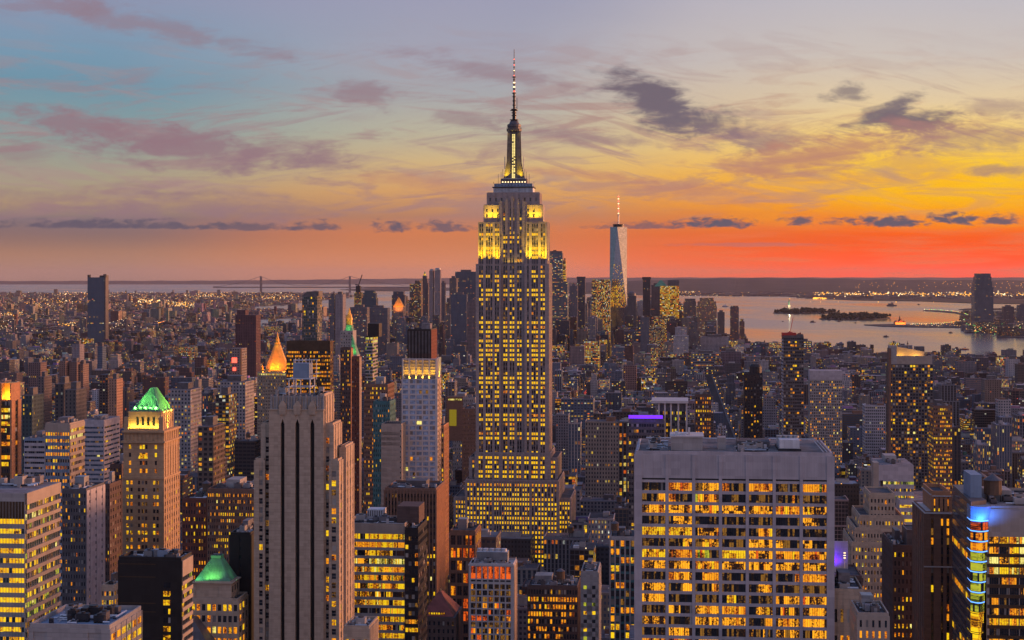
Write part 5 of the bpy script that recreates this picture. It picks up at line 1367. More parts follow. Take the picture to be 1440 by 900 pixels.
# low hills at the horizon
def hills(name, prof, y0, y1, mat='wooded_land', seed=1):
    g = random.Random(seed); B = MB()
    n = 260; a0, a1 = prof[0][0], prof[-1][0]
    row0, row1, row2 = [], [], []
    for k in range(n + 1):
        px = a0 + (a1 - a0) * k / n
        for (p0, h0), (p1, h1) in zip(prof, prof[1:]):
            if p0 <= px <= p1: py = h0 + (h1 - h0) * (px - p0) / (p1 - p0)
        ym = (y0 + y1) / 2
        hz = CH - (py - HZ) / F * ym + 14 * math.sin(px * .11 + seed) * .5 + g.uniform(-1.5, 1.5)
        row0.append(((px - 720) / F * y0, y0, -2)); row1.append(((px - 720) / F * ym, ym, max(5, hz))); row2.append(((px - 720) / F * y1, y1, -2))
    for k in range(n):
        B.poly([row0[k], row0[k + 1], row1[k + 1], row1[k]], mat); B.poly([row1[k], row1[k + 1], row2[k + 1], row2[k]], mat)
    o = B.build(name); o['kind'] = 'structure'
hills('hills', [(-500, 396), (0, 395.2), (300, 394.6), (420, 393.5), (500, 392.6), (600, 391.4), (700, 390.6), (820, 390.4), (1000, 390.2), (1700, 390.2), (2200, 391)], 60000, 70000, seed=2)
hills('near_hills', [(660, 400), (780, 398), (880, 395.5), (960, 392.6), (1040, 391.2), (1120, 391.0), (1200, 392.6), (1300, 393.8), (1400, 394.2), (1700, 394.5)], 26000, 40000, seed=3)

# ------------------------------------------------------------------ many smaller buildings with the shared facade shader
class UB:
    def __init__(s): s.v, s.f, s.uv, s.c, s.p, s.m = [], [], [], [], [], []
    def box(s, T, x0, x1, y0, y1, z0, z1, wall, bid, par, pu, pv, roof=(.12, .115, .125), plain_=False):
        """T: function local -> output coordinates"""
        P = [T(*q) for q in ((x0, y0, z0), (x1, y0, z0), (x1, y1, z0), (x0, y1, z0), (x0, y0, z1), (x1, y0, z1), (x1, y1, z1), (x0, y1, z1))]
        i = len(s.v); s.v += P
        w = max(1, round((x1 - x0) / pu)); d = max(1, round((y1 - y0) / pu)); h0 = 0.0; h1 = (z1 - z0) / pv
        off = 1.0 - (h1 - math.floor(h1)) if h1 > 1 else 0
        h0 += off; h1 += off
        pr = (0, 0, 0, 0) if plain_ else par
        for q, (ua, ub) in (((0, 1, 5, 4), (0, w)), ((1, 2, 6, 5), (60, 60 + d)), ((2, 3, 7, 6), (120, 120 + w)), ((3, 0, 4, 7), (180, 180 + d))):
            s.f.append(tuple(i + a for a in q)); s.uv += [(ua, h0), (ub, h0), (ub, h1), (ua, h1)]
            s.c.append((*wall, bid)); s.p.append(pr); s.m.append(0)
        s.f.append((i + 4, i + 5, i + 6, i + 7)); s.uv += [(0, 0)] * 4; s.c.append((*roof, bid)); s.p.append((0, 0, 0, 0)); s.m.append(1)
    def build(s, name, parent=None, loc=None, rz=None):
        me = bpy.data.meshes.new(name); me.from_pydata(s.v, [], s.f)
        me.materials.append(MAT['masonry_with_windows']); me.materials.append(MAT['flat_roof'])
        me.polygons.foreach_set('material_index', s.m)
        ul = me.uv_layers.new(name='UVMap'); ul.data.foreach_set('uv', np.array(s.uv, dtype=np.float32).ravel())
        for nm, arr in (('wall', s.c), ('par', s.p)):
            a = me.attributes.new(nm, 'FLOAT_COLOR', 'FACE'); a.data.foreach_set('color', np.array(arr, dtype=np.float32).ravel())
        me.update()
        o = bpy.data.objects.new(name, me); COL.objects.link(o)
        if parent is not None: o.parent = parent
        if loc is not None: o.location = loc
        if rz is not None: o.rotation_euler = (0, 0, rz)
        return o

ID = lambda x, y, z: (x, y, z)
WALLS = {'brick red': (.15, .08, .07), 'brown brick': (.14, .105, .09), 'tan brick': (.28, .235, .20), 'grey': (.21, .20, .215), 'pale stone': (.40, .355, .34),
         'dark brown': (.08, .062, .06), 'slate blue': (.12, .145, .19), 'whitewashed': (.52, .49, .50), 'pinkish brick': (.26, .18, .165), 'dark grey': (.09, .09, .10)}
FAR_GROUP = 'towers of the far downtown cluster'
def far_tower(name, label, pl, pr, ptop, Y, depth, wall, lit_, gl=.3, pu=4.0, pv=4.0, wf=.6, hf=.55, group=FAR_GROUP, extra=None, cat='skyscraper', tiers=()):
    pc = (pl + pr) / 2; X_ = (pc - 720) / F * Y
    k = F * (CV + (X_ / Y) * SV) / Y; W = (pr - pl) / k
    zt = CH - (ptop - HZ) / F * Y
    U_ = UB(); bid = random.random(); par = (wf, hf, lit_, gl)
    r = bpy.data.objects.new(name, None); COL.objects.link(r); r.location = (X_, Y, 0); r.rotation_euler = (0, 0, -TH)
    tag(r, label, cat, group)
    roof_y = 0
    U_.box(ID, -W / 2, W / 2, 0, depth, 0, zt, wall, bid, par, pu, pv)
    zz = zt
    for (a, b, pt_) in tiers:          # narrower stages above
        z2 = CH - (pt_ - HZ) / F * Y
        U_.box(ID, (a - pc) / k, (b - pc) / k, depth * .15, depth * .85, zz + .01, z2, wall, bid, par, pu, pv); zz = z2
    U_.build('wall', r)
    g = random.Random(int(pl * 13))
    if not tiers and extra is None:
        B = MB(); B.box(-W * .25, W * .25, depth * .3, depth * .7, zt + .01, zt + 7, 'spandrel_grey', skip='D'); B.build('bulkhead', r)
    if extra: extra(r, pc, k, Y, W, zz)
    PROT.append((pl, pr, ptop + (min(445, 490) - ptop) * .95 if Y > 3000 else 560, Y))
    a = X_ * CV - Y * SV; b = X_ * SV + Y * CV
    FOOT.append((a - W / 2 - 3, a + W / 2 + 3, b - 4, b + depth + 4))
    BOXES.append((X_, Y, W, depth, zt))
    return r

def mk(name, fn):       # a part in its own mesh under a far tower
    def ex(r, pc, k, Y, W, zt):
        B = MB(); fn(B, pc, k, Y, W, zt); B.build(name, r)
    return ex
def Zp(py, Y): return CH - (py - HZ) / F * Y

W_ = WALLS
far_tower('skyscraper', 'lone tall glass tower with horned top rising over the river bridges', 123, 146, 390, 5200, 40, (.07, .075, .09), .1, .9, 5, 4, .85, .7, None,
          mk('crown', lambda B, pc, k, Y, W, zt: (B.box(-W / 2, -W / 2 + 6, 0, 8, zt, zt + 8, 'dark_metal'), B.box(W / 2 - 14, W / 2, 0, 8, zt, zt + 6, 'dark_metal'), B.box(W / 2, W / 2 + 5, 2, 30, 2, zt + 7, 'spandrel_grey'), B.box(-W / 2 + 8, -W / 2 + 10, 0, 2, zt, zt + 9, 'dark_metal'), B.box(W / 2 - 3, W / 2 + 6, 4, 8, zt, zt + 10, 'dark_metal'))))
far_tower('apartment_tower', 'dark red brick twin-topped apartment tower by the river, right of the green-lit stadium', 331, 360, 443, 3600, 40, (.10, .05, .06), .12, 0, 4, 3.3, .4, .5, None, tiers=((332, 344, 436), ), cat='apartment building')
far_tower('skyscraper', 'grey slab with one lit yellow panel, right of the dark teal glass tower', 462, 470, 417, 4300, 30, (.12, .12, .14), .25, .5, group=None)
far_tower('skyscraper', 'plain pale grey slab beside the one with a lit yellow panel', 471, 482, 414, 4300, 40, (.24, .22, .24), .03, .1, group=None, wf=.3)
far_tower('skyscraper', 'unfinished amber-lit tower with a crane on top', 498, 508, 411, 5600, 30, (.16, .10, .07), .8, .2,
          extra=mk('crane', lambda B, pc, k, Y, W, zt: (B.box(-W * .3, W * .3, 4, 20, zt, zt + 22, 'dark_metal'), B.rod((0, 8, zt + 20), (14, 8, zt + 60), 1.6, 'dark_metal'), B.rod((-10, 8, zt + 26), (4, 8, zt + 24), 1.6, 'dark_metal'))))
far_tower('skyscraper', 'dark teal tower with narrowed top, right of the unfinished amber-lit tower', 509, 529, 419, 5200, 34, (.05, .07, .08), .2, .8, tiers=((510, 528, 412), (512, 526, 408.5)))
far_tower('skyscraper', 'broad grey windowed slab below the unfinished amber-lit tower', 492, 516, 432, 4700, 40, (.15, .14, .16), .3, .2)
far_tower('skyscraper', 'blue-grey block below the narrowed teal tower', 517, 545, 433, 4800, 40, (.12, .13, .16), .12, .4)
far_tower('skyscraper', 'dark trapezoid-topped tower behind the orange-capped tower', 551, 569, 415, 6200, 40, (.08, .08, .10), .1, .4, tiers=((552.5, 567, 410),))
far_tower('skyscraper', 'square stone tower with small orange lit pyramid cap', 552.5, 567, 432, 5400, 30, (.25, .20, .19), .12, .1,
          extra=mk('roof', lambda B, pc, k, Y, W, zt: (B.prism([[(-W / 2, 0, zt), (W / 2, 0, zt), (W / 2, 30, zt), (-W / 2, 30, zt)], [(-1, 14, Zp(418, Y)), (1, 14, Zp(418, Y)), (1, 16, Zp(418, Y)), (-1, 16, Zp(418, Y))]], 'gold_roof'),)))
_l = bpy.data.lights.new('floodlight', 'AREA'); _l.energy = 26000; _l.color = (1, .28, .04); _l.size = 24; _lo = bpy.data.objects.new('floodlight', _l); COL.objects.link(_lo); _gx = (559.7 - 720) / F * 5400; _lo.location = (_gx, 5386, Zp(434, 5400)); _lo.rotation_euler = (Vector((0, 22, 22))).to_track_quat('-Z', 'Y').to_euler()
far_tower('skyscraper', 'brown stepped block with amber windows before the beacon-topped spire', 576, 592, 399, 5700, 40, (.16, .12, .11), .45, .1, tiers=((583, 592, 394.5),))
far_tower('skyscraper', 'stepped spire tower with a yellow beacon', 591, 602, 398, 5900, 30, (.14, .12, .13), .12, .1, tiers=((592.5, 600.5, 392), (594, 599.5, 388)),
          extra=mk('beacon', lambda B, pc, k, Y, W, zt: (B.lathe(0, 15, [(6, zt), (4, zt + 8), (1, zt + 16)], 'copper_green', 6), B.lathe(0, 9, [(3.5, zt + 2), (3.5, zt + 8)], 'lit_yellow', 6))))
for pl_, pr_, pt_, lb in ((603.5, 609, 378.5, 'thinner of the twin round-topped steel towers'), (611, 619, 377, 'wider of the twin round-topped steel towers')):
    far_tower('skyscraper', lb, pl_, pr_, pt_ + 2, 5500, 26, (.30, .26, .27), .08, .4, 3.5, 3.5, .5, .6, extra=mk('crown', lambda B, pc, k, Y, W, zt: (B.lathe(0, 13, [(W * .48, zt), (W * .45, zt + 4), (W * .3, zt + 5.5)], 'steel', 12),)))
far_tower('skyscraper', 'short grey tower hugging the wider twin steel tower', 620, 625.5, 398, 5900, 26, (.17, .15, .17), .1, .2)
far_tower('skyscraper', 'pale lit-topped tower left of the wide dark slab by the spire tower', 632, 642, 391, 5600, 30, (.2, .18, .18), .2, .2)
far_tower('skyscraper', 'wide dark blue slab roof just left of the spire tower', 640, 669, 382, 5900, 40, (.09, .10, .125), .15, .7, 5, 4, .8, .5)
far_tower('skyscraper', 'navy slab in front of the wide dark blue slab', 634, 656, 414, 5000, 34, (.08, .10, .14), .05, .6, wf=.8)
far_tower('skyscraper', 'grey-brown tower squeezed between navy slab and spire tower', 657, 672, 425, 4700, 34, (.17, .14, .15), .15, .1)
far_tower('skyscraper', 'tall pale-blue glass tower with dark cap just right of the spire tower', 769, 791, 356, 5300, 44, (.13, .15, .17), .42, .8, 5, 4, .8, .6,
          extra=mk('crown', lambda B, pc, k, Y, W, zt: (B.box(-W * .46, W * .46, 3, 40, zt, zt + 7, 'spandrel_grey'), B.box(-W * .1, W * .1, 5, 12, zt + 7, zt + 10, 'dark_metal'))))
far_tower('skyscraper', 'narrow golden-lit slab hugging the pale-blue glass tower', 792, 795.5, 366, 5320, 44, (.55, .35, .12), .9, 0, 4, 4, .9, .8)
far_tower('skyscraper', 'broad greenish block at the feet of the pale-blue glass tower', 773, 798, 396, 5100, 44, (.14, .15, .15), .4, .6, 5, 4, .85, .5)
far_tower('skyscraper', 'grey pointed-column tower left of the slim dark corniced one', 801, 812, 402, 5700, 30, (.17, .16, .18), .15, .3, tiers=((804, 809, 398),))
far_tower('skyscraper', 'slim dark corniced tower standing against the bay', 811.5, 822.5, 392, 5900, 30, (.09, .085, .095), .15, .3, tiers=((810.8, 823, 389),))
far_tower('skyscraper', 'cubic golden-windowed tower left of the tapering glass tower', 832, 858, 395, 5300, 44, (.12, .11, .08), .85, .3, 3.4, 3.6, .8, .7, tiers=((833, 857, 393),))
def tapering():
    Y = 5700; h = Hero('skyscraper', 'faceted tapering glass tower with mast, its right facet mirroring sunset', 'skyscraper', 857, 881.5, Y, 62, 430, FAR_GROUP)
    s = h.W / 2; cy = s
    glass('mirror_glass', (0.25, 0.26, 0.30), 0.08, 0.0, 0.9); MAT['mirror_glass'].node_tree.nodes['Principled BSDF'].inputs['Metallic'].default_value = 0.85
    z0, z1 = h.z(432), h.z(319)
    bt = [(-s, 0), (s, 0), (s, 2 * s), (-s, 2 * s)]; tp = [(0 - s * .1, cy - s * .98), (s * 1.0, cy), (0, cy + s), (-s * .96, cy)]
    w = h.wall; h.top = z1
    lo = [(*p, z0) for p in bt]; up = [(*p, z1) for p in tp]
    for k in range(4):
        w.poly([lo[k], lo[(k + 1) % 4], up[k]], 'mirror_glass'); w.poly([lo[(k + 1) % 4], up[(k + 1) % 4], up[k]], 'mirror_glass')
    w.poly(up, 'spandrel_grey'); w.box(-s, s, 0, 2 * s, 0, z0, 'mirror_glass', skip='D')
    # floor lines and lit offices on the lower front facet
    g = h.rng
    for r_ in range(44):
        t_ = r_ / 80.; zz = z0 + (z1 - z0) * t_
        half = s * (1 - t_) * .93; yy = (cy - s * .98) * t_ + 0
        for k in range(12):
            if g.random() < (.75 if r_ < 22 else .22):
                a = -s * .1 * t_ - half + 2 * half * k / 12; b_ = a + 2 * half / 12 * .8
                h.part('window').poly([(a, -.4 + yy, zz), (b_, -.4 + yy, zz), (b_, -.4 + yy, zz + 2.2), (a, -.4 + yy, zz + 2.2)], g.choice(['lit_yellow', 'lit_amber', 'lit_dim']))
    h.newpart('mechanical_band').prism([[(-s * .93, cy * .1 + s * .03, h.z(352)), (-s * .1, -.6 + .85 * 0, h.z(352)), (-s * .1, 3, h.z(352))], [(-s * .94, cy * .1 + s * .03, h.z(349)), (-s * .1, -.6, h.z(349)), (-s * .1, 3, h.z(349))]], 'spandrel_grey') if False else None
    c = h.part('crown'); c.lathe(0, cy, [(s * .6, z1), (s * .6, z1 + 6), (s * .66, z1 + 6), (s * .66, z1 + 10)], 'dark_metal', 20)
    m = h.part('antenna'); m.lathe(0, cy, [(2.2, z1 + 8), (1.8, h.z(303)), (3.2, h.z(303)), (3.2, h.z(302)), (1.3, h.z(301)), (.5, h.z(273))], 'steel', 8)
    for k in range(8): m.lathe(0, cy, [(2.4, h.z(300 - k * 3.4)), (2.4, h.z(300 - k * 3.4) + 2.5)], 'lamp_red' if k % 2 else 'lamp_white', 6)
    h.done(0)
tapering()
far_tower('skyscraper', 'domed dark tower just right of the tapering glass tower', 882.5, 894.5, 416, 5500, 34, (.10, .095, .11), .08, .3, extra=mk('crown', lambda B, pc, k, Y, W, zt: (B.lathe(0, 17, [(W * .48, zt), (W * .46, zt + 8), (W * .3, zt + 14), (.5, zt + 16)], 'spandrel_grey', 14),)))
far_tower('skyscraper', 'thin black tower with flared cap against the far shore', 904, 914.5, 393, 6000, 30, (.05, .048, .058), .1, .2, tiers=((903, 915.3, 389.5),))
far_tower('skyscraper', 'brown tower left of the golden glowing block', 916, 928, 401, 6100, 30, (.13, .11, .12), .1, .1)
far_tower('skyscraper', 'bright golden glowing block with dark hipped roof', 928, 955, 402, 5700, 50, (.45, .28, .06), 1.0, 0, 4.5, 4.2, .88, .72,  # sunset reflection on its glass, put in as gold walls and glowing windows
          extra=mk('roof', lambda B, pc, k, Y, W, zt: (B.box(-W * .1, W * .5, 0, 40, zt, Zp(394, Y), 'spandrel_grey'), B.prism([[(-W * .8, 2, zt - 2), (-W * .1, 2, zt - 2), (-W * .1, 40, zt - 2), (-W * .8, 40, zt - 2)], [(-W * .5, 18, Zp(394, Y)), (-W * .4, 18, Zp(394, Y)), (-W * .4, 22, Zp(394, Y)), (-W * .5, 22, Zp(394, Y))]], 'copper_green'))))
far_tower('skyscraper', 'grey tower with pale stepped top, left of the tan stepped block', 961, 979, 424, 5900, 36, (.17, .15, .16), .2, .2, tiers=((963, 978, 420),))
far_tower('skyscraper', 'tan block with stepped hipped crown by the water', 979.5, 1008, 430, 5600, 44, (.32, .22, .17), .4, .1, 4, 3.8, .6, .5, tiers=((981, 1007, 424), (984, 1004, 419)))
far_tower('skyscraper', 'low slab between tan stepped block and slim waterside tower', 1009, 1019, 439, 5900, 30, (.15, .14, .15), .1, .1)
far_tower('skyscraper', 'slim waterside tower with flat pergola top', 1027, 1039, 432, 6100, 30, (.16, .12, .13), .2, .1, tiers=((1028, 1038, 430),))
far_tower('apartment_tower', 'small pointed brick tower at the water, last of the downtown cluster', 1040, 1047, 452, 6000, 24, (.18, .11, .10), .2, .1, tiers=((1041.5, 1045.5, 448.5),))
def jersey():
    r = far_tower('skyscraper', 'lone tall waterside tower across the bay with tapered dark top', 1370.5, 1397, 404, 7950, 90, (.09, .10, .115), .14, .6, 7, 4.2, .85, .5, None, tiers=((1371.5, 1396, 396), (1372.5, 1395, 389), (1374, 1394, 384.5)))
    return r
jersey()
far_tower('apartment_tower', 'brown tower right of the lone tapered waterside tower', 1411, 1426, 431, 8200, 40, (.11, .095, .11), .12, .1, group=None, cat='apartment building')
far_tower('apartment_tower', 'blue-grey tower at the frame edge across the bay', 1432, 1448, 429, 8300, 40, (.10, .11, .14), .1, .3, group=None, cat='apartment building')
far_tower('apartment_block', 'dark low waterside block in front of the lone tapered tower', 1371, 1405, 452, 7700, 60, (.1, .1, .11), .35, .2, group=None, cat='apartment building')
far_tower('office_block', 'pale low block with long rooftop, on the shore below the tan stepped downtown block', 985, 1025, 474, 5100, 60, (.34, .32, .35), .1, .2, group=None, cat='office building')
far_tower('office_block', 'long office with two bright yellow floor strips below the downtown cluster', 972, 1013, 497, 4300, 50, (.2, .19, .21), .62, .2, wf=.9, hf=.42, group=None, cat='office building', pv=7)
far_tower('office_block', 'plain purple-brown blank block beside the office with yellow strips', 1014, 1042, 495, 4200, 50, (.16, .12, .15), .02, 0, group=None, cat='office building')
far_tower('office_block', 'bright yellow stepped-window building in the low district below the golden-windowed tower', 821, 843, 480, 4500, 40, (.2, .18, .15), .9, .1, 5, 4.5, .75, .6, group=None, cat='office building')
far_tower('office_block', 'bluish glass block standing in the low district, below the golden glowing block', 850, 866, 511, 3700, 40, (.08, .14, .19), .06, .8, group=None, cat='office building', wf=.8)
far_tower('office_block', 'small yellow-lit tower in the low district, below the thin black tower', 915, 925, 489, 4300, 30, (.2, .17, .15), .85, .1, group=None, cat='office building')
far_tower('apartment_tower', 'vertical red and white striped slab below the bluish glass block', 877, 895, 514, 3500, 30, (.25, .15, .14), .2, 0, group=None, cat='apartment building')
far_tower('office_block', 'glass fronted office on the shore with yellow strips, behind the crane-topped tower', 1120, 1142, 480, 4900, 50, (.13, .14, .17), .7, .4, wf=.92, hf=.4, group=None, cat='office building', pv=6)
far_tower('apartment_tower', 'twin-topped dark shore building right of the balconied apartment tower', 1368, 1390, 503, 4000, 40, (.09, .08, .10), .1, .2, group=None, cat='apartment building')
far_tower('apartment_tower', 'brick shore building with round domed top, left of the dark shore building', 1346, 1360, 506, 4100, 30, (.17, .10, .09), .25, .1, group=None, cat='apartment building', tiers=((1350, 1356, 500),))
far_tower('apartment_tower', 'white-sided slab at the shore near the frame edge', 1418, 1434, 505, 3700, 36, (.4, .37, .38), .05, .2, group=None, cat='apartment building', wf=.3)
far_tower('apartment_tower', 'large tan slab standing mid-distance near the frame edge', 1385, 1408, 534, 3000, 40, (.2, .15, .13), .08, 0, group=None, cat='apartment building', wf=.3)
far_tower('apartment_tower', 'orange-edged brick tower among the low blocks behind the cream orange-banded office', 153, 164, 533, 2300, 26, (.38, .22, .15), .05, 0, group=None, cat='apartment building', wf=.3)
far_tower('apartment_tower', 'dark tower directly left of the orange-edged brick tower', 140, 152, 527, 2350, 30, (.10, .08, .08), .2, 0, group=None, cat='apartment building', tiers=((151, 153.5, 521),))
far_tower('apartment_tower', 'pale slab with hipped roof, between the lone glass tower and its low blocks', 101, 112, 484, 3800, 30, (.24, .22, .25), .04, 0, group=None, cat='apartment building', wf=.25)
far_tower('apartment_tower', 'blue slab in the east side below the lone glass tower', 137, 144, 487, 3600, 24, (.09, .14, .22), .03, .5, group=None, cat='apartment building', wf=.8)
for k_, (a_, b_, t_) in enumerate(((40, 57, 510), (83, 92, 508), (97, 108, 509), (110, 117, 512), (53, 62, 530), (77, 90, 540), (91, 107, 548), (31, 45, 556))):
    far_tower('apartment_tower', ('widest of the brick housing slabs near the orange-crowned edge tower', 'first slab of the brick housing trio below the lone glass tower', 'middle slab of the brick housing trio below the lone glass tower', 'last slab of the brick housing trio below the lone glass tower',
              'thin brick slab before the widest housing slab', 'dark slim block above the cream orange-banded office', 'dark stepped block above and right of the cream orange-banded office', 'dark teal-edged block above the blue-grey sawtooth block')[k_],
              a_, b_, t_, (3000, 3050, 3060, 3070, 2400, 1700, 1650, 1600)[k_], 30, ((.16, .11, .11), (.22, .15, .13), (.19, .13, .12), (.23, .16, .14), (.15, .12, .12), (.09, .08, .08), (.13, .12, .12), (.05, .08, .09))[k_], (.06, .05, .05, .05, .1, .15, .12, .3)[k_], .1, group='housing towers of the east side', cat='apartment building', wf=.35)
far_tower('office_block', 'brown gridded office with amber window dots, behind the green-capped stone office', 278, 300, 600, 1300, 34, (.14, .105, .09), .35, 0, group=None, cat='office building')
far_tower('office_block', 'construction block with orange lit floors, left of the gold pyramid tower', 303, 322, 555, 1700, 30, (.09, .08, .08), .65, 0, wf=.8, group=None, cat='office building')
far_tower('office_block', 'large white arcaded loft block left of the gold pyramid tower', 236, 268, 548, 1900, 44, (.34, .32, .33), .4, .2, 4, 4.4, .5, .5, group=None, cat='office building')
far_tower('office_block', 'big pale loft block with regular lit windows between white arcaded loft and gold pyramid', 306, 345, 537, 2100, 44, (.30, .28, .29), .35, .2, 4, 4.4, .5, .5, group=None, cat='office building')
far_tower('office_block', 'tall tower with red lit sign and orange edge, left of the gold pyramid tower', 323, 340, 490, 2500, 30, (.24, .20, .19), .25, 0, 4, 4, .5, .5, None,
          mk('lit_sign', lambda B, pc, k, Y, W, zt: (B.box(-6, 2, -.6, -.1, zt - 22, zt - 14, 'lamp_red'), B.lathe(-2, -.4, [(2.6, zt - 34), (2.6, zt - 29)], 'lamp_red', 8), B.box(W / 2 - 2.5, W / 2, -.5, 0, 0, zt, 'brick_orange'))), cat='office building')

# landmark lights of the east side
def stadium():
    r = bpy.data.objects.new('sports_ground', None); COL.objects.link(r)
    x, y = ground(302, 459.5); r.location = (x, y, 3)
    tag(r, 'long roof edged by rows of green-white floodlights across the river', 'sports ground')
    B = MB(); B.box(-90, 90, 0, 60, 0, 10, 'concrete', skip='D'); B.build('stand', r)
    B = MB(); B.box(-92, 92, -2, 62, 10, 12, 'pale_roof'); B.build('roof', r)
    for k in range(22):
        B = MB(); B.box(-88 + k * 8.1, -84.5 + k * 8.1, -4, -2.2, 10, 14, 'lamp_green' if k % 3 else 'lamp_white'); B.build('floodlight', r)
stadium()

# ------------------------------------------------------------------ bridges
def bridge(label, Y, p0, p1, deck_py, top_py, towers, lights=True, mat='spandrel_grey', wid=20, scale=1.0):
    r = bpy.data.objects.new('suspension_bridge', None); COL.objects.link(r)
    r.location = ((towers[0] - 720) / F * Y, Y, 0)
    tag(r, label, 'bridge', 'suspension bridges')
    ox = r.location.x
    X = lambda p: (p - 720) / F * Y - ox
    zd, zt = Zp(deck_py, Y), Zp(top_py, Y)
    B = MB(); B.box(X(p0), X(p1), -wid / 2, wid / 2, zd - 5 * scale, zd, mat); B.build('deck', r)
    for t in towers:
        B = MB()
        for sy in (-1, 1): B.box(X(t) - 4 * scale, X(t) + 4 * scale, sy * wid / 2 - 3, sy * wid / 2 + 3, 0, zt, mat)
        for zz in (zt - 6 * scale, zd + (zt - zd) * .4): B.box(X(t) - 3 * scale, X(t) + 3 * scale, -wid / 2 + 3, wid / 2 - 3, zz, zz + 6 * scale, mat)
        B.build('tower', r)
    pts = [(X(p0), zd)] + [(X(t), zt) for t in towers] + [(X(p1), zd)]
    C = MB(); Lt = MB()
    for i in range(len(pts) - 1):
        (xa, za), (xb, zb) = pts[i], pts[i + 1]; n = 16; prev = None
        for k in range(n + 1):
            t = k / n; main = 0 < i < len(pts) - 2
            zz = za + (zb - za) * t - ((zt - zd) * (.92 if main else .18)) * 4 * t * (1 - t)
            p = (xa + (xb - xa) * t, -wid / 2, zz)
            if prev: C.rod(prev, p, 1.0 * scale, mat, 3)
            if k % 2 == 0: C.rod(p, (p[0], p[1], zd), .35 * scale, mat, 3)
            prev = p
            if lights: Lt.lathe(p[0], -wid / 2 - 1.5, [(.4, zz), (1.2, zz + 1.2), (.3, zz + 2.4)], 'lamp_white', 4)
    C.build('cable', r)
    if Lt.v: Lt.build('cable_light', r)
bridge('dark bridge with lit cables at the frame edge over the east river', 6300, -90, 75, 467, 449, (20, -40))
bridge('string-lit bridge with peaked tower beside the lone tall glass tower', 6600, 84, 260, 465, 447.5, (178, 121))
bridge('far away bridge with two tall towers on the horizon water', 29000, 300, 590, 403.2, 388.5, (367, 492), False, wid=60, scale=4.0)

# ------------------------------------------------------------------ statue, terminal, boats
def statue():
    x, y = ground(1109.5, 438.6)
    r = bpy.data.objects.new('statue', None); COL.objects.link(r); r.location = (x, y, 5)
    tag(r, 'robed statue with raised torch on its pedestal on the island', 'statue')
    B = MB(); B.lathe(0, 0, [(34, 0), (34, 9), (26, 9.5)], 'stone_warm', 10); B.prism([[(-11, -11, 9), (11, -11, 9), (11, 11, 9), (-11, 11, 9)], [(-9, -9, 42), (9, -9, 42), (9, 9, 42), (-9, 9, 42)], [(-7, -7, 44), (7, -7, 44), (7, 7, 44), (-7, 7, 44)]], 'stone_warm'); B.build('pedestal', r)
    B = MB(); B.lathe(0, 0, [(6, 44), (5.2, 52), (4.2, 62), (4.6, 70), (4.8, 74), (2.0, 77), (1.6, 78), (2.3, 80), (2.3, 83), (1.2, 85)], 'copper_green', 12)
    B.rod((3.8, 0, 74), (6.2, 0, 88), 1.3, 'copper_green', 6); B.rod((-4, -1, 73), (-5.4, -2.5, 66), 1.4, 'copper_green', 6); B.box(-7, -4, -4.2, -3.2, 62, 70, 'copper_green')
    for k in range(7): B.rod((0, 0, 84), (5 * math.cos(.45 * k + .2), 0, 84 + 4.5 * math.sin(.45 * k + .2)), .35, 'copper_green', 3)
    B.build('figure', r)
    B = MB(); B.lathe(6.3, 0, [(.8, 88), (1.8, 90), (1.8, 91)], 'copper_green', 8); B.lathe(6.3, 0, [(1.7, 91), (2.2, 93), (.2, 97)], 'lamp_amber', 8); B.build('torch', r)
    l = bpy.data.lights.new('floodlight', 'POINT'); l.energy = 60000; l.color = (1, .9, .55); l.shadow_soft_size = 3
    lo = bpy.data.objects.new('floodlight', l); COL.objects.link(lo); lo.parent = r; lo.location = (0, -26, 46)
statue()

def terminal():
    x, y = ground(1267, 457.2); s = y / F
    r = bpy.data.objects.new('rail_terminal', None); COL.objects.link(r); r.location = (x, y, 4)
    tag(r, 'orange lit waterfront hall with gabled roof and small clock turret', 'station')
    B = MB(); B.box(-8 * s, 7 * s, 0, 40, 0, 12, 'brick_orange', skip='D')
    for k in range(9): B.box(-7.4 * s + k * 1.6 * s, -6.4 * s + k * 1.6 * s, -.4, -.1, 2, 8, 'lit_amber')
    B.build('wall', r)
    B = MB()
    for a, b, h in ((-8, -3, 20), (-3, 3, 30), (3, 7, 19)):
        B.prism([[(a * s, 0, 12.01), (b * s, 0, 12.01), (b * s, 40, 12.01), (a * s, 40, 12.01)], [((a + b) / 2 * s - 1, 2, h), ((a + b) / 2 * s + 1, 2, h), ((a + b) / 2 * s + 1, 38, h), ((a + b) / 2 * s - 1, 38, h)]], 'tile_red')
    B.lathe(-1 * s, 10, [(4, 28), (4, 38), (3, 40), (.3, 50)], 'dark_metal', 6); B.build('roof', r)
    l = bpy.data.lights.new('floodlight', 'AREA'); l.energy = 60000; l.color = (1, .35, .06); l.size = 60; l.size_y = 3; l.shape = 'RECTANGLE'
    lo = bpy.data.objects.new('floodlight', l); COL.objects.link(lo); lo.parent = r; lo.location = (-5, -14, 2); lo.rotation_euler = (R(125), 0, 0)
terminal()

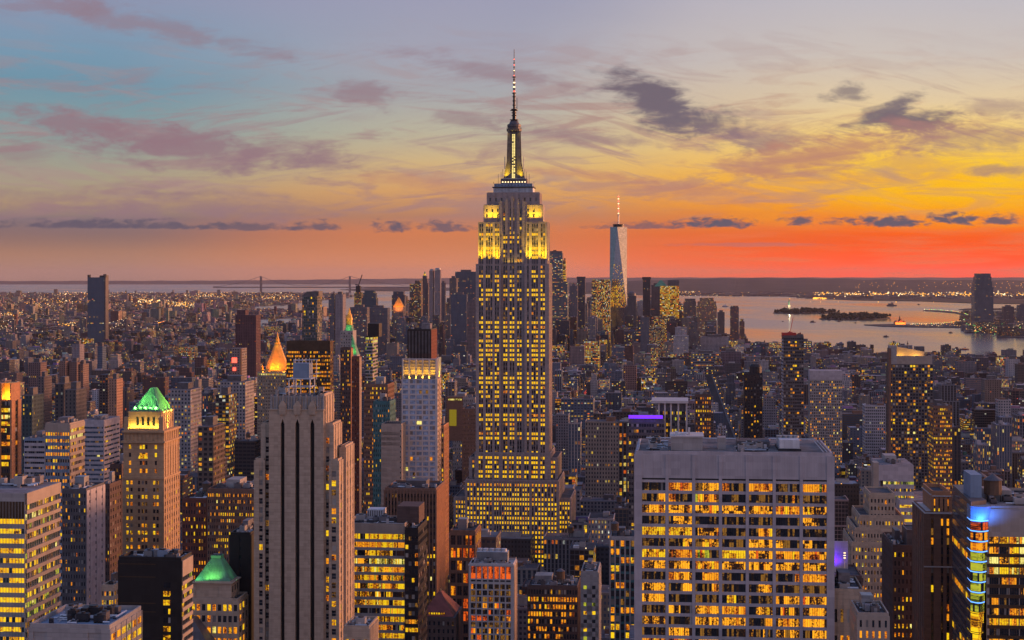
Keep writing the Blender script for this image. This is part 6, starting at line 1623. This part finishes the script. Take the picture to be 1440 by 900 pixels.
def boat(px, py, wpx, label, hull, cab, lit_=False):
    x, y = ground(px, py); L_ = wpx * y / F; H_ = L_ * .13
    r = bpy.data.objects.new('boat', None); COL.objects.link(r); r.location = (x, y, 0); r.rotation_euler = (0, 0, -.1)
    tag(r, label, 'boat', 'boats on the bay')
    n = 7
    def ring(s, z): return [(-L_ / 2, -L_ * .1 * s, z), (L_ * .3, -L_ * .11 * s, z), (L_ / 2, 0, z), (L_ * .3, L_ * .11 * s, z), (-L_ / 2, L_ * .1 * s, z)]
    B = MB(); B.prism([ring(.75, -.5), ring(1, H_)], hull); B.build('hull', r)
    B = MB(); B.box(-L_ * .36, L_ * .18, -L_ * .07, L_ * .07, H_ + .01, H_ * 2.0, cab); B.box(-L_ * .05, L_ * .12, -L_ * .05, L_ * .05, H_ * 2.01, H_ * 2.8, cab)
    if lit_: B.box(-L_ * .3, L_ * .15, -L_ * .075, -L_ * .071, H_ * 1.3, H_ * 1.7, 'lit_amber')
    B.build('cabin', r)
    B = MB(); B.rod((0, 0, H_ * 2.8), (0, 0, H_ * 4), L_ * .008 + .1, 'dark_metal'); B.build('mast', r)
for a in ((1101, 452.3, 3, 'tiny dark boat below the statue island', 'dark_metal', 'spandrel_grey'), (1143, 453.4, 8, 'dark red barge between the two wooded islands and the shore', 'tile_red', 'spandrel_grey'),
          (1180, 452.4, 5, 'small boat close before the larger wooded island', 'dark_metal', 'brick_brown'), (1203, 454.4, 3.5, 'little tug beside the tip of the railway pier', 'dark_metal', 'tile_red'),
          (1246, 474, 8, 'dark ferry alone in mid river', 'dark_metal', 'spandrel_grey'), (1337, 468.3, 6, 'boat by the lit wharf of the lone waterside tower', 'brick_brown', 'spandrel_grey'),
          (1357, 491.8, 11, 'largest boat, a red and white ferry', 'tile_red', 'white_panel', True), (1125, 470.8, 9, 'brown barge near the shore crane', 'brick_brown', 'tile_red'),
          (1254, 430.4, 14, 'long freighter far out beyond the islands', 'spandrel_grey', 'spandrel_grey'), (1292, 428.6, 4, 'speck of a boat off the lit container port', 'dark_metal', 'spandrel_grey'),
          (1020, 431.5, 9, 'pale ship off the downtown tip', 'steel', 'steel_pale')):
    boat(*a)

# trees on the islands and in the parks
def crowns(name, label, spots, kind='stuff'):
    B = MB(); g = random.Random(5)
    ico = []
    for x, y, r_ in spots:
        for k in range(5):
            a = g.uniform(0, 6.28); rr = r_ * g.uniform(.35, .6); cx, cy, cz = x + r_ * .5 * math.cos(a), y + r_ * .5 * math.sin(a), 3 + r_ * g.uniform(.5, 1.3)
            B.lathe(cx, cy, [(rr * .3, cz - rr), (rr, cz - rr * .3), (rr * g.uniform(.7, 1), cz + rr * .4), (rr * .2, cz + rr)], 'leaf', 5, g.uniform(0, 2))
    o = B.build(name); o['kind'] = kind; o['label'] = label
g = random.Random(11); sp = []
for P, n in ((LIB, 160), (ELL, 200)):
    xs = [p[0] for p in P]; ys = [p[1] for p in P]; c = 0
    while c < n:
        x, y = g.uniform(min(xs), max(xs)), g.uniform(min(ys), max(ys))
        if inside(P, x, y): sp.append((x, y, g.uniform(8, 17))); c += 1
crowns('island_trees', 'dark trees covering the two islands in the bay', sp)

# ------------------------------------------------------------------ the grid of ordinary blocks
g = random.Random(21)
FILL = []
aves = [-2400, -2180, -1960, -1740, -1520, -1300, -1080, -870, -700, -560, -430, -312, -195, 85, 365, 640, 915, 1190, 1465, 1740, 2020]
names = list(WALLS)
def w_pick(Y):
    ws = [3.5, 5, 4.5, 7, 3.5, 4, 4, 1.8, 2, 4]
    return g.choices(names, ws)[0]
def cap_height(px0, px1, Y):
    """the lowest row a new roof may reach so that nothing important hides"""
    lim = 0
    for a, b, vb, Yh in PROT:
        if Yh > Y + 5 and px1 > a and px0 < b: lim = max(lim, vb)
    return lim
def proj(a, b):
    x = a * CV + b * SV; y = -a * SV + b * CV
    return x, y
for ia in range(len(aves) - 1):
    a0, a1 = aves[ia] + 13, aves[ia + 1] - 13
    b = 680.0
    while b < 7800:
        dep = 31.0
        for row in (0, 1):
            bb = b + 9 + row * 31.5
            a = a0
            while a < a1 - 6:
                far = bb > 3600
                w = g.choice([10, 14, 18, 22, 28, 34, 44]) if not far else g.choice([22, 26, 30, 38, 46])
                if bb < 1700: w = g.choice([16, 20, 26, 32, 40, 52])
                w = min(w, a1 - a)
                if a1 - (a + w) < 6: w = a1 - a
                ac = a + w / 2; a += w
                x, y = proj(ac, bb)
                if y < 600: continue
                px = 720 + x / y * F; hw = w / 2 / y * F
                if px + hw < -70 or px - hw > 1510: continue
                if not inside(MAN, x, y + 20): continue
                if any(ac + w / 2 > f[0] and ac - w / 2 < f[1] and bb + dep > f[2] and bb < f[3] for f in FOOT): continue
                if y < 1000: hm, hs, mx = 52, .35, 105
                elif y < 1700: hm, hs, mx = 44, .42, 110
                elif y < 2600: hm, hs, mx = 32, .45, 95
                elif y < 5000: hm, hs, mx = 20, .45, 70
                else: hm, hs, mx = 26, .5, 90
                if y > 4900 and 560 < px < 1000: hm, hs, mx = 62, .5, 160
                if px > 1000 and y > 3800: hm, mx = 22, 55
                if px < 380 and y > 3000: hm, mx = 26, 62
                h_ = min(mx, hm * math.exp(g.gauss(0, hs)))
                if g.random() < .035 and y > 1500: h_ = min(mx * 1.1, h_ * 2.0)
                lim = cap_height(px - hw, px + hw, y)
                if lim:
                    h_ = min(h_, CH - (lim + g.uniform(2, 16) * min(1, 1300 / y) - HZ) / F * y)
                sky_lim = 398 if 560 < px < 1000 else (470 if px > 1000 else 436)
                if y > 5200: h_ = min(h_, CH - (sky_lim + (12 if px > 1045 else 0) - HZ) / F * y)
                if h_ < 7: continue
                if CH - (h_) < 0: continue
                pyt = HZ + (CH - h_) / y * F
                if pyt > 925: continue
                nm = w_pick(y); c = WALLS[nm]; v = g.uniform(.78, 1.25)
                office_ = g.random() < .3
                lit_ = g.choice([0.03, .06, .1, .14, .2, .3, .5]) if not office_ else g.choice([.06, .2, .4, .75])
                dd = dep if g.random() < .6 else g.uniform(20, 31)
                FILL.append(dict(a=ac, b=bb, w=w - g.choice([0, 0, .3]), d=dd, h=h_, x=x, y=y, col=(c[0] * v * .76, c[1] * v * .80, c[2] * v * .86), nm=nm, lit=lit_, gl=g.choice([0, .1, .3, .6]), wf=g.choice([.84, .9, .6]) if office_ else g.uniform(.35, .6),
                                 hf=g.choice([.45, .5, .55, .62, .9]) if not office_ else g.choice([.4, .5, .86]), pu=g.choice([2.6, 3.0, 3.6, 4.4]), pv=g.choice([3.2, 3.5, 3.9]), roof=g.choice([(.10, .10, .115), (.07, .07, .08), (.17, .165, .18), (.30, .29, .32), (.12, .10, .10)]),
                                 id=g.random(), tank=g.random() < (.22 if y < 3500 else .06), bulk=g.random() < .8, set=g.random() < .22 and h_ > 28, pyt=pyt, px=px, hw=hw, rot=-TH, off=office_, tow=h_ > 70))
        b += 80.0
# the far side of the east river: lower, looser
for _ in range(13000):
    py = 412.6 + 58 * g.random() ** 1.25; px = g.uniform(-60, 640)
    x, y = ground(px, py)
    if not inside(BRK, x, y): continue
    h_ = g.choice([9, 11, 13, 15, 18, 22]) * g.uniform(.8, 1.3)
    if g.random() < .02: h_ = g.uniform(40, 80)
    if 880 < 0: pass
    w = g.choice([12, 18, 26, 40]) * (1 + y / 30000.)
    nm = g.choice(['grey', 'dark grey', 'brown brick', 'tan brick', 'dark brown', 'slate blue', 'brick red', 'grey'])
    if h_ > CH - (400 - HZ) / F * y: continue
    FILL.append(dict(a=None, b=None, w=w, d=w * g.uniform(.5, 1), h=h_, x=x, y=y, col=tuple(q * g.uniform(.7, 1.2) for q in WALLS[nm]), nm=nm, lit=g.choice([.05, .12, .2, .4]), gl=.1, wf=.5, hf=.5, pu=4, pv=3.5,
                     roof=g.choice([(.10, .10, .11), (.2, .19, .2), (.3, .28, .3)]), id=g.random(), tank=False, bulk=False, set=False, pyt=HZ + (CH - h_) / y * F, px=px, hw=w / 2 / y * F, rot=g.choice([-TH, .5, -.4]), off=False, tow=False))
for _ in range(500):        # jersey side and its flats
    px = g.uniform(1350, 1470); py = g.uniform(441, 474); x, y = ground(px, py)
    if not inside(JER, x, y): continue
    h_ = g.uniform(8, 34) * (1.6 if px > 1400 and g.random() < .3 else 1); w = g.uniform(20, 60)
    FILL.append(dict(a=None, b=None, w=w, d=w * .7, h=h_, x=x, y=y, col=WALLS[g.choice(['dark brown', 'dark grey', 'brown brick', 'grey'])], nm='grey', lit=g.choice([.1, .3, .6]), gl=.1, wf=.5, hf=.5, pu=4, pv=3.5, roof=(.1, .1, .11), id=g.random(), tank=False, bulk=False, set=False, pyt=HZ + (CH - h_) / y * F, px=px, hw=w / 2 / y * F, rot=-TH, off=False, tow=False))
for _ in range(1300):       # industry and houses on the far shore
    px = g.uniform(930, 1480); py = g.uniform(411.5, 421); x, y = ground(px, py)
    if not inside(ISL, x, y): continue
    w = g.uniform(50, 220); h_ = g.uniform(8, 30)
    FILL.append(dict(a=None, b=None, w=w, d=w * .5, h=h_, x=x, y=y, col=WALLS[g.choice(['dark brown', 'dark grey', 'grey', 'tan brick'])], nm='grey', lit=g.choice([.05, .1, .3]), gl=.1, wf=.5, hf=.5, pu=6, pv=5, roof=(.1, .1, .11), id=g.random(), tank=False, bulk=False, set=False, pyt=HZ + (CH - h_) / y * F, px=px, hw=w / 2 / y * F, rot=0, off=False, tow=False))

# which of them the photograph shows, and how large: a coarse depth buffer, near first
def hull(pts):
    pts = sorted(set(pts))
    def half(p):
        o = []
        for q in p:
            while len(o) > 1 and (o[-1][0] - o[-2][0]) * (q[1] - o[-2][1]) - (o[-1][1] - o[-2][1]) * (q[0] - o[-2][0]) <= 0: o.pop()
            o.append(q)
        return o[:-1]
    return half(pts) + half(pts[::-1])
BW, BH, BS = 1440, 900, 1.0
buf = np.zeros((BH, BW), dtype=np.int32)
def draw(x, y, w, d, h, rot, idn):
    c, s = math.cos(rot), math.sin(rot); P = []
    for lx, ly in ((-w / 2, 0), (w / 2, 0), (w / 2, d), (-w / 2, d)):
        gx, gy = x + lx * c - ly * s, y + lx * s + ly * c
        for z in (0, h): P.append((720 + gx / gy * F, HZ + (CH - z) / gy * F))
    H = hull(P)
    x0 = max(0, int(min(p[0] for p in H))); x1 = min(BW, int(max(p[0] for p in H)) + 2); y0 = max(0, int(min(p[1] for p in H))); y1 = min(BH, int(max(p[1] for p in H)) + 2)
    if x1 <= x0 or y1 <= y0: return 0
    gx = np.arange(x0, x1)[None, :] + .5; gy = np.arange(y0, y1)[:, None] + .5
    m = np.ones((y1 - y0, x1 - x0), bool)
    for i in range(len(H)):
        p, q = H[i], H[(i + 1) % len(H)]
        m &= ((q[0] - p[0]) * (gy - p[1]) - (q[1] - p[1]) * (gx - p[0])) >= 0
    sub = buf[y0:y1, x0:x1]; m &= sub == 0
    n = int(m.sum()); sub[m] = idn
    return n
order = [('h', i, b[1]) for i, b in enumerate(BOXES)] + [('f', i, f['y']) for i, f in enumerate(FILL)]
order.sort(key=lambda t: t[2])
for k, i, _ in order:
    if k == 'h': b = BOXES[i]; draw(b[0], b[1], b[2], b[3], b[4], -TH, 1)
    else: f = FILL[i]; f['vis'] = draw(f['x'], f['y'], f['w'], f['d'], f['h'], f['rot'], 2)
N_OWN = 300 - len(BOXES)
vis = sorted([f for f in FILL if f['vis'] > 0], key=lambda f: -f['vis'])
OWN = vis[:N_OWN]; own_ids = set(id(f) for f in OWN)
print('FILL', len(FILL), 'visible', len(vis), 'heroes', len(BOXES), 'smallest own', OWN[-1]['vis'])

def stages(f):
    w, d, h = f['w'], f['d'], f['h']
    if f['set']: return [(-w / 2, w / 2, 0, d, 0, h * .78), (-w * .38, w * .38, d * .14, d, h * .78 + .01, h)]
    return [(-w / 2, w / 2, 0, d, 0, h)]

mass = UB(); mr = MB()
for f in FILL:
    if id(f) in own_ids: continue
    if f['vis'] == 0 and not (f['hw'] > 3 and abs(f['px'] - 720) < 800 and f['y'] < 4500): continue
    c, s = math.cos(f['rot']), math.sin(f['rot'])
    T = lambda x, y, z, f=f, c=c, s=s: (f['x'] + x * c - y * s, f['y'] + x * s + y * c, z)
    par = (f['wf'], f['hf'], f['lit'], f['gl'])
    for (x0, x1, y0, y1, z0, z1) in stages(f):
        mass.box(T, x0, x1, y0, y1, z0 + (0 if z0 else 1), z1, f['col'], f['id'], par, f['pu'], f['pv'], f['roof'])
    if f['vis'] > 3:
        gg = random.Random(int(f['id'] * 1e6))
        for _k in range(gg.randint(1, 3) if f['vis'] > 10 and f['w'] > 11 else 0):
            ox, oy = gg.uniform(-.4, .4) * f['w'], gg.uniform(.1, .85) * f['d']; q = gg.uniform(.8, 2.2)
            mass.box(T, ox - q, ox + q, oy - q, oy + q, f['h'] + .02, f['h'] + gg.uniform(1, 3), gg.choice(((.3, .3, .32), (.12, .12, .13), (.45, .43, .44))), 0, (0,) * 4, 3, 3, gg.choice(((.3, .3, .32), (.5, .48, .5))), True)
        if f['bulk']:
            w_, d_ = f['w'] * gg.uniform(.2, .45), f['d'] * gg.uniform(.2, .45); ox, oy = gg.uniform(-.2, .2) * f['w'], gg.uniform(.3, .6) * f['d']
            mass.box(T, ox - w_ / 2, ox + w_ / 2, oy - d_ / 2, oy + d_ / 2, f['h'] + .01, f['h'] + gg.uniform(2.5, 5), tuple(min(.6, v * gg.uniform(.8, 1.8)) for v in f['col']), 0, (0,) * 4, 3, 3, f['roof'], True)
        if f['tank']:
            tx, ty = gg.uniform(-.3, .3) * f['w'], gg.uniform(.2, .8) * f['d']
            p = T(tx, ty, f['h']); mr.lathe(p[0], p[1], [(1.9, f['h'] + 3), (1.9, f['h'] + 7), (.1, f['h'] + 8.5)], 'tank_wood', 7); mr.box(p[0] - 1.2, p[0] + 1.2, p[1] - 1.2, p[1] + 1.2, f['h'], f['h'] + 3.01, 'dark_metal')
o = mass.build('distant_blocks'); tag(o, 'countless small blocks filling the flat city out to the water', None, None, 'stuff')
o2 = mr.build('roof_tanks'); tag(o2, 'small wooden water tanks on the countless distant roofs', None, None, 'stuff')

# ---- the three hundred that show largest, each an object of its own
LM = [(8, 600, 'orange-crowned edge tower'), (81, 640, 'cream orange-banded office'), (201, 660, 'green-roofed tan tower'), (136, 430, 'lone tall glass tower'), (325, 720, 'brown amber-rowed office'), (385, 500, 'gold pyramid tower'), (415, 700, 'pale slotted stone tower'), (435, 450, 'dark teal glass tower'),
      (435, 520, 'amber-rowed flat-topped office'), (498, 580, 'plum twin slabs'), (535, 620, 'teal-sided tower'), (577, 740, 'flat-topped brown tower'), (590, 600, 'blue-windowed hotel tower'), (530, 820, 'yellow ribbon office'), (614, 880, 'red-roofed dormer house'), (648, 790, 'orange-windowed brick block'),
      (690, 850, 'white-framed grid office'), (720, 560, 'spire tower'), (775, 860, 'amber loft building'), (829, 850, 'green-washed strip building'), (876, 790, 'column-fronted loft'), (868, 420, 'tapering glass tower'), (908, 610, 'violet-edged flat block'), (945, 590, 'white-columned office'), (942, 430, 'golden glowing block'),
      (1030, 750, 'grey seven-bay office slab'), (1060, 570, 'near-black dome-topped slab'), (1115, 560, 'crane-topped dark tower'), (1160, 590, 'blank-attic apartment slab'), (1180, 800, 'violet-lit wall'), (1240, 770, 'cream ziggurat office'), (1256, 690, 'blank-topped pale office'), (1280, 590, 'balconied apartment tower'), (1318, 800, 'white-edged brown setback tower'),
      (1400, 800, 'blue-banded corner office'), (1326, 600, 'amber-windowed brick block'), (1384, 430, 'tapered waterside tower'), (1000, 440, 'tan stepped downtown block')]
ORD = ['first', 'second', 'third', 'fourth', 'fifth', 'sixth', 'seventh', 'eighth', 'ninth', 'tenth', 'eleventh', 'twelfth', 'thirteenth', 'fourteenth', 'fifteenth', 'sixteenth', 'seventeenth', 'eighteenth', 'nineteenth', 'twentieth'] + ['%dth' % k for k in range(21, 60)]
by = {}
for f in OWN:
    py = min(890, f['pyt'] + 8); px = f['px']
    best = min(LM, key=lambda l: math.hypot(l[0] - px, (l[1] - py) * 1.0))
    dx, dy = px - best[0], py - best[1]
    rel = ('left of' if dx < 0 else 'right of') if abs(dx) > abs(dy) else ('beyond' if dy < 0 else 'in front of')
    f['lm'] = best[2]; f['rel'] = rel; f['dist'] = math.hypot(dx, dy)
    size = 'tall' if f['h'] > 65 else ('mid-rise' if f['h'] > 32 else 'low')
    f['desc'] = (size, f['nm'])
    by.setdefault((best[2], rel), []).append(f)
for (lm, rel), L_ in by.items():
    L_.sort(key=lambda f: f['dist'])
    for k, f in enumerate(L_):
        same = [q for q in L_ if q['desc'] == f['desc']]
        feat = 'with roof tank' if f['tank'] else ('with setback top' if f['set'] else ('with many lit windows' if f['lit'] > .45 else ('with few lit windows' if f['lit'] < .1 else 'with flat roof')))
        pre = (ORD[same.index(f)] + ' ') if len(same) > 1 else ''
        f['label'] = '%s%s %s block %s, %s the %s' % (pre, f['desc'][0], f['desc'][1], feat, rel, lm)
        if len(f['label'].split()) > 16: f['label'] = f['label'].replace(' block ', ' ').replace('with many lit windows', 'brightly lit').replace('with few lit windows', 'mostly dark')
for f in OWN:
    kind = 'office_block' if f['off'] else ('apartment_tower' if f['tow'] else ('loft_building' if f['w'] > 30 else 'apartment_block'))
    r = bpy.data.objects.new(kind, None); COL.objects.link(r); r.location = (f['x'], f['y'], 0); r.rotation_euler = (0, 0, f['rot'])
    tag(r, f['label'], 'office building' if f['off'] else 'apartment building', 'ordinary buildings filling the street grid')
    par = (f['wf'], f['hf'], f['lit'], f['gl']); U_ = UB(); gg = random.Random(int(f['id'] * 1e6))
    st = stages(f)
    for k, (x0, x1, y0, y1, z0, z1) in enumerate(st):
        U_.box(ID, x0, x1, y0, y1, z0, z1, f['col'], f['id'], par, f['pu'], f['pv'], f['roof'])
        # cornice and parapet
        for q in ((x0 - .3, x1 + .3, y0 - .3, y0 + .3), (x1 - .3, x1 + .3, y0 + .3, y1), (x0 - .3, x0 + .3, y0 + .3, y1)):
            U_.box(ID, *q, z1 - .5, z1 + .9, tuple(v * 1.15 for v in f['col']), 0, (0,) * 4, 3, 3, tuple(v * 1.3 for v in f['col']), True)
    U_.build('wall', r)
    x0, x1, y0, y1, z0, z1 = st[-1]; w_ = x1 - x0; d_ = y1 - y0
    if w_ > 9:
        B = MB(); bw, bd = w_ * gg.uniform(.2, .4), d_ * gg.uniform(.2, .4); bx = gg.uniform(x0 + 1, x1 - bw - 1); b0 = y0 + d_ * gg.uniform(.3, .55)
        B.box(bx, bx + bw, b0, b0 + bd, z1, z1 + gg.uniform(2.6, 4.6), gg.choice(['concrete', 'brick_brown', 'stone_grey', 'spandrel_grey', 'precast']), top=gg.choice(['tar_roof', 'pale_roof']), skip='D')
        B.build('bulkhead', r)
    for k in range(gg.randint(1, 5) if f['y'] < 2200 else 0):
        sw, sd_, sh = gg.uniform(1.2, 4), gg.uniform(1.2, 3), gg.uniform(.8, 2.2); bx = gg.uniform(x0 + .6, max(x0 + .7, x1 - sw - .6)); b0 = gg.uniform(y0 + .6, y1 - sd_ - .6)
        B = MB(); B.box(bx, bx + sw, b0, b0 + sd_, z1 + .02, z1 + sh, gg.choice(['steel', 'steel_pale', 'concrete', 'spandrel_grey']), skip='D'); B.build(gg.choice(['air_conditioner', 'skylight', 'vent_box']), r)
    if f['tank']:
        B = MB(); tx, ty = gg.uniform(x0 + 2.5, x1 - 2.5), gg.uniform(y0 + 3, y1 - 3); rr = gg.uniform(1.7, 2.3)
        B.lathe(tx, ty, [(rr, z1 + 3), (rr, z1 + 7)], 'tank_wood', 12); B.lathe(tx, ty, [(rr * 1.1, z1 + 7.01), (.1, z1 + 8.8)], 'spandrel_grey', 12)
        for dx in (-1, 1):
            for dy in (-1, 1): B.rod((tx + dx, ty + dy, z1), (tx + dx, ty + dy, z1 + 3), .15, 'dark_metal')
        B.build('water_tank', r)

# ------------------------------------------------------------------ avenues and side streets
R_ = MB(); Pv = MB()
for a in aves[8:16]:
    pts = []
    for b in (620, 6800):
        pts.append((proj(a - 9, b), proj(a + 9, b), proj(a - 13, b), proj(a + 13, b)))
    (l0, r0, pl0, pr0), (l1, r1, pl1, pr1) = pts
    if inside(MAN, *l1) and inside(MAN, *r1):
        R_.poly([(*l0, 2.508), (*r0, 2.508), (*r1, 2.508), (*l1, 2.508)], 'asphalt')
        for s0, s1, e0, e1 in ((pl0, l0, pl1, l1), (r0, pr0, r1, pr1)):
            Pv.poly([(*s0, 2.63), (*s1, 2.63), (*e1, 2.63), (*e0, 2.63)], 'pavement'); Pv.poly([(*s1, 2.5), (*e1, 2.5), (*e1, 2.63), (*s1, 2.63)], 'pavement'); Pv.poly([(*s0, 2.63), (*e0, 2.63), (*e0, 2.5), (*s0, 2.5)], 'pavement')
o = R_.build('road'); o['kind'] = 'structure'; o = Pv.build('pavement'); o['kind'] = 'structure'

# ------------------------------------------------------------------ lights nobody could count
def sparks(name, label, pts):
    B = MB()
    for x, y, z, r_, m in pts:
        B.prism([[(x - r_, y - r_, z - r_), (x + r_, y - r_, z - r_), (x + r_, y + r_, z - r_), (x - r_, y + r_, z - r_)], [(x - r_ * .6, y - r_ * .6, z + r_), (x + r_ * .6, y - r_ * .6, z + r_), (x + r_ * .6, y + r_ * .6, z + r_), (x - r_ * .6, y + r_ * .6, z + r_)]], m)
    o = B.build(name); tag(o, label, None, None, 'stuff')
g = random.Random(99); L_ = []
warm = ['lamp_amber', 'lamp_amber', 'lamp_white', 'lamp_amber', 'lamp_white']
def add(px, py, zz, k=1.0, mats=warm):
    x, y = ground(px, py); L_.append((x, y, zz, y / F * .26 * k * g.uniform(.6, 1.4), g.choice(mats)))
for _ in range(1900):
    px = g.uniform(-10, 520); py = 411 + 50 * g.random() ** 1.5
    x, y = ground(px, py)
    if inside(BRK, x, y): add(px, py, g.uniform(10, 26), .85)
for cx, cy, sx, sy, n in ((205, 427, 28, 5, 160), (260, 432, 34, 4, 170), (290, 418, 40, 3, 70), (60, 430, 60, 8, 120), (20, 447, 20, 3, 50), (385, 420, 30, 4, 70), (110, 415, 50, 3, 60), (100, 463, 20, 2, 40)):
    for _ in range(n):
        px, py = g.gauss(cx, sx * .5), g.gauss(cy, sy * .6)
        x, y = ground(px, py)
        if inside(BRK, x, y): add(px, py, g.uniform(14, 34), 1.25)
for k in range(40): add(209 + k * .55, 464 - k * .14 + g.uniform(-.3, .3), 24, 1.2, ['lamp_amber', 'lamp_red', 'lamp_amber'])
for k in range(60): add(250 + k * .8, 469.0, 24, 1.0, ['lamp_amber'])
for _ in range(620):
    px = g.uniform(1145, 1445); add(px, g.gauss(415.6, 1.6), g.uniform(8, 30), 2.0, ['lamp_amber', 'lamp_amber', 'lamp_white'])
for k in range(120): add(1144 + k * .32, 420.3 + g.uniform(-.7, .5), 8, 2.2, ['lamp_amber'])
for _ in range(200): add(g.uniform(945, 1445), g.uniform(409, 419), g.uniform(8, 30), .8)
for _ in range(60): add(g.gauss(965, 10), g.gauss(413.5, 1.5), g.uniform(8, 40), 1.1, ['lamp_white', 'lamp_amber'])
for _ in range(90):
    x_ = g.uniform(1180, 1445); y0 = g.uniform(24000, 32000); z_ = g.uniform(60, 190); L_.append(((x_ - 720) / F * y0, y0, z_, y0 / F * .3, 'lamp_amber'))
pth = [(1300, 437), (1322, 438), (1340, 439.6), (1353, 441.8), (1361, 445), (1362, 448.6), (1354, 453), (1338, 456), (1310, 458), (1280, 459)]
for (xa, ya), (xb, yb) in zip(pth, pth[1:]):
    for t in range(9): add(xa + (xb - xa) * t / 9, ya + (yb - ya) * t / 9, 12, 1.1, ['lamp_white', 'lamp_amber', 'lamp_green'])
for _ in range(130): add(g.uniform(1280, 1440), g.uniform(457, 461), 10, 1.0)
for _ in range(150): add(g.uniform(1356, 1440), g.uniform(462, 474), g.uniform(8, 40), 1.0, ['lamp_amber', 'lamp_white', 'lamp_green'])
for k in range(50): add(1358 + k * .72, 467.6, 8, 1.5, ['lamp_amber', 'lamp_white'])
for k in range(16): add(1312 + k * 2.1, 505.0 - k * .03, 10, 1.2, ['lamp_white'])
for px in (1140, 1154, 1179, 1235, 1260, 1313): add(px, 425.3, 6, 1.5, ['lamp_amber'])
sparks('city_lights', 'pinprick lamps scattered over the far boroughs and shores', L_)
L_ = []
for a in aves[6:17]:        # lamps along the avenues
    b = 700.0
    while b < 5200:
        for s_ in (-11, 11):
            x, y = proj(a + s_, b + g.uniform(-4, 4))
            if 0 < 720 + x / y * F < 1440: L_.append((x, y, 11, .3 + y / 9000, g.choice(warm)))
        b += g.uniform(40, 110) + b * .02
for a in (-195, 365, -312):       # evening traffic
    b = 900.0
    while b < 4200:
        for s_ in (-6, -2.4, 2.4, 6):
            if g.random() < .6:
                x, y = proj(a + s_, b + g.uniform(-5, 5)); L_.append((x, y, 3.6, .25 + y / 14000, 'lamp_red' if s_ < 0 else 'lamp_white'))
        b += g.uniform(12, 30)
for f in g.sample([f for f in FILL if f['vis'] > 4 and 700 < f['y'] < 6000], 620):
    c, s = math.cos(f['rot']), math.sin(f['rot']); lx = g.uniform(-.45, .45) * f['w']
    zz = f['h'] + 1.2 if g.random() < .4 else g.uniform(.3, .95) * f['h']
    L_.append((f['x'] + lx * c + s * .8 * 1.0, f['y'] + lx * s - c * .8, zz, max(.3, f['y'] / F * .22), g.choice(warm + ['lamp_white', 'lamp_red'])))
sparks('street_lamps', 'warm street lamps and rooftop lamps between the blocks', L_)

# ------------------------------------------------------------------ air
hz = MB(); hz.box(-60000, 60000, -3000, 73000, -6, 600, 'concrete')
m = bpy.data.materials.new('evening_air'); m.use_nodes = True; nt = m.node_tree; nt.nodes.clear()
pv = node(nt, 'ShaderNodeVolumePrincipled'); pv.inputs['Color'].default_value = (0.70, 0.61, 0.68, 1); pv.inputs['Density'].default_value = 7.5e-6; pv.inputs['Anisotropy'].default_value = 0.1
mo = node(nt, 'ShaderNodeOutputMaterial'); nt.links.new(pv.outputs[0], mo.inputs['Volume'])
MAT['concrete_'] = m
o = hz.build('haze'); o.data.materials.clear(); o.data.materials.append(m); o['kind'] = 'stuff'
